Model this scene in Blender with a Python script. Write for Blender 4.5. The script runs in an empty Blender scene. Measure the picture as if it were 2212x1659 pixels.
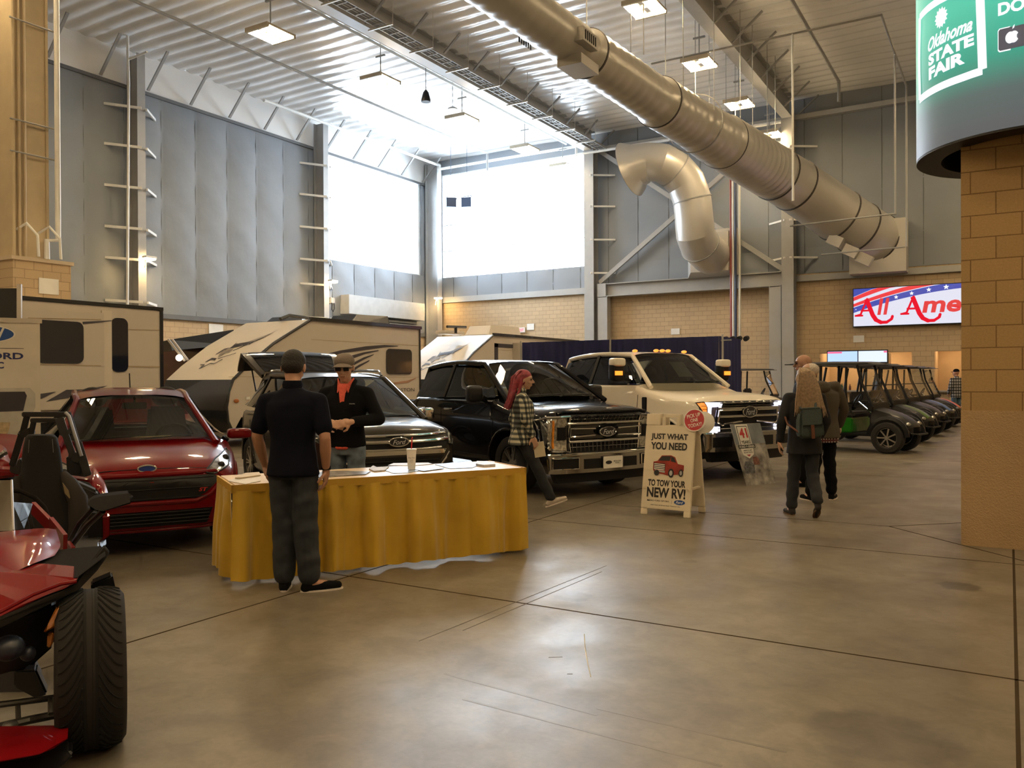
import bpy, bmesh, math, random
from mathutils import Vector, Matrix, Quaternion
from mathutils.bvhtree import BVHTree
random.seed(7)
C = bpy.context.scene
PI = math.pi
R = math.radians
# ---------------------------------------------------------------- camera
F = 1790.0
EYE = Vector((0, 0, 1.55))
YAW = R(30.96)
cam_d = bpy.data.cameras.new('camera')
cam_d.sensor_width = 36.0
cam_d.lens = F * 36.0 / 2212.0
cam_d.clip_start = 0.05
cam_d.clip_end = 300
cam = bpy.data.objects.new('camera', cam_d)
C.collection.objects.link(cam)
CM = Matrix.Rotation(YAW, 3, 'Z') @ Matrix.Rotation(R(90 - 0.25), 3, 'X') @ Matrix.Rotation(R(-0.29), 3, 'Z')
cam.matrix_world = Matrix.Translation(EYE) @ CM.to_4x4()
C.camera = cam
# ---------------------------------------------------------------- render look
C.view_settings.view_transform = 'Standard'
C.view_settings.look = 'None'
C.view_settings.gamma = 1.0
C.view_settings.exposure = 1.2
C.cycles.use_denoising = True
C.cycles.max_bounces = 6
C.cycles.diffuse_bounces = 4
C.cycles.glossy_bounces = 3
C.cycles.transmission_bounces = 3
C.cycles.transparent_max_bounces = 10
C.cycles.caustics_reflective = False
C.cycles.caustics_refractive = False
C.cycles.sample_clamp_indirect = 6.0
# ---------------------------------------------------------------- sky seen through the windows
SKY = 10.0
LAMP = 50.0
w = bpy.data.worlds.new('sky')
C.world = w
w.use_nodes = True
w.node_tree.nodes['Background'].inputs[0].default_value = (0.78, 0.89, 1.0, 1)
w.node_tree.nodes['Background'].inputs[1].default_value = SKY

def portal(name, loc, rot, sx, sy):
    l = bpy.data.lights.new(name, 'AREA')
    l.shape = 'RECTANGLE'; l.size = sx; l.size_y = sy
    l.cycles.is_portal = True
    o = bpy.data.objects.new(name, l); C.collection.objects.link(o)
    o.location = loc; o.rotation_euler = rot
portal('window_portal', (-27.5, 31.9, 9.75), (R(90), 0, R(-90)), 8.0, 5.0)
portal('window_portal.001', (-22.1, 37.1, 9.85), (R(-90), 0, 0), 9.0, 5.4)

# ---------------------------------------------------------------- pixel helpers (photo pixels, 2212 x 1659)
def ray(u, v):
    return CM @ Vector(((u - 1106) / F, -(v - 829.5) / F, -1.0))
def P(u, v, d):
    'world point seen at pixel u,v at camera depth d'
    return EYE + ray(u, v) * d
def G(u, v, z=0.0):
    'world point at pixel u,v at height z'
    r = ray(u, v)
    return EYE + r * ((z - EYE.z) / r.z)
def PY(u, v, y):
    r = ray(u, v); return EYE + r * (y / r.y)
def PX(u, v, x):
    r = ray(u, v); return EYE + r * (x / r.x)
RT = Vector((math.cos(YAW), math.sin(YAW), 0)); VW = Vector((-math.sin(YAW), math.cos(YAW), 0))
def CZ(xc, zc, z=0.0):
    'ground point from camera-plane offsets: xc to the right, zc ahead'
    p = RT * xc + VW * zc; return Vector((p.x, p.y, z))

# ---------------------------------------------------------------- materials
MC = {}
def mat(name, col, rough=0.6, metal=0.0, var=0.06, scale=3.0, bump=0.0, bscale=30.0, coat=0.0, spec=0.5, emit=None, es=0.0):
    if name in MC: return MC[name]
    m = bpy.data.materials.new(name); m.use_nodes = True
    nt = m.node_tree; b = nt.nodes['Principled BSDF']
    b.inputs['Roughness'].default_value = rough
    b.inputs['Metallic'].default_value = metal
    b.inputs['Coat Weight'].default_value = coat
    b.inputs['Coat Roughness'].default_value = 0.04
    b.inputs['Specular IOR Level'].default_value = spec
    tc = nt.nodes.new('ShaderNodeTexCoord')
    n = nt.nodes.new('ShaderNodeTexNoise'); n.inputs['Scale'].default_value = scale; n.inputs['Detail'].default_value = 4
    nt.links.new(tc.outputs['Object'], n.inputs['Vector'])
    r = nt.nodes.new('ShaderNodeValToRGB')
    r.color_ramp.elements[0].position = 0.3; r.color_ramp.elements[1].position = 0.7
    r.color_ramp.elements[0].color = tuple(max(0, c * (1 - var)) for c in col) + (1,)
    r.color_ramp.elements[1].color = tuple(min(1, c * (1 + var)) for c in col) + (1,)
    nt.links.new(n.outputs['Fac'], r.inputs['Fac'])
    nt.links.new(r.outputs['Color'], b.inputs['Base Color'])
    if bump > 0:
        n2 = nt.nodes.new('ShaderNodeTexNoise'); n2.inputs['Scale'].default_value = bscale; n2.inputs['Detail'].default_value = 3
        nt.links.new(tc.outputs['Object'], n2.inputs['Vector'])
        bp = nt.nodes.new('ShaderNodeBump'); bp.inputs['Strength'].default_value = bump; bp.inputs['Distance'].default_value = 0.02
        nt.links.new(n2.outputs['Fac'], bp.inputs['Height']); nt.links.new(bp.outputs['Normal'], b.inputs['Normal'])
    if emit:
        b.inputs['Emission Color'].default_value = tuple(emit) + (1,)
        b.inputs['Emission Strength'].default_value = es
    MC[name] = m
    return m
def emis(name, col, s):
    if name in MC: return MC[name]
    m = bpy.data.materials.new(name); m.use_nodes = True; nt = m.node_tree
    b = nt.nodes['Principled BSDF']; b.inputs['Base Color'].default_value = (0.1, 0.1, 0.1, 1); b.inputs['Roughness'].default_value = 0.5
    b.inputs['Emission Color'].default_value = tuple(col) + (1,); b.inputs['Emission Strength'].default_value = s
    MC[name] = m; return m
def glass(name, tint=(0.5, 0.55, 0.5), refl=(1, 1, 1), ior=1.45, rough=0.0):
    if name in MC: return MC[name]
    m = bpy.data.materials.new(name); m.use_nodes = True; nt = m.node_tree; nt.nodes.clear()
    o = nt.nodes.new('ShaderNodeOutputMaterial'); mx = nt.nodes.new('ShaderNodeMixShader')
    t = nt.nodes.new('ShaderNodeBsdfTransparent'); t.inputs[0].default_value = tuple(tint) + (1,)
    g = nt.nodes.new('ShaderNodeBsdfGlossy'); g.inputs[0].default_value = tuple(refl) + (1,); g.inputs['Roughness'].default_value = rough
    f = nt.nodes.new('ShaderNodeFresnel'); f.inputs['IOR'].default_value = ior
    nt.links.new(f.outputs[0], mx.inputs[0]); nt.links.new(t.outputs[0], mx.inputs[1]); nt.links.new(g.outputs[0], mx.inputs[2])
    nt.links.new(mx.outputs[0], o.inputs[0]); MC[name] = m; return m
def nodes_of(m):
    return m.node_tree, m.node_tree.nodes['Principled BSDF']

# ---------------------------------------------------------------- mesh helpers
def V(*a): return Vector(a)
class MB:
    def __init__(s): s.v = []; s.f = []; s.mi = []; s.cm = 0
    def add(s, vs, fs):
        k = len(s.v); s.v += [Vector(p) for p in vs]
        for f in fs: s.f.append([i + k for i in f]); s.mi.append(s.cm)
        return s
    def box(s, a, b):
        x0, y0, z0 = a; x1, y1, z1 = b
        if x0 > x1: x0, x1 = x1, x0
        if y0 > y1: y0, y1 = y1, y0
        if z0 > z1: z0, z1 = z1, z0
        return s.add([(x0, y0, z0), (x1, y0, z0), (x1, y1, z0), (x0, y1, z0), (x0, y0, z1), (x1, y0, z1), (x1, y1, z1), (x0, y1, z1)],
                     [(3, 2, 1, 0), (4, 5, 6, 7), (0, 1, 5, 4), (1, 2, 6, 5), (2, 3, 7, 6), (3, 0, 4, 7)])
    def cbox(s, c, sz, rot=None):
        'box by centre and size with optional rotation matrix'
        h = [d / 2 for d in sz]; c = Vector(c)
        vs = [V(x, y, z) for z in (-h[2], h[2]) for (x, y) in ((-h[0], -h[1]), (h[0], -h[1]), (h[0], h[1]), (-h[0], h[1]))]
        if rot is not None: vs = [rot @ p for p in vs]
        return s.add([p + c for p in vs], [(3, 2, 1, 0), (4, 5, 6, 7), (0, 1, 5, 4), (1, 2, 6, 5), (2, 3, 7, 6), (3, 0, 4, 7)])
    def loft(s, rings, cap=True, closed=True):
        n = len(rings[0]); vs = [p for r in rings for p in r]; fs = []
        for i in range(len(rings) - 1):
            for j in range(n if closed else n - 1):
                k = (j + 1) % n
                fs.append((i * n + j, i * n + k, (i + 1) * n + k, (i + 1) * n + j))
        if cap and closed:
            fs.append(tuple(range(n - 1, -1, -1))); m = (len(rings) - 1) * n; fs.append(tuple(range(m, m + n)))
        return s.add(vs, fs)
    def tube(s, pts, r, n=8, cap=True, flat=1.0, up=None):
        pts = [Vector(p) for p in pts]; rs = r if isinstance(r, (list, tuple)) else [r] * len(pts)
        rings = []; u = Vector(up) if up else None
        for i, p in enumerate(pts):
            d = (pts[min(i + 1, len(pts) - 1)] - pts[max(i - 1, 0)])
            if d.length < 1e-9: d = V(0, 0, 1)
            d.normalize()
            if u is None: u = V(0, 0, 1) if abs(d.z) < 0.9 else V(1, 0, 0)
            a = u.cross(d)
            if a.length < 1e-6: a = V(0, 1, 0).cross(d)
            a.normalize(); b = d.cross(a).normalized(); u = b if up is None else u
            rings.append([p + (a * math.cos(t) + b * math.sin(t) * flat) * rs[i] for t in [2 * PI * k / n for k in range(n)]])
        return s.loft(rings, cap)
    def bar(s, a, b, wd, ht, up=(0, 0, 1)):
        'rectangular bar from a to b'
        a = Vector(a); b = Vector(b); d = (b - a).normalized(); u = Vector(up)
        sd = d.cross(u)
        if sd.length < 1e-5: sd = d.cross(V(1, 0, 0))
        sd.normalize(); u = sd.cross(d).normalized()
        q = [sd * x * wd / 2 + u * y * ht / 2 for x, y in ((-1, -1), (1, -1), (1, 1), (-1, 1))]
        return s.loft([[a + k for k in q], [b + k for k in q]])
    def cyl(s, a, b, r, n=20, r2=None):
        return s.tube([a, b], [r, r if r2 is None else r2], n)
    def prism(s, poly, vec):
        poly = [Vector(p) for p in poly]; vec = Vector(vec); n = len(poly)
        return s.add(poly + [p + vec for p in poly], [tuple(range(n - 1, -1, -1)), tuple(range(n, 2 * n))] + [(i, (i + 1) % n, n + (i + 1) % n, n + i) for i in range(n)])
    def ell(s, c, r, rot=None, nu=16, nv=10):
        c = Vector(c); vs = []; r = (r, r, r) if not hasattr(r, '__len__') else r
        for i in range(1, nv):
            t = PI * i / nv
            for j in range(nu):
                p = 2 * PI * j / nu
                vs.append(V(math.sin(t) * math.cos(p) * r[0], math.sin(t) * math.sin(p) * r[1], math.cos(t) * r[2]))
        vs += [V(0, 0, r[2]), V(0, 0, -r[2])]
        if rot is not None: vs = [rot @ p for p in vs]
        fs = []
        for i in range(nv - 2):
            for j in range(nu):
                k = (j + 1) % nu; fs.append((i * nu + j, (i + 1) * nu + j, (i + 1) * nu + k, i * nu + k))
        T = len(vs) - 2
        for j in range(nu):
            k = (j + 1) % nu; fs.append((T, j, k)); fs.append((T + 1, (nv - 2) * nu + k, (nv - 2) * nu + j))
        return s.add([p + c for p in vs], fs)
    def lathe(s, prof, n=32, o=(0, 0, 0), axis='Z', closed=False):
        'prof: list of (r, h)'
        o = Vector(o); rings = []
        for k in range(n):
            t = 2 * PI * k / n; ring = []
            for r, h in prof:
                a, b = r * math.cos(t), r * math.sin(t)
                p = V(a, b, h) if axis == 'Z' else (V(h, a, b) if axis == 'X' else V(b, h, a))
                ring.append(o + p)
            rings.append(ring)
        m = len(prof); vs = [p for r_ in rings for p in r_]; fs = []
        for k in range(n):
            k2 = (k + 1) % n
            for j in range(m if closed else m - 1):
                j2 = (j + 1) % m
                fs.append((k * m + j, k2 * m + j, k2 * m + j2, k * m + j2))
        return s.add(vs, fs)
    def grid(s, fn, nu, nv):
        vs = [fn(i / nu, j / nv) for j in range(nv + 1) for i in range(nu + 1)]
        return s.add(vs, [(j * (nu + 1) + i, j * (nu + 1) + i + 1, (j + 1) * (nu + 1) + i + 1, (j + 1) * (nu + 1) + i) for j in range(nv) for i in range(nu)])
    def xf(s, M, start=0):
        for i in range(start, len(s.v)): s.v[i] = M @ s.v[i]
        return s
def frame_at(o, fwd, up=(0, 0, 1)):
    'matrix with x = fwd, z ~ up'
    x = Vector(fwd).normalized(); y = Vector(up).cross(x).normalized(); z = x.cross(y)
    M = Matrix((x, y, z)).transposed().to_4x4(); M.translation = Vector(o); return M
def tagit(o, label=None, cat=None, group=None, kind=None):
    if label: o['label'] = label
    if cat: o['category'] = cat
    if group: o['group'] = group
    if kind: o['kind'] = kind
    return o
def mesh_from(mb, name, mats, smooth=35, inv=None, bevel=0):
    me = bpy.data.meshes.new(name)
    vs = [inv @ p for p in mb.v] if inv is not None else mb.v
    me.from_pydata([tuple(p) for p in vs], [], mb.f)
    mats = mats if isinstance(mats, (list, tuple)) else [mats]
    for m in mats: me.materials.append(m)
    me.polygons.foreach_set('material_index', mb.mi)
    bm = bmesh.new(); bm.from_mesh(me)
    bmesh.ops.recalc_face_normals(bm, faces=bm.faces)
    if bevel:
        es = [e for e in bm.edges if len(e.link_faces) == 2 and e.calc_face_angle(0) > R(40)]
        bmesh.ops.bevel(bm, geom=es, offset=bevel, segments=2, affect='EDGES', clamp_overlap=True)
    bm.to_mesh(me); bm.free()
    if smooth:
        me.polygons.foreach_set('use_smooth', [True] * len(me.polygons)); me.set_sharp_from_angle(angle=R(smooth))
    me.update(); return me
def link(me, name, parent=None):
    o = bpy.data.objects.new(name, me); C.collection.objects.link(o)
    if parent is not None: o.parent = parent
    return o
def obj(name, mb, mats, parent=None, label=None, cat=None, group=None, kind=None, smooth=35, world=False, bevel=0):
    if parent is None:
        xs = [p.x for p in mb.v]; ys = [p.y for p in mb.v]; zs = [p.z for p in mb.v]
        o0 = V((min(xs) + max(xs)) / 2, (min(ys) + max(ys)) / 2, min(zs))
        me = mesh_from(mb, name, mats, smooth, Matrix.Translation(-o0), bevel); o = link(me, name); o.location = o0
    else:
        inv = parent['_m'] if world and '_m' in parent else None
        if world:
            q = parent; M = Matrix.Identity(4)
            while q is not None: M = q.matrix_basis @ M; q = q.parent
            inv = M.inverted()
        else: inv = None
        me = mesh_from(mb, name, mats, smooth, inv, bevel); o = link(me, name, parent)
    return tagit(o, label, cat, group, kind)
def thing(name, label, cat, loc=(0, 0, 0), M=None, group=None):
    o = bpy.data.objects.new(name, None); C.collection.objects.link(o)
    if M is not None: o.matrix_basis = M
    else: o.location = loc
    return tagit(o, label, cat, group)
def copy_tree(o, parent=None):
    c = o.copy(); C.collection.objects.link(c)
    if parent is not None: c.parent = parent
    for ch in [x for x in bpy.data.objects if x.parent == o and x != c]: copy_tree(ch, c)
    return c
def textmb(body, size, bold=0.0, shear=0.0, extrude=0.0, align='CENTER', sx=1.0, spacing=1.0):
    cu = bpy.data.curves.new('txt', 'FONT'); cu.body = body; cu.size = size; cu.offset = bold; cu.shear = shear; cu.extrude = extrude
    cu.align_x = align; cu.align_y = 'CENTER'; cu.space_character = spacing; cu.resolution_u = 3
    o = bpy.data.objects.new('txt', cu); C.collection.objects.link(o)
    dg = bpy.context.evaluated_depsgraph_get(); dg.update()
    me = bpy.data.meshes.new_from_object(o.evaluated_get(dg))
    mb = MB(); mb.add([V(v.co.x * sx, v.co.y, v.co.z) for v in me.vertices], [tuple(p.vertices) for p in me.polygons])
    bpy.data.objects.remove(o); bpy.data.curves.remove(cu); bpy.data.meshes.remove(me)
    return mb
def textfit(body, width, height, **k):
    'text mesh in the xy plane centred on 0, fitted to width x height'
    mb = textmb(body, 1.0, **k)
    xs = [p.x for p in mb.v]; ys = [p.y for p in mb.v]
    cx, cy = (min(xs) + max(xs)) / 2, (min(ys) + max(ys)) / 2; w_, h_ = max(xs) - min(xs), max(ys) - min(ys)
    mb.v = [V((p.x - cx) * width / w_, (p.y - cy) * height / h_, p.z) for p in mb.v]; return mb
# ================================================================ the building
XL, YB, ZC = -27.3, 36.9, 13.6
XR, YF = 20.0, -14.0
def block_mat(name, c1, c2, mortar, axis, rough=0.85, off=(0, 0, 0), bump=0.6):
    m = bpy.data.materials.new(name); m.use_nodes = True; nt, b = nodes_of(m)
    tc = nt.nodes.new('ShaderNodeNewGeometry'); sp = nt.nodes.new('ShaderNodeSeparateXYZ'); cb = nt.nodes.new('ShaderNodeCombineXYZ')
    nt.links.new(tc.outputs['Position'], sp.inputs[0])
    if axis == 'XY':
        ad = nt.nodes.new('ShaderNodeMath'); nt.links.new(sp.outputs['X'], ad.inputs[0]); nt.links.new(sp.outputs['Y'], ad.inputs[1]); nt.links.new(ad.outputs[0], cb.inputs['X'])
    else: nt.links.new(sp.outputs[axis], cb.inputs['X'])
    nt.links.new(sp.outputs['Z'], cb.inputs['Y'])
    mp = nt.nodes.new('ShaderNodeMapping'); mp.inputs['Location'].default_value = off; nt.links.new(cb.outputs[0], mp.inputs[0])
    br = nt.nodes.new('ShaderNodeTexBrick'); br.inputs['Scale'].default_value = 1.0
    br.inputs['Brick Width'].default_value = 0.406; br.inputs['Row Height'].default_value = 0.203; br.inputs['Mortar Size'].default_value = 0.006
    br.inputs['Mortar Smooth'].default_value = 0.3
    br.inputs['Color1'].default_value = c1 + (1,); br.inputs['Color2'].default_value = c2 + (1,); br.inputs['Mortar'].default_value = mortar + (1,)
    nt.links.new(mp.outputs[0], br.inputs['Vector'])
    n = nt.nodes.new('ShaderNodeTexNoise'); n.inputs['Scale'].default_value = 60; n.inputs['Detail'].default_value = 4; nt.links.new(tc.outputs['Position'], n.inputs['Vector'])
    mx = nt.nodes.new('ShaderNodeMixRGB'); mx.blend_type = 'MULTIPLY'; mx.inputs[0].default_value = 0.35
    nt.links.new(br.outputs['Color'], mx.inputs[1]); nt.links.new(n.outputs['Fac'], mx.inputs[2]); nt.links.new(mx.outputs[0], b.inputs['Base Color'])
    bp = nt.nodes.new('ShaderNodeBump'); bp.inputs['Strength'].default_value = bump; bp.inputs['Distance'].default_value = 0.01
    sb = nt.nodes.new('ShaderNodeMath'); sb.operation = 'SUBTRACT'; sb.inputs[0].default_value = 1; nt.links.new(br.outputs['Fac'], sb.inputs[1])
    ad2 = nt.nodes.new('ShaderNodeMath'); ad2.operation = 'MULTIPLY_ADD'; nt.links.new(n.outputs['Fac'], ad2.inputs[0]); ad2.inputs[1].default_value = 0.25
    nt.links.new(sb.outputs[0], ad2.inputs[2]); nt.links.new(ad2.outputs[0], bp.inputs['Height']); nt.links.new(bp.outputs[0], b.inputs['Normal'])
    b.inputs['Roughness'].default_value = rough
    return m
m_cmuX = block_mat('tan_block_back', (0.62, 0.47, 0.29), (0.57, 0.43, 0.27), (0.33, 0.24, 0.15), 'X')
m_cmuY = block_mat('tan_block_left', (0.62, 0.47, 0.29), (0.57, 0.43, 0.27), (0.33, 0.24, 0.15), 'Y')
m_cmuP = block_mat('tan_block_pillar', (0.50, 0.33, 0.15), (0.46, 0.30, 0.135), (0.25, 0.15, 0.065), 'X', off=(0.1, 0.0, 0))
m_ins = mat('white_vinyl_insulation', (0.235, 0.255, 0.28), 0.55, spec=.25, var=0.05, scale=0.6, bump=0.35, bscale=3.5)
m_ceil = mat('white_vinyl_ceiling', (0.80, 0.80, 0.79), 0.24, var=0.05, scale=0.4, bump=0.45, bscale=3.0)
m_steel = mat('painted_grey_steel', (0.36, 0.36, 0.35), 0.45, var=0.04)
m_steeld = mat('painted_dark_steel', (0.32, 0.32, 0.31), 0.5, var=0.05)
m_white = mat('white_paint', (0.75, 0.75, 0.72), 0.5)
m_galv = mat('galvanised_duct', (0.52, 0.50, 0.46), 0.33, metal=0.35, var=0.05, scale=1.2)
m_seam = mat('seam_tape', (0.12, 0.125, 0.13), 0.6)
m_black = mat('black_plastic', (0.006, 0.006, 0.0065), 0.5, spec=.3)
m_rubber = mat('tyre_rubber', (0.016, 0.015, 0.015), 0.8, bump=0.2, bscale=60)
m_chrome = mat('chrome', (0.75, 0.74, 0.72), 0.08, metal=1.0, var=0.02)

# floor -----------------------------------------------------------
def floor_mat():
    m = bpy.data.materials.new('polished_concrete'); m.use_nodes = True; nt, b = nodes_of(m); N = nt.nodes.new; L = nt.links.new
    g = N('ShaderNodeNewGeometry')
    def noise(sc, det=5, dist=0.0, rough=0.55):
        n = N('ShaderNodeTexNoise'); n.inputs['Scale'].default_value = sc; n.inputs['Detail'].default_value = det; n.inputs['Distortion'].default_value = dist
        n.inputs['Roughness'].default_value = rough; L(g.outputs['Position'], n.inputs['Vector']); return n.outputs['Fac']
    def ramp(f, a, b_, ca, cb):
        r = N('ShaderNodeValToRGB'); r.color_ramp.elements[0].position = a; r.color_ramp.elements[1].position = b_
        r.color_ramp.elements[0].color = ca + (1,); r.color_ramp.elements[1].color = cb + (1,); L(f, r.inputs[0]); return r.outputs[0]
    def mul(a, b_, f=1.0):
        x = N('ShaderNodeMixRGB'); x.blend_type = 'MULTIPLY'; x.inputs[0].default_value = f; L(a, x.inputs[1]); L(b_, x.inputs[2]); return x.outputs[0]
    base = ramp(noise(0.55, 6, 0.6), 0.3, 0.72, (0.155, 0.127, 0.09), (0.25, 0.213, 0.16))
    base = mul(base, ramp(noise(2.2, 7, 0.7), 0.35, 0.65, (0.72, 0.72, 0.71), (1, 1, 1)))
    base = mul(base, ramp(noise(6.5, 7, 0.9), 0.38, 0.6, (0.84, 0.83, 0.81), (1, 1, 1)))
    base = mul(base, ramp(noise(35, 3), 0.3, 0.7, (0.88, 0.88, 0.88), (1, 1, 1)))
    sp = N('ShaderNodeSeparateXYZ'); L(g.outputs['Position'], sp.inputs[0])
    def mth(op, a, b_=None, c=None):
        n = N('ShaderNodeMath'); n.operation = op
        for i, k in enumerate((a, b_, c)):
            if k is None: continue
            if isinstance(k, (int, float)): n.inputs[i].default_value = k
            else: L(k, n.inputs[i])
        return n.outputs[0]
    def stain(x, y, rx, ry, dark):
        a = mth('DIVIDE', mth('SUBTRACT', sp.outputs[0], x), rx); c = mth('DIVIDE', mth('SUBTRACT', sp.outputs[1], y), ry)
        d = mth('ADD', mth('SQRT', mth('ADD', mth('MULTIPLY', a, a), mth('MULTIPLY', c, c))), mth('MULTIPLY', noise(9, 3), 0.9))
        return ramp(mth('MULTIPLY', d, 0.5), 0.60, 0.72, (dark,) * 3, (1, 1, 1))
    for (u, v, rx, ry, dk) in ((2075, 1267, 0.17, 0.15, 0.5), (1235, 1289, 0.16, 0.16, 0.75), (1490, 1213, 0.08, 0.08, 0.7), (1925, 1240, 0.12, 0.1, 0.75), (1900, 1590, 0.35, 0.3, 0.72), (1640, 1250, 0.2, 0.1, 0.85)):
        p = G(u, v); base = mul(base, stain(p.x, p.y, rx, ry, dk))
    L(base, b.inputs['Base Color'])
    rr = N('ShaderNodeMapRange'); L(noise(1.7, 6, 0.4), rr.inputs[0]); rr.inputs[1].default_value = 0.3; rr.inputs[2].default_value = 0.7; rr.inputs[3].default_value = 0.31; rr.inputs[4].default_value = 0.47
    L(rr.outputs[0], b.inputs['Roughness']); b.inputs['Specular IOR Level'].default_value = 0.5
    bp = N('ShaderNodeBump'); bp.inputs['Strength'].default_value = 0.08; bp.inputs['Distance'].default_value = 0.01; L(noise(14, 5), bp.inputs['Height']); L(bp.outputs[0], b.inputs['Normal'])
    return m
fl = obj('floor', MB().box((XL - 0.3, YF, -0.3), (XR, YB + 4, 0)), floor_mat(), kind='structure', smooth=0)
m_joint = mat('joint_filler', (0.05, 0.036, 0.022), 1.0, spec=0.0)
jt = MB()
for x in (-22.5, -18, -13.5, -9.0, -4.5, 0.03, 4.5, 9.0):
    jt.box((x - 0.009, YF, 0.0), (x + 0.009, YB, 0.0005))
for y in (-4.3, -1.2, 1.9, 4.97, 8.05, 14.3, 17.4, 20.5, 23.6, 26.7, 29.8, 32.9):
    jt.box((XL, y - 0.009, 0.0), (XR, y + 0.009, 0.0005))
d1, d2, d3 = G(1920, 1137), G(2212, 1212), G(2085, 1129)
jt.bar(d1 + V(0, 0, .0006), d2 + (d2 - d1) * 0.3 + V(0, 0, .0006), 0.016, 0.0012)
jt.bar(d1 + V(0, 0, .0006), d3 + (d3 - d1) * 1.5 + V(0, 0, .0006), 0.016, 0.0012)
jt.bar(G(1300, 1089) + V(0, 0, .0006), d1 + V(0, 0, .0006), 0.014, 0.0012)
obj('trim_1', jt, m_joint, kind='structure', smooth=0)
sc = MB()
for (a, b_) in (((905, 1385), (1310, 1222)), ((1000, 1362), (1300, 1235))):
    sc.bar(G(*a) + V(0, 0, .0005), G(*b_) + V(0, 0, .0005), 0.006, 0.0008)
sc2 = MB()
for a, b_ in (((960, 1455), (1290, 1545)), ((1290, 1530), (1700, 1625)), ((1000, 1510), (1560, 1655))): sc2.bar(G(*a) + V(0, 0, .0004), G(*b_) + V(0, 0, .0003), 0.018, 0.0004)
obj('trim_6', sc2, mat('floor_track', (0.13, 0.106, 0.075), 0.4), kind='structure', smooth=0)
obj('trim_7', MB().tube([G(1262, 1370) + V(0, 0, .0005), G(1264, 1400) + V(0, 0, .0005), G(1269, 1430) + V(0, 0, .0005), G(1276, 1462) + V(0, 0, .0005)], .003, 4), mat('floor_scratch', (0.75, 0.72, 0.66), 0.6), kind='structure')
for a, b_ in (((1185, 1420), (1215, 1419)), ((1225, 1456), (1237, 1456)), ((1400, 1205), (1412, 1203))): sc.bar(G(*a) + V(0, 0, .0005), G(*b_) + V(0, 0, .0005), 0.004, 0.0008)
obj('trim_2', sc, mat('floor_scuff', (0.10, 0.08, 0.055), 0.8), kind='structure', smooth=0)

# ceiling with sagging ribs -----------------------------------------
def ceil_fn(s, t):
    y = YF + (YB - YF) * t; x = XL + (XR - XL) * s
    ph = (y / 0.62) % 1.0
    return V(x, y, ZC - 0.07 * math.sin(PI * ph) - 0.02 * math.sin(x * 1.3 + y * 0.7))
mb = MB().grid(ceil_fn, 60, 83 * 6)
k = len(mb.v); mb.box((XL - .3, YF, ZC + 0.05), (XR, YB, ZC + 0.3))
obj('ceiling', mb, m_ceil, kind='structure', smooth=60)

# left wall ---------------------------------------------------------
def ins_bulge(t, amp=0.07):
    ph = t % 1.0; return amp * (math.sin(PI * ph) ** 0.7)
WL0, WL1, WZ0, WZ1 = 28.15, 35.9, 7.25, 12.2   # window left: Y range and heights
WB0, WB1 = -26.55, -17.75                      # back window: X range
def left_ins(y0, y1, z0, z1):
    n = max(2, int((y1 - y0) / 0.095)); nz = max(2, int((z1 - z0) / 0.35))
    def fn(s, t):
        y = y0 + (y1 - y0) * s; z = z0 + (z1 - z0) * t
        e = min(1, (z - z0) / 0.5 + 0.15, (z1 - z) / 0.5 + 0.15)
        w_ = 1 + 0.35 * math.sin(z * 2.1 + int((y - 19.95) // 1.524) * 2.3)
        return V(XL + 0.02 + ins_bulge((y - 19.95) / 1.524 + 100, 0.05) * e * w_ + 0.012 * math.sin(z * 5 + y * 4), y, z)
    return fn, n, nz
mb = MB()
for (y0, y1, z0, z1) in ((YF, WL0, 4.0, 12.2), (WL0, YB, 4.0, WZ0), (WL1, YB, WZ0, 12.2)):
    fn, n, nz = left_ins(y0, y1, z0, z1); mb.grid(fn, n, nz)
mb.grid(lambda s, t: V(XL, YF + (YB - YF) * s, 12.2 + (ZC - 12.2) * t), 4, 1); mb.mi[-4:] = [3] * 4
mb.cm = 1; mb.box((XL - .2, YF, 0), (XL, YB, 4.0))
mb.cm = 2; mb.box((XL - .25, YF, 4.0), (XL - 0.05, WL0, ZC)); mb.box((XL - .25, WL0, 4.0), (XL - 0.05, YB, WZ0)); mb.box((XL - .25, WL0, 12.2), (XL - 0.05, YB, ZC)); mb.box((XL - .25, WL1, WZ0), (XL - 0.05, YB, 12.2))
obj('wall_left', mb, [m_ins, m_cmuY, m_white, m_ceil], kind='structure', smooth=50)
# seams
mb = MB()
y = 19.95 - 1.524 * 22
while y < YB:
    if not (WL0 - 0.1 < y < WL1 + 0.1): mb.bar((XL + 0.02, y, 4.05), (XL + 0.02, y, 12.15), 0.012, 0.02)
    else: mb.bar((XL + 0.025, y, 4.05), (XL + 0.025, y, WZ0 - .05), 0.02, 0.03)
    y += 1.524
mb.box((XL, YF, 12.13), (XL + 0.10, YB, 12.25)); mb.box((XL, YF, 3.94), (XL + 0.09, YB, 4.12))
obj('trim_3', mb, m_seam, kind='structure')
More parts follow.
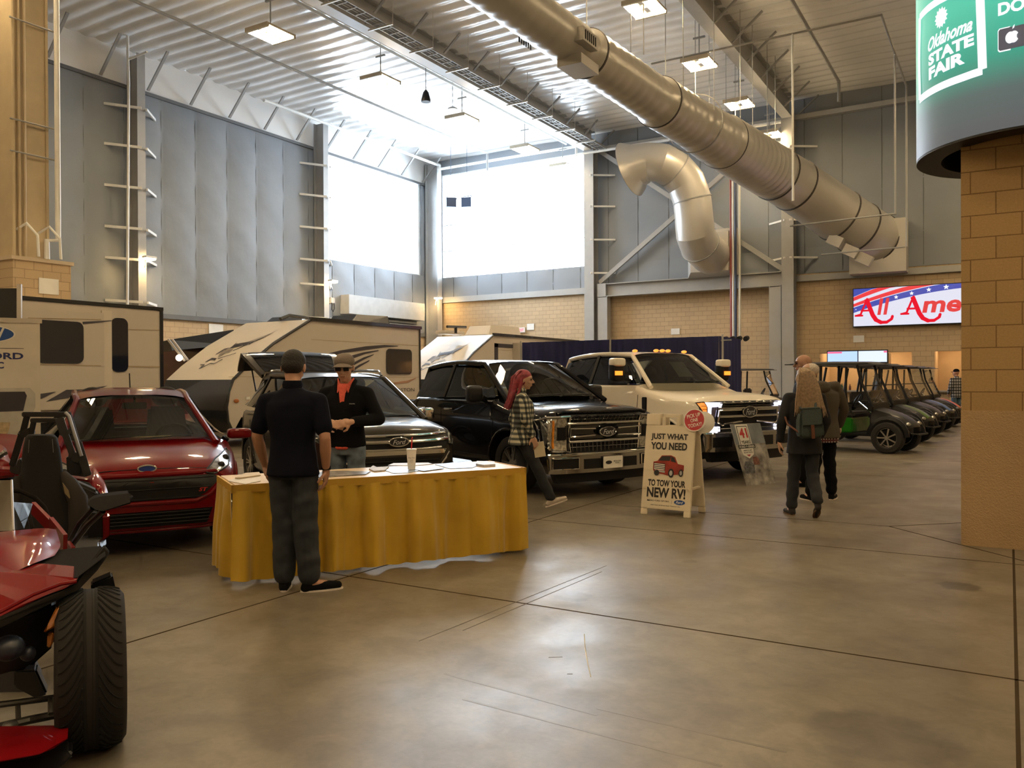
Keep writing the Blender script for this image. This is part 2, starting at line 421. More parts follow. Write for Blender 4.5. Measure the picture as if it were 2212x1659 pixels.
# back wall ---------------------------------------------------------
def back_ins(x0, x1, z0, z1, amp=0.03):
    n = max(2, int((x1 - x0) / 0.12)); nz = max(2, int((z1 - z0) / 0.3))
    def fn(s, t):
        x = x0 + (x1 - x0) * s; z = z0 + (z1 - z0) * t; e = min(1, (z - z0) / 0.4 + 0.1, (z1 - z) / 0.4 + 0.1)
        return V(x, YB - 0.02 - ins_bulge((x + 27.3) / 1.524, amp) * e + 0.01 * math.sin(z * 6 + x * 3), z)
    return fn, n, nz
mb = MB()
for (x0, x1, z0, z1) in ((XL, XR, 6.05, WZ0 - 0.1), (WB1, XR, WZ0 - 0.1, ZC), (XL, WB0, WZ0 - 0.1, ZC), (WB0, WB1, 12.75, ZC)):
    fn, n, nz = back_ins(x0, x1, z0, z1); mb.grid(fn, n, nz)
mb.cm = 1
# block part with the service openings cut out
OP = [(-6.9, -3.35, 1.05, 2.62), (-2.55, -1.0, 1.05, 2.62)]
mb.box((XL, YB, 0), (OP[0][0], YB + .2, 6.05)); mb.box((OP[0][1], YB, 0), (OP[1][0], YB + .2, 6.05)); mb.box((OP[1][1], YB, 0), (XR, YB + .2, 6.05))
for (a, b_, c, d) in OP: mb.box((a, YB, 0), (b_, YB + .2, c)); mb.box((a, YB, d), (b_, YB + .2, 6.05))
mb.cm = 2
mb.box((XL, YB + .02, 6.05), (XR, YB + .2, WZ0 - .1)); mb.box((WB1, YB + .02, WZ0 - .1), (XR, YB + .2, ZC)); mb.box((XL, YB + .02, WZ0 - .1), (WB0, YB + .2, ZC)); mb.box((WB0, YB + .02, 12.75), (WB1, YB + .2, ZC))
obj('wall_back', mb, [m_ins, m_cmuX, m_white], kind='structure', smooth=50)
mb = MB()
x = XL + 1.524
while x < XR:
    z1 = WZ0 - 0.15 if WB0 < x < WB1 else ZC - .1
    mb.bar((x, YB - 0.025, 6.1), (x, YB - 0.025, z1), 0.02, 0.03); x += 1.524
obj('trim_4', mb, m_seam, kind='structure')
mb = MB().box((XL, YB - 0.16, 5.78), (-17.5, YB - 0.02, 6.08)); mb.box((-8.0, YB - 0.16, 5.72), (XR, YB - 0.02, 5.98))
mb.box((-17.5, YB - 0.1, 5.6), (-8, YB - 0.02, 5.75))
mb.box((-17.5, YB - 0.35, 12.6), (XR, YB - 0.05, 12.8))
obj('trim_5', mb, m_steel, kind='structure')
# the rest of the hall behind the camera ------------------------------
m_wr = mat('tan_wall_rest', (0.45, 0.38, 0.28), 0.8)
obj('wall_right', MB().box((XR, YF, 0), (XR + .2, YB, ZC)), m_wr, kind='structure')
obj('wall_front', MB().box((XL, YF - .2, 0), (XR, YF, ZC)), m_wr, kind='structure')

# windows -----------------------------------------------------------
m_wglass = glass('window_glass', (0.96, 0.98, 1.0), ior=1.2)
m_mull = mat('white_mullion', (0.80, 0.82, 0.85), 0.5)
mb = MB().box((XL - 0.16, WL0, WZ0), (XL - 0.15, WL1, WZ1))
win1 = obj('window_1', mb, m_wglass, kind='structure')
mb = MB()
for y in (WL0, WL0 + (WL1 - WL0) / 3, WL0 + (WL1 - WL0) * 2 / 3, WL1): mb.box((XL - .2, y - .04, WZ0), (XL - .08, y + .04, WZ1))
for z in (WZ0, WZ1): mb.box((XL - .2, WL0, z - .05), (XL, WL1, z + .05))
obj('window_frame', mb, m_mull, win1, world=True)
mb = MB().box((WB0, YB + .15, WZ0 - .1), (WB1, YB + .16, 12.75))
win2 = obj('window_2', mb, m_wglass, kind='structure')
mb = MB()
for x in (WB0, (WB0 + WB1) / 2, WB1): mb.box((x - .05, YB + .02, WZ0 - .1), (x + .05, YB + .14, 12.75))
for z in (WZ0 - .1, 8.6, 10.0, 11.4, 12.75): mb.box((WB0, YB + .06, z - .03), (WB1, YB + .12, z + .03))
obj('window_frame', mb, m_mull, win2, world=True)

# steel columns along the left wall -----------------------------------
def ibeam(mb, a, b, wd, ht, tf=0.03, up=(0, 0, 1)):
    a = Vector(a); b = Vector(b); d = (b - a).normalized(); u = Vector(up); sd = d.cross(u).normalized(); u = sd.cross(d).normalized()
    mb.bar(a + u * (ht / 2 - tf / 2), b + u * (ht / 2 - tf / 2), wd, tf, up); mb.bar(a - u * (ht / 2 - tf / 2), b - u * (ht / 2 - tf / 2), wd, tf, up)
    mb.bar(a, b, 0.03, ht - 2 * tf, up); return mb
m_lampw = emis('warm_wall_lamp', (1.0, 0.66, 0.28), 90.0)
def wall_lamp(p, out, label):
    t = thing('wall_lamp', label, 'lamp', p, group='small warm lamps on the steel columns')
    o = Vector(out)
    obj('bracket', MB().tube([(0, 0, -.35), o * .05 + V(0, 0, -.15), o * .12], 0.02, 6), m_white, t)
    h = obj('housing', MB().cbox(o * .2 + V(0, 0, .05), (0.42 if abs(o.x) > .5 else .24, 0.24 if abs(o.x) > .5 else .42, 0.07)), m_white, t)
    obj('lens', MB().cbox(o * .2 + V(0, 0, -.01), (0.36 if abs(o.x) > .5 else .2, 0.2 if abs(o.x) > .5 else .36, 0.05)), m_lampw, t)
def wall_column(y, label, gr='steel columns of the left wall'):
    mb = MB(); xc = XL + 0.45
    ibeam(mb, (xc - .05, y, 0), (xc - .05, y, 13.3), 0.32, 0.6, 0.035, (1, 0, 0))
    t = obj('steel_column', mb, m_steel, label=label, cat='column', group=gr)
    for z in (4.4, 5.9, 7.0, 8.45, 9.9, 11.3):
        for s in (-1, 1):
            obj('fly_brace', MB().bar((XL + .85, y + .1 * s, z), (XL + .06, y + 1.02 * s, z + (0.05 if s < 0 else 0)), 0.06, 0.09), m_white, t, world=True)
    return t
wall_column(9.35, 'tall grey steel column on the left wall, nearest the camera')
wall_column(18.66, 'tall grey steel column on the left wall with white pipe in front')
wall_column(28.0, 'tall grey steel column at the near edge of the left window')
wall_lamp((XL + 1.05, 18.5, 5.95), (0, 1, 0), 'warm lamp on the left wall column with the white pipe')
wall_lamp((XL + 1.05, 27.85, 6.05), (0, 1, 0), 'warm lamp on the column at the near edge of the left window')
wall_lamp((XL + 1.0, YB - 1.0, 5.95), (1, 0, 0), 'warm lamp on the corner column under the windows')
mb = MB(); ibeam(mb, (XL + .55, YB - .5, 0), (XL + .55, YB - .5, 13.3), 0.4, 0.8, .04, (1, 0, 0))
obj('steel_column', mb, m_steel, label='grey steel corner column between the two bright windows', cat='column')
mb = MB().tube([V(XL + 1.15, PX(276, 118, XL + 1.15).y, ZC - .05), PX(276, 118, XL + 1.15), PX(278, 180, XL + 1.15), PX(275, 660, XL + 1.15), V(XL + 1.15, PX(275, 660, XL + 1.15).y, 0)], 0.045, 8); mb.tube([PX(278, 128, XL + 1.15), PX(318, 112, XL + 2.2)], 0.04, 6)
obj('vertical_pipe', mb, m_white, label='thin white vertical pipe before the left wall column', cat='pipe')
# braces between left wall top and ceiling
mb0 = None
for i in range(-2, 13):
    y = 17.5 + 1.86 * i
    o = obj('ceiling_brace', MB().bar((XL + .1, y, 12.3), (XL + 1.25, y, ZC - .1), 0.10, 0.06), m_steeld, label='slanted grey steel brace from the left wall top up to the ceiling', cat='brace', group='slanted braces along the left wall top')
# white columns and portal on back wall ------------------------------
def hcol(x, z1, label, wd=.5, dp=.55, y=YB - .45, z0=0):
    mb = MB(); ibeam(mb, (x, y, z0), (x, y, z1), wd, dp, .035, (0, 1, 0))
    return obj('steel_column', mb, m_steel, label=label, cat='column')
c1 = hcol(-17.35, 12.65, 'pale steel column right of the bright back window')
c2 = hcol(-8.05, 12.65, 'pale steel column behind the far end of the big duct')
for xx, c in ((-17.35, c1), (-8.05, c2)):
    for z in (6.7, 8.3, 9.9, 11.4):
        obj('fly_brace', MB().bar((xx + .1, YB - .75, z), (xx + 1.1, YB - .06, z), 0.06, 0.08), m_white, c, world=True)
        if xx > -10: obj('fly_brace', MB().bar((xx - .1, YB - .75, z), (xx - .9, YB - .06, z), 0.06, 0.08), m_white, c, world=True)
t = thing('portal_frame', 'grey steel portal frame with crossed braces on the back wall', 'frame', (-12.7, YB - .4, 0))
ib = MB(); ibeam(ib, (-16.9, YB - .4, 5.85), (-8.35, YB - .4, 5.85), .4, .62, .04); ib.cbox((-16.75, YB - .4, 5.85), (.45, .42, .64))
obj('beam', ib, m_steel, t, world=True)
for x in (-16.7, -8.6):
    ib = MB(); ibeam(ib, (x, YB - .4, 0), (x, YB - .4, 5.55), .4, .5, .035, (1, 0, 0)); ib.box((x - .25, YB - .62, 0), (x + .25, YB - .6, 5.5)); obj('post', ib, m_steel, t, world=True)
obj('diagonal_brace', MB().bar((-16.95, YB - .35, 6.25), (-8.3, YB - .35, 12.6), .2, .14, (0, 1, 0)), m_steel, t, world=True)
obj('diagonal_brace', MB().bar((-8.3, YB - .3, 6.25), (-16.95, YB - .3, 12.6), .2, .14, (0, 1, 0)), m_steel, t, world=True)
# roof beams along the hall -------------------------------------------
def roof_beam(x, label, lo):
    mb = MB(); ibeam(mb, (x, YF, ZC - .5), (x, YB - .3, ZC - .5), .42, .95, .05)
    t = obj('roof_beam', mb, m_steel, label=label, cat='beam')
    for i in range(-3, 13):
        y = 16.2 + 1.86 * i
        for s in (1, -1):
            if s == -1 and lo: continue
            obj('flange_brace', MB().bar((x + .15 * s, y, ZC - .95), (x + 1.2 * s, y, ZC - .08), 0.09, 0.05), m_steeld, t, world=True)
roof_beam(-17.4, 'long grey roof beam running to the right end of the back window', True)
roof_beam(-8.05, 'long grey roof beam running above the big round duct', True)
roof_beam(1.3, 'long grey roof beam right of the block pillar', True)
# cable tray
t = thing('cable_tray', 'long open wire cable tray slung beside the left roof beam', 'cable tray', (-16.45, 16, 12.4))
mb = MB()
for dx in (-.22, .22): mb.box((-16.45 + dx - .015, YF + .1, 12.42), (-16.45 + dx + .015, 35.8, 12.52))
for i in range(-8, 46 * 2):
    y = i * .4 + 2
    if YF + .2 < y < 35.8: mb.box((-16.67, y, 12.42), (-16.23, y + .03, 12.44))
mb.tube([(-16.4, YF + .1, 12.47), (-16.4, 35.8, 12.47)], .04, 5); mb.tube([(-16.5, YF + .1, 12.46), (-16.5, 35.8, 12.46)], .03, 5)
obj('tray', mb, m_steeld, t, world=True, kind='stuff')
for i in range(14):
    y = 9.5 + 2.05 * i
    if y < 36: obj('trapeze_bar', MB().bar((-16.95, y, 12.38), (-16.0, y, 12.38), .05, .05).tube([(-16.0, y, 12.38), (-16.0, y, ZC - .08)], .012, 5), m_galv, t, world=True)
# pipes under the roof
def pipe(pts, r, label, m=m_steel, name='ceiling_pipe', cat='pipe', hang=None):
    mb = MB()
    for a, b_ in zip(pts, pts[1:]): mb.tube([a, b_], r, 8)
    for p in pts[1:-1]: mb.ell(p, r * 1.15, nu=8, nv=6)
    return obj(name, mb, m, label=label, cat=cat)
pipe([(-22.5, YF, 13.0), (-22.5, 35.2, 13.0), (-22.5, 35.2, 12.1)], .055, 'thin straight ceiling pipe over the trailers', m_steeld)
pipe([(-26.2, 24, 13.1), (-26.2, 36.2, 13.1), (-26.2, 36.2, 11.4)], .07, 'white ceiling pipe along the top of the left window wall', m_white)
pipe([(-18.0, YF, 12.9), (-18.0, 35.9, 12.9)], .06, 'pale conduit running along the left side of the left roof beam', m_white)
pipe([(-18.4, YF, 13.0), (-18.4, 35.9, 13.0)], .05, 'pale thin conduit next to the roof beam conduit, further left', m_white)
pipe([(-12.8, YF, 13.1), (-12.8, 35.2, 13.1), (-12.8, 35.2, 12.3)], .06, 'ceiling pipe running between the left roof beam and the duct', m_steeld)
pipe([(-5.7, YF, 13.2), (-5.7, 34.5, 13.2), (-5.7, 34.5, 12.4)], .06, 'ceiling pipe right of the right roof beam', m_steeld)
pipe([(-26.3, 36.2, 12.9), (-18, 36.2, 12.9), (-18, 36.2, 12.5), (-8.3, 36.2, 12.5)], .07, 'pale pipe running across the top of the back window', m_white)
mb = MB(); ps = [PY(1412, 157, 26.4), PY(1712, 112, 26.2), PY(1902, 83, 26)]; ps = [V(p.x, 26.2, 12.1) for p in ps]
e1 = ps[2]; e2 = V(e1.x, 33.0, 12.1)
pipe([ps[0], ps[2], e2, V(e2.x, e2.y, 6.3)], .035, 'thin pipe frame hung under the ceiling right of the duct', m_steel)
pipe([V(ps[1].x, 26.2, 12.1), V(ps[1].x, 26.2, 7.0)], .035, 'thin vertical pipe dropping in front of the duct', m_white)
pipe([V(e1.x, 29.5, 12.1), V(e1.x, 29.5, 6.9), V(e1.x - 3.4, 29.9, 6.9)], .03, 'thin gas pipe dropping from the frame to the upper heater line', m_steel)
pipe([V(e2.x - .05, 33.0, 6.3), V(e2.x - 3.0, 33.3, 6.3)], .03, 'thin horizontal gas pipe below the duct end', m_steel)
# vertical pipe bundle on the back wall
for i, (u, r, c, lb) in enumerate(((1578, .05, (0.28, .06, .05), 'dark red vertical pipe in the bundle on the back wall'), (1583, .06, (.6, .6, .58), 'pale vertical pipe in the bundle on the back wall'), (1588, .06, (.03, .045, .10), 'dark blue vertical pipe in the bundle on the back wall'), (1597, .05, (.6, .58, .5), 'slatted pale vertical conduit right of the blue pipe'))):
    a = PY(u, 380, YB - .95); x = a.x
    pipe([(x, YB - .95, 12.4), (x, YB - .95, 3.35), (x, YB - 1.2, 3.25)], r, lb, mat('pipe_%s' % lb.split()[1], c, .4), 'vertical_pipe')
t = thing('hose_reel', 'black and chrome pipe couplings at the foot of the pipe bundle', 'fitting', PY(1592, 733, YB - 1.2))
mb = MB()
for dx in (-.5, -.2, .1, .4): mb.cyl((dx, -.12, 0), (dx, .12, .05), .11, 12)
obj('couplings', mb, m_black, t); obj('ring', MB().lathe([(.07, -.13), (.1, -.13), (.1, -.15), (.07, -.15)], 16, (-.5, 0, 0), 'Y'), m_chrome, t)

# ducts ---------------------------------------------------------------
def duct_sections(mb, pts, rs, n=40):
    return mb.tube(pts, rs, n, cap=False)
t = thing('spiral_duct', 'huge round grey spiral duct sloping across the ceiling to the back wall', 'duct', (-8.3, 20, 8))
zc_ = 9.2
A = [(-8.9, -10, .47), (-8.6, 13.2, .48), (-8.5, 17.4, .50), (-8.48, 17.6, .56), (-8.3, 21.4, .60), (-8.28, 21.7, .68), (-8.1, 24.0, .70), (-7.95, 26.2, .82), (-7.9, 26.4, .84), (-7.5, 31.2, .95), (-7.45, 31.6, .98)]
pts = [V(x, y, zc_) for x, y, r in A]; rs = [r for x, y, r in A]
end = [P(1716, 400, 31.6), P(1760, 430, 32.3), P(1812, 466, 32.7), P(1852, 492, 33.1), P(1888, 515, 33.6), P(1905, 528, 34.2)]
pts2 = pts + end; rs2 = rs + [.99, 1.02, 1.04, 1.05, 1.06, 1.06]
# spiral shell: dense rings with small ridges on straight part
den = []; dr = []
for (a, ra), (b_, rb) in zip(zip(pts2, rs2), zip(pts2[1:], rs2[1:])):
    L_ = (b_ - a).length; n_ = max(1, int(L_ / 0.14)) if b_.z > 9.19 and L_ > .5 else 1
    for i in range(n_):
        q = i / n_; den.append(a.lerp(b_, q)); dr.append((ra + (rb - ra) * q) * (1.0 if i % 3 else 1.035 if n_ > 1 else 1.0))
den.append(pts2[-1]); dr.append(rs2[-1])
obj('duct_shell', duct_sections(MB(), den, dr), m_galv, t, world=True, smooth=25)
for i, k in enumerate((3, 5, 8, 10, 11, 13, 14, 15)):
    p = pts2[k]; d = (pts2[min(k + 1, len(pts2) - 1)] - pts2[k - 1]).normalized()
    obj('joint_ring', MB().tube([p - d * .03, p + d * .03], rs2[k] + .03, 40), mat('ring_dark', (.06, .052, .045), .6), t, world=True)
for y in (13.0, 15.2, 18.6, 21.4, 24.1, 26.9, 28.4, 30.4, 31.6):
    i = 8.2
    for dx in (-.75, .75): obj('hanger_rod', MB().tube([(-8.2 + dx, y, 9.3), (-8.2 + dx, y, ZC)], .014, 5), m_steel, t, world=True)
    obj('clamp_ring', MB().lathe([(.99 if y > 27 else .84, -.03), (1.01 if y > 27 else .87, -.03), (1.01 if y > 27 else .87, .03), (.99 if y > 27 else .84, .03)], 40, (-8.05 + (y - 24) * .05, y, zc_), 'Y', True), m_steeld, t, world=True) if y in (24.1,) else None
for (y, s) in ((16.6, 1), (16.0, -1), (12.5, 1)):
    mb = MB().cbox((-8.55 + .55 * s, y, zc_ - .12 * s), (.22, .75, .30)); b_ = obj('air_register', mb, m_galv, t, world=True)
    mb = MB()
    for j in range(6): mb.box((-8.55 + .65 * s, y - .28 + j * .1, zc_ - .22), (-8.55 + .67 * s, y - .24 + j * .1, zc_ - .02))
    obj('louvre', mb, m_black, b_, world=True)
obj('air_register', MB().cbox((-8.35, 16.9, zc_ - .55), (.6, .9, .22)), m_galv, t, world=True)
mb = MB().cbox(PY(1898, 535, YB - .5), (2.1, .9, 2.1)); obj('wall_box', mb, m_galv, t, world=True)
for (u, v) in ((1805, 520), (1838, 543), (1868, 560)):
    mb = MB().cbox(P(u, v, 32.4), (.55, .4, .4), Matrix.Rotation(.5, 3, 'Y')); obj('deflector', mb, m_galv, t, world=True)
# second duct: bell mouth, elbows, wall box
t = thing('elbow_duct', 'round grey duct with flared bell mouth and elbows into the back wall', 'duct', PY(1500, 560, YB - .3))
cp = [P(1361, 366, 35.4), P(1382, 356, 35.15), P(1404, 350, 35.0), P(1430, 352, 34.8), P(1458, 368, 35.0), P(1482, 395, 35.1), P(1495, 432, 35.15), P(1499, 470, 35.2), P(1502, 505, 35.3), P(1512, 530, 35.7), P(1530, 548, 36.3), P(1545, 556, 37.0)]
cr = [1.2, .88, .80, .80, .80, .80, .80, .80, .82, .84, .84, .84]
sm = []; smr = []
for i in range(len(cp) - 1):
    for q in (0, .5): sm.append(cp[i].lerp(cp[i + 1], q)); smr.append(cr[i] * (1 - q) + cr[i + 1] * q)
obj('duct_shell', duct_sections(MB(), sm[:], smr, 32), m_galv, t, world=True, smooth=20)
d = (cp[1] - cp[0]).normalized()
obj('bell_rim', MB().tube([cp[0] - d * .03, cp[0] + d * .04], 1.17, 36), m_steeld, t, world=True)
for k in (4, 6, 9): 
    d = (cp[k + 1] - cp[k - 1]).normalized(); obj('joint_ring', MB().tube([cp[k] - d * .025, cp[k] + d * .025], cr[k] + .025, 36), m_steeld, t, world=True)
q = PY(1540, 548, YB - .45)
mb = MB(); mb.loft([[V(q.x + a * .85, YB - 1.0, q.z + b_ * .85) for a, b_ in ((-1, -1), (1, -1), (1, 1), (-1, 1))], [V(q.x + a * 1.1, YB - .6, q.z + b_ * 1.05) for a, b_ in ((-1, -1), (1, -1), (1, 1), (-1, 1))], [V(q.x + a * 1.1, YB - .05, q.z + b_ * 1.05) for a, b_ in ((-1, -1), (1, -1), (1, 1), (-1, 1))]])
obj('wall_box', mb, m_galv, t, world=True)

# high bay lamps --------------------------------------------------------
m_lamp = emis('high_bay_tube', (1.0, 0.74, 0.42), LAMP)
m_fix = mat('lamp_housing', (0.55, 0.48, 0.36), .4)
def highbay(x, y, z, label, first=None):
    t = thing('high_bay_lamp', label, 'ceiling lamp', (x, y, z), group='twin panel high bay lamps')
    obj('housing', MB().box((-.46, -.56, -.03), (.46, -.48, .1)).box((-.46, .48, -.03), (.46, .56, .1)).box((-.45, -.52, .034), (-.11, .52, .10)).box((.11, -.52, .034), (.45, .52, .10)).box((-.12, -.06, .05), (.12, .06, .1)), m_fix, t)
    for s in (-1, 1): obj('lamp_panel', MB().box((s * .28 - .15, -.5, -.02), (s * .28 + .15, .5, .03)), m_lamp, t)
    obj('hanger_rod', MB().tube([(0, 0, .09), (0, 0, ZC - z)], .02, 6).box((-.2, -.03, ZC - z - .8), (.2, .03, ZC - z - .74)), m_steeld, t)
    return t
names = ['nearest', 'second', 'third', 'fourth', 'farthest']
for i, y in enumerate((17.4, 22.4, 27.4, 32.4, 36.1)):
    highbay(-18.7, y, 11.95 if i else 11.8, '%s of the five ceiling lamps left of the left roof beam' % names[i].capitalize())
for i, y in enumerate((21.9, 26.7, 31.4, 36.0)):
    highbay(-8.75, y, 11.95, '%s of the four bright ceiling lamps above the big duct' % ['Nearest', 'Second', 'Third', 'Farthest'][i])
for x in (-18.7, -8.75, 1.0, 11.0):
    for y in ((-9, -3, 3, 9, 13) if x < 0 else (-9, -3, 3, 9, 15, 21, 27, 33)):
        if x == -8.75 and y == 13: y = 16.5
        highbay(x, y, 11.95, 'bright twin panel ceiling lamp over the near half of the hall')
# small hanging things
t = thing('hanging_speaker', 'small dark bell-shaped speaker hanging from the ceiling', 'speaker', P(920, 212, 30))
obj('cord', MB().tube([(0, 0, .2), (0, 0, ZC - P(920, 212, 30).z)], .012, 5), m_black, t)
obj('bell', MB().lathe([(.03, .3), (.1, .2), (.17, -.05), (.17, -.14), (0, -.14)], 16), m_black, t)
t = thing('hanging_sensor', 'small dark sensor hanging from the ceiling by the second lamp row', 'sensor', P(978, 240, 33))
obj('cord', MB().tube([(0, 0, .1), (0, 0, ZC - P(978, 240, 33).z)], .012, 5), m_black, t)
obj('dish', MB().lathe([(.02, .2), (.2, .1), (.2, .06), (0, .05)], 12).lathe([(.1, -.2), (.2, -.2), (.2, -.25), (0, -.25)], 12), m_steeld, t)
m_spk = mat('dark_blue_speaker', (0.03, 0.05, 0.10), .6)
for i, (u, lb) in enumerate(((974, 'left of two dark box speakers hung in front of the back window'), (1009, 'right of two dark box speakers hung in front of the back window'))):
    q = P(u, 438, 41)
    t = thing('box_speaker', lb, 'speaker', q)
    rz = Matrix.Rotation(YAW + (.25 if i == 0 else -.25), 3, 'Z')
    obj('cabinet', MB().cbox((0, 0, 0), (.5, .35, .46), rz), m_spk, t)
    obj('hanging_frame', MB().tube([(-.25, 0, .33), (.25, 0, .33)], .02, 5).tube([(0, 0, .33), (0, 0, ZC - q.z)], .012, 5).tube([(-.25, 0, .33), (-.25, 0, .2)], .015, 5).tube([(.25, 0, .33), (.25, 0, .2)], .015, 5), m_spk, t)

# left block pier with column ------------------------------------------
t = thing('block_pier', 'tan block pier carrying a steel column at the far left', 'pier', (-19.2, 10.55, 0))
obj('pier', MB().box((-19.9, 9.9, 0), (-18.6, 11.2, 4.25)), m_cmuY, t, world=True)
obj('sill', MB().box((-19.95, 9.85, 4.25), (-18.55, 11.25, 4.33)), mat('tan_sill', (.55, .46, .34), .8), t, world=True)
obj('notice', MB().box((-18.59, 10.45, 3.55), (-18.575, 10.9, 3.9)), m_white, t, world=True)
m_tanst = mat('tan_painted_steel', (.52, .42, .27), .5)
mb = MB(); ibeam(mb, (-19.05, 10.35, 4.33), (-19.05, 10.35, ZC - .1), .8, .75, .05, (0, 1, 0)); mb.box((-18.75, 10.0, 4.33), (-18.68, 10.75, ZC - .1)); c = obj('steel_post', mb, m_tanst, t, world=True)
for dy in (9.93, 10.05, 10.17): obj('conduit', MB().tube([(-18.6, dy, 4.33), (-18.6, dy, ZC - .1)], .035, 8), m_tanst, c, world=True)
obj('drain_pipe', MB().tube([(-18.55, 10.62, 4.33), (-18.55, 10.62, 4.75), (-18.5, 10.85, 4.78), (-18.5, 10.85, 5.3), (-18.5, 10.85, ZC - .1)], .06, 10), m_white, c, world=True)
for z in (6.6, 7.3, 9.5, 11.8): obj('pipe_strap', MB().tube([(-18.58, 9.85, z), (-18.55, 10.9, z)], .02, 6), m_steeld, c, world=True)
for (dy, ) in ((10.0,), (10.5,)): obj('conduit', MB().tube([(-18.7, dy, 4.9), (-18.45, dy + .12, 5.05), (-18.35, dy + .3, 4.8), (-18.35, dy + .32, 4.33)], .03, 8), m_white, c, world=True)

# right block pillar and round screen -----------------------------------
t = thing('block_pillar', 'big tan block pillar with smooth lower band at the right edge', 'pillar', (.22, 9.35, 0))
obj('block_shaft', MB().box((-.38, 8.75, 1.25), (.82, 9.95, ZC)), m_cmuP, t, world=True)
obj('smooth_base', MB().box((-.385, 8.745, 0), (.825, 9.955, 1.25)), mat('tan_render', (.42, .29, .155), .85, bump=.5, bscale=70), t, world=True)
CX, CY, CR = .22, 9.35, 1.02
def cylpt(a, z, r=CR): return V(CX + r * math.sin(a), CY - r * math.cos(a), z)      # a = 0 faces -Y, positive to the right
def cylhit(u, v):
    r = ray(u, v); ox, oy = EYE.x - CX, EYE.y - CY
    a = r.x ** 2 + r.y ** 2; b = 2 * (ox * r.x + oy * r.y); c_ = ox * ox + oy * oy - CR * CR
    D = max(0, b * b - 4 * a * c_); s = (-b - math.sqrt(D)) / (2 * a); p = EYE + r * s
    return math.atan2(p.x - CX, -(p.y - CY)), p.z
def screen_mat():
    m = bpy.data.materials.new('green_led_screen'); m.use_nodes = True; nt, b = nodes_of(m); N = nt.nodes.new; L = nt.links.new
    g = N('ShaderNodeNewGeometry'); s = N('ShaderNodeSeparateXYZ'); L(g.outputs['Position'], s.inputs[0])
    mr = N('ShaderNodeMapRange'); L(s.outputs['Z'], mr.inputs[0]); mr.inputs[1].default_value = 3.75; mr.inputs[2].default_value = 4.9
    r = N('ShaderNodeValToRGB'); L(mr.outputs[0], r.inputs[0]); e = r.color_ramp.elements
    e[0].position = 0; e[0].color = (.10, .11, .12, 1); e[1].position = 1; e[1].color = (.07, .60, .42, 1)
    x = e.new(.28); x.color = (.09, .14, .14, 1); x = e.new(.55); x.color = (.03, .36, .25, 1)
    b.inputs['Base Color'].default_value = (.02, .02, .02, 1); b.inputs['Roughness'].default_value = .5
    L(r.outputs[0], b.inputs['Emission Color']); b.inputs['Emission Strength'].default_value = .42
    return m
t = thing('round_screen', 'round green video screen wrapped about the block pillar top', 'screen', (CX, CY, 3.69))
Z0 = 3.69
mb = MB(); n = 72
for k_ in range(n): pass
mb.lathe([(CR, Z0 + .02), (CR, 7.2)], n, (CX, CY, 0))
obj('screen_face', mb, screen_mat(), t, world=True)
obj('screen_casing', MB().lathe([(CR - .005, Z0 + .03), (CR, Z0), (CR - .22, Z0), (CR - .24, Z0 + .3), (CR - .24, 7.2)], n, (CX, CY, 0)), m_black, t, world=True)
m_led = emis('white_led', (.95, 1, 1), .5)
def strip(uv, wd, m=m_led, name='picture_line'):
    hs = [cylhit(*q) for q in uv]; mb = MB()
    for (a0, z0), (a1, z1) in zip(hs, hs[1:]):
        n_ = max(1, int(abs(a1 - a0) / .06)); ln = math.hypot((a1 - a0) * CR, z1 - z0); nx, nz = -(z1 - z0) / ln * wd / 2 / CR, (a1 - a0) * CR / ln * wd / 2
        for i in range(n_):
            q0, q1 = i / n_, (i + 1) / n_; A0, A1, Z_0, Z_1 = a0 + (a1 - a0) * q0, a0 + (a1 - a0) * q1, z0 + (z1 - z0) * q0, z0 + (z1 - z0) * q1
            mb.add([cylpt(A0 + nx, Z_0 + nz, CR + .006), cylpt(A0 - nx, Z_0 - nz, CR + .006), cylpt(A1 - nx, Z_1 - nz, CR + .006), cylpt(A1 + nx, Z_1 + nz, CR + .006)], [(0, 1, 2, 3)])
    return obj(name, mb, m, t, world=True)
strip([(1988, 214), (1986.5, 130), (1988, 38)], .07); strip([(1988, 38), (2006, 18), (2032, 0), (2060, -14), (2115, -24)], .07); strip([(2117, -20), (2120, 60), (2123, 150)], .075); strip([(2123, 153), (2080, 168), (2030, 188), (1988, 216)], .07)
def wraptext(body, u, v, wpx, hpx, m=m_led, shear=0, bold=.02, name='lettering', lift=.008, mbin=None):
    (a0, z0), (a1, z1) = cylhit(u - wpx / 2, v), cylhit(u + wpx / 2, v); _, zt = cylhit(u, v - hpx / 2); _, zb = cylhit(u, v + hpx / 2)
    ac, zc2 = cylhit(u, v)
    mb = mbin or textfit(body, 1, 1, shear=shear, bold=bold)
    mb.v = [cylpt(ac + p.x * (a1 - a0), zc2 + p.y * (zt - zb), CR + lift) for p in mb.v]
    return obj(name, mb, m, t, world=True)
wraptext('Oklahoma', 2046, 75, 90, 30, shear=.4, bold=.03); wraptext('STATE', 2048, 108, 92, 26, bold=.05); wraptext('FAIR', 2041, 142, 74, 27, bold=.05)
wraptext('DO', 2185, 14, 58, 28, bold=.04)
mb = MB(); pts_ = []
for k_ in range(28):
    a = 2 * PI * k_ / 28; r = .5 if k_ % 2 else .38; pts_.append(V(r * math.sin(a), r * math.cos(a), 0))
mb.add(pts_, [tuple(range(28))]); wraptext('', 2034, 38, 28, 46, mbin=mb, name='sun_emblem')
rr = MB().add([V(-.5, -.42, 0), V(-.46, -.5, 0), V(.5, -.5, 0), V(.5, .5, 0), V(-.46, .5, 0), V(-.5, .42, 0)], [(0, 1, 2, 3, 4, 5)])
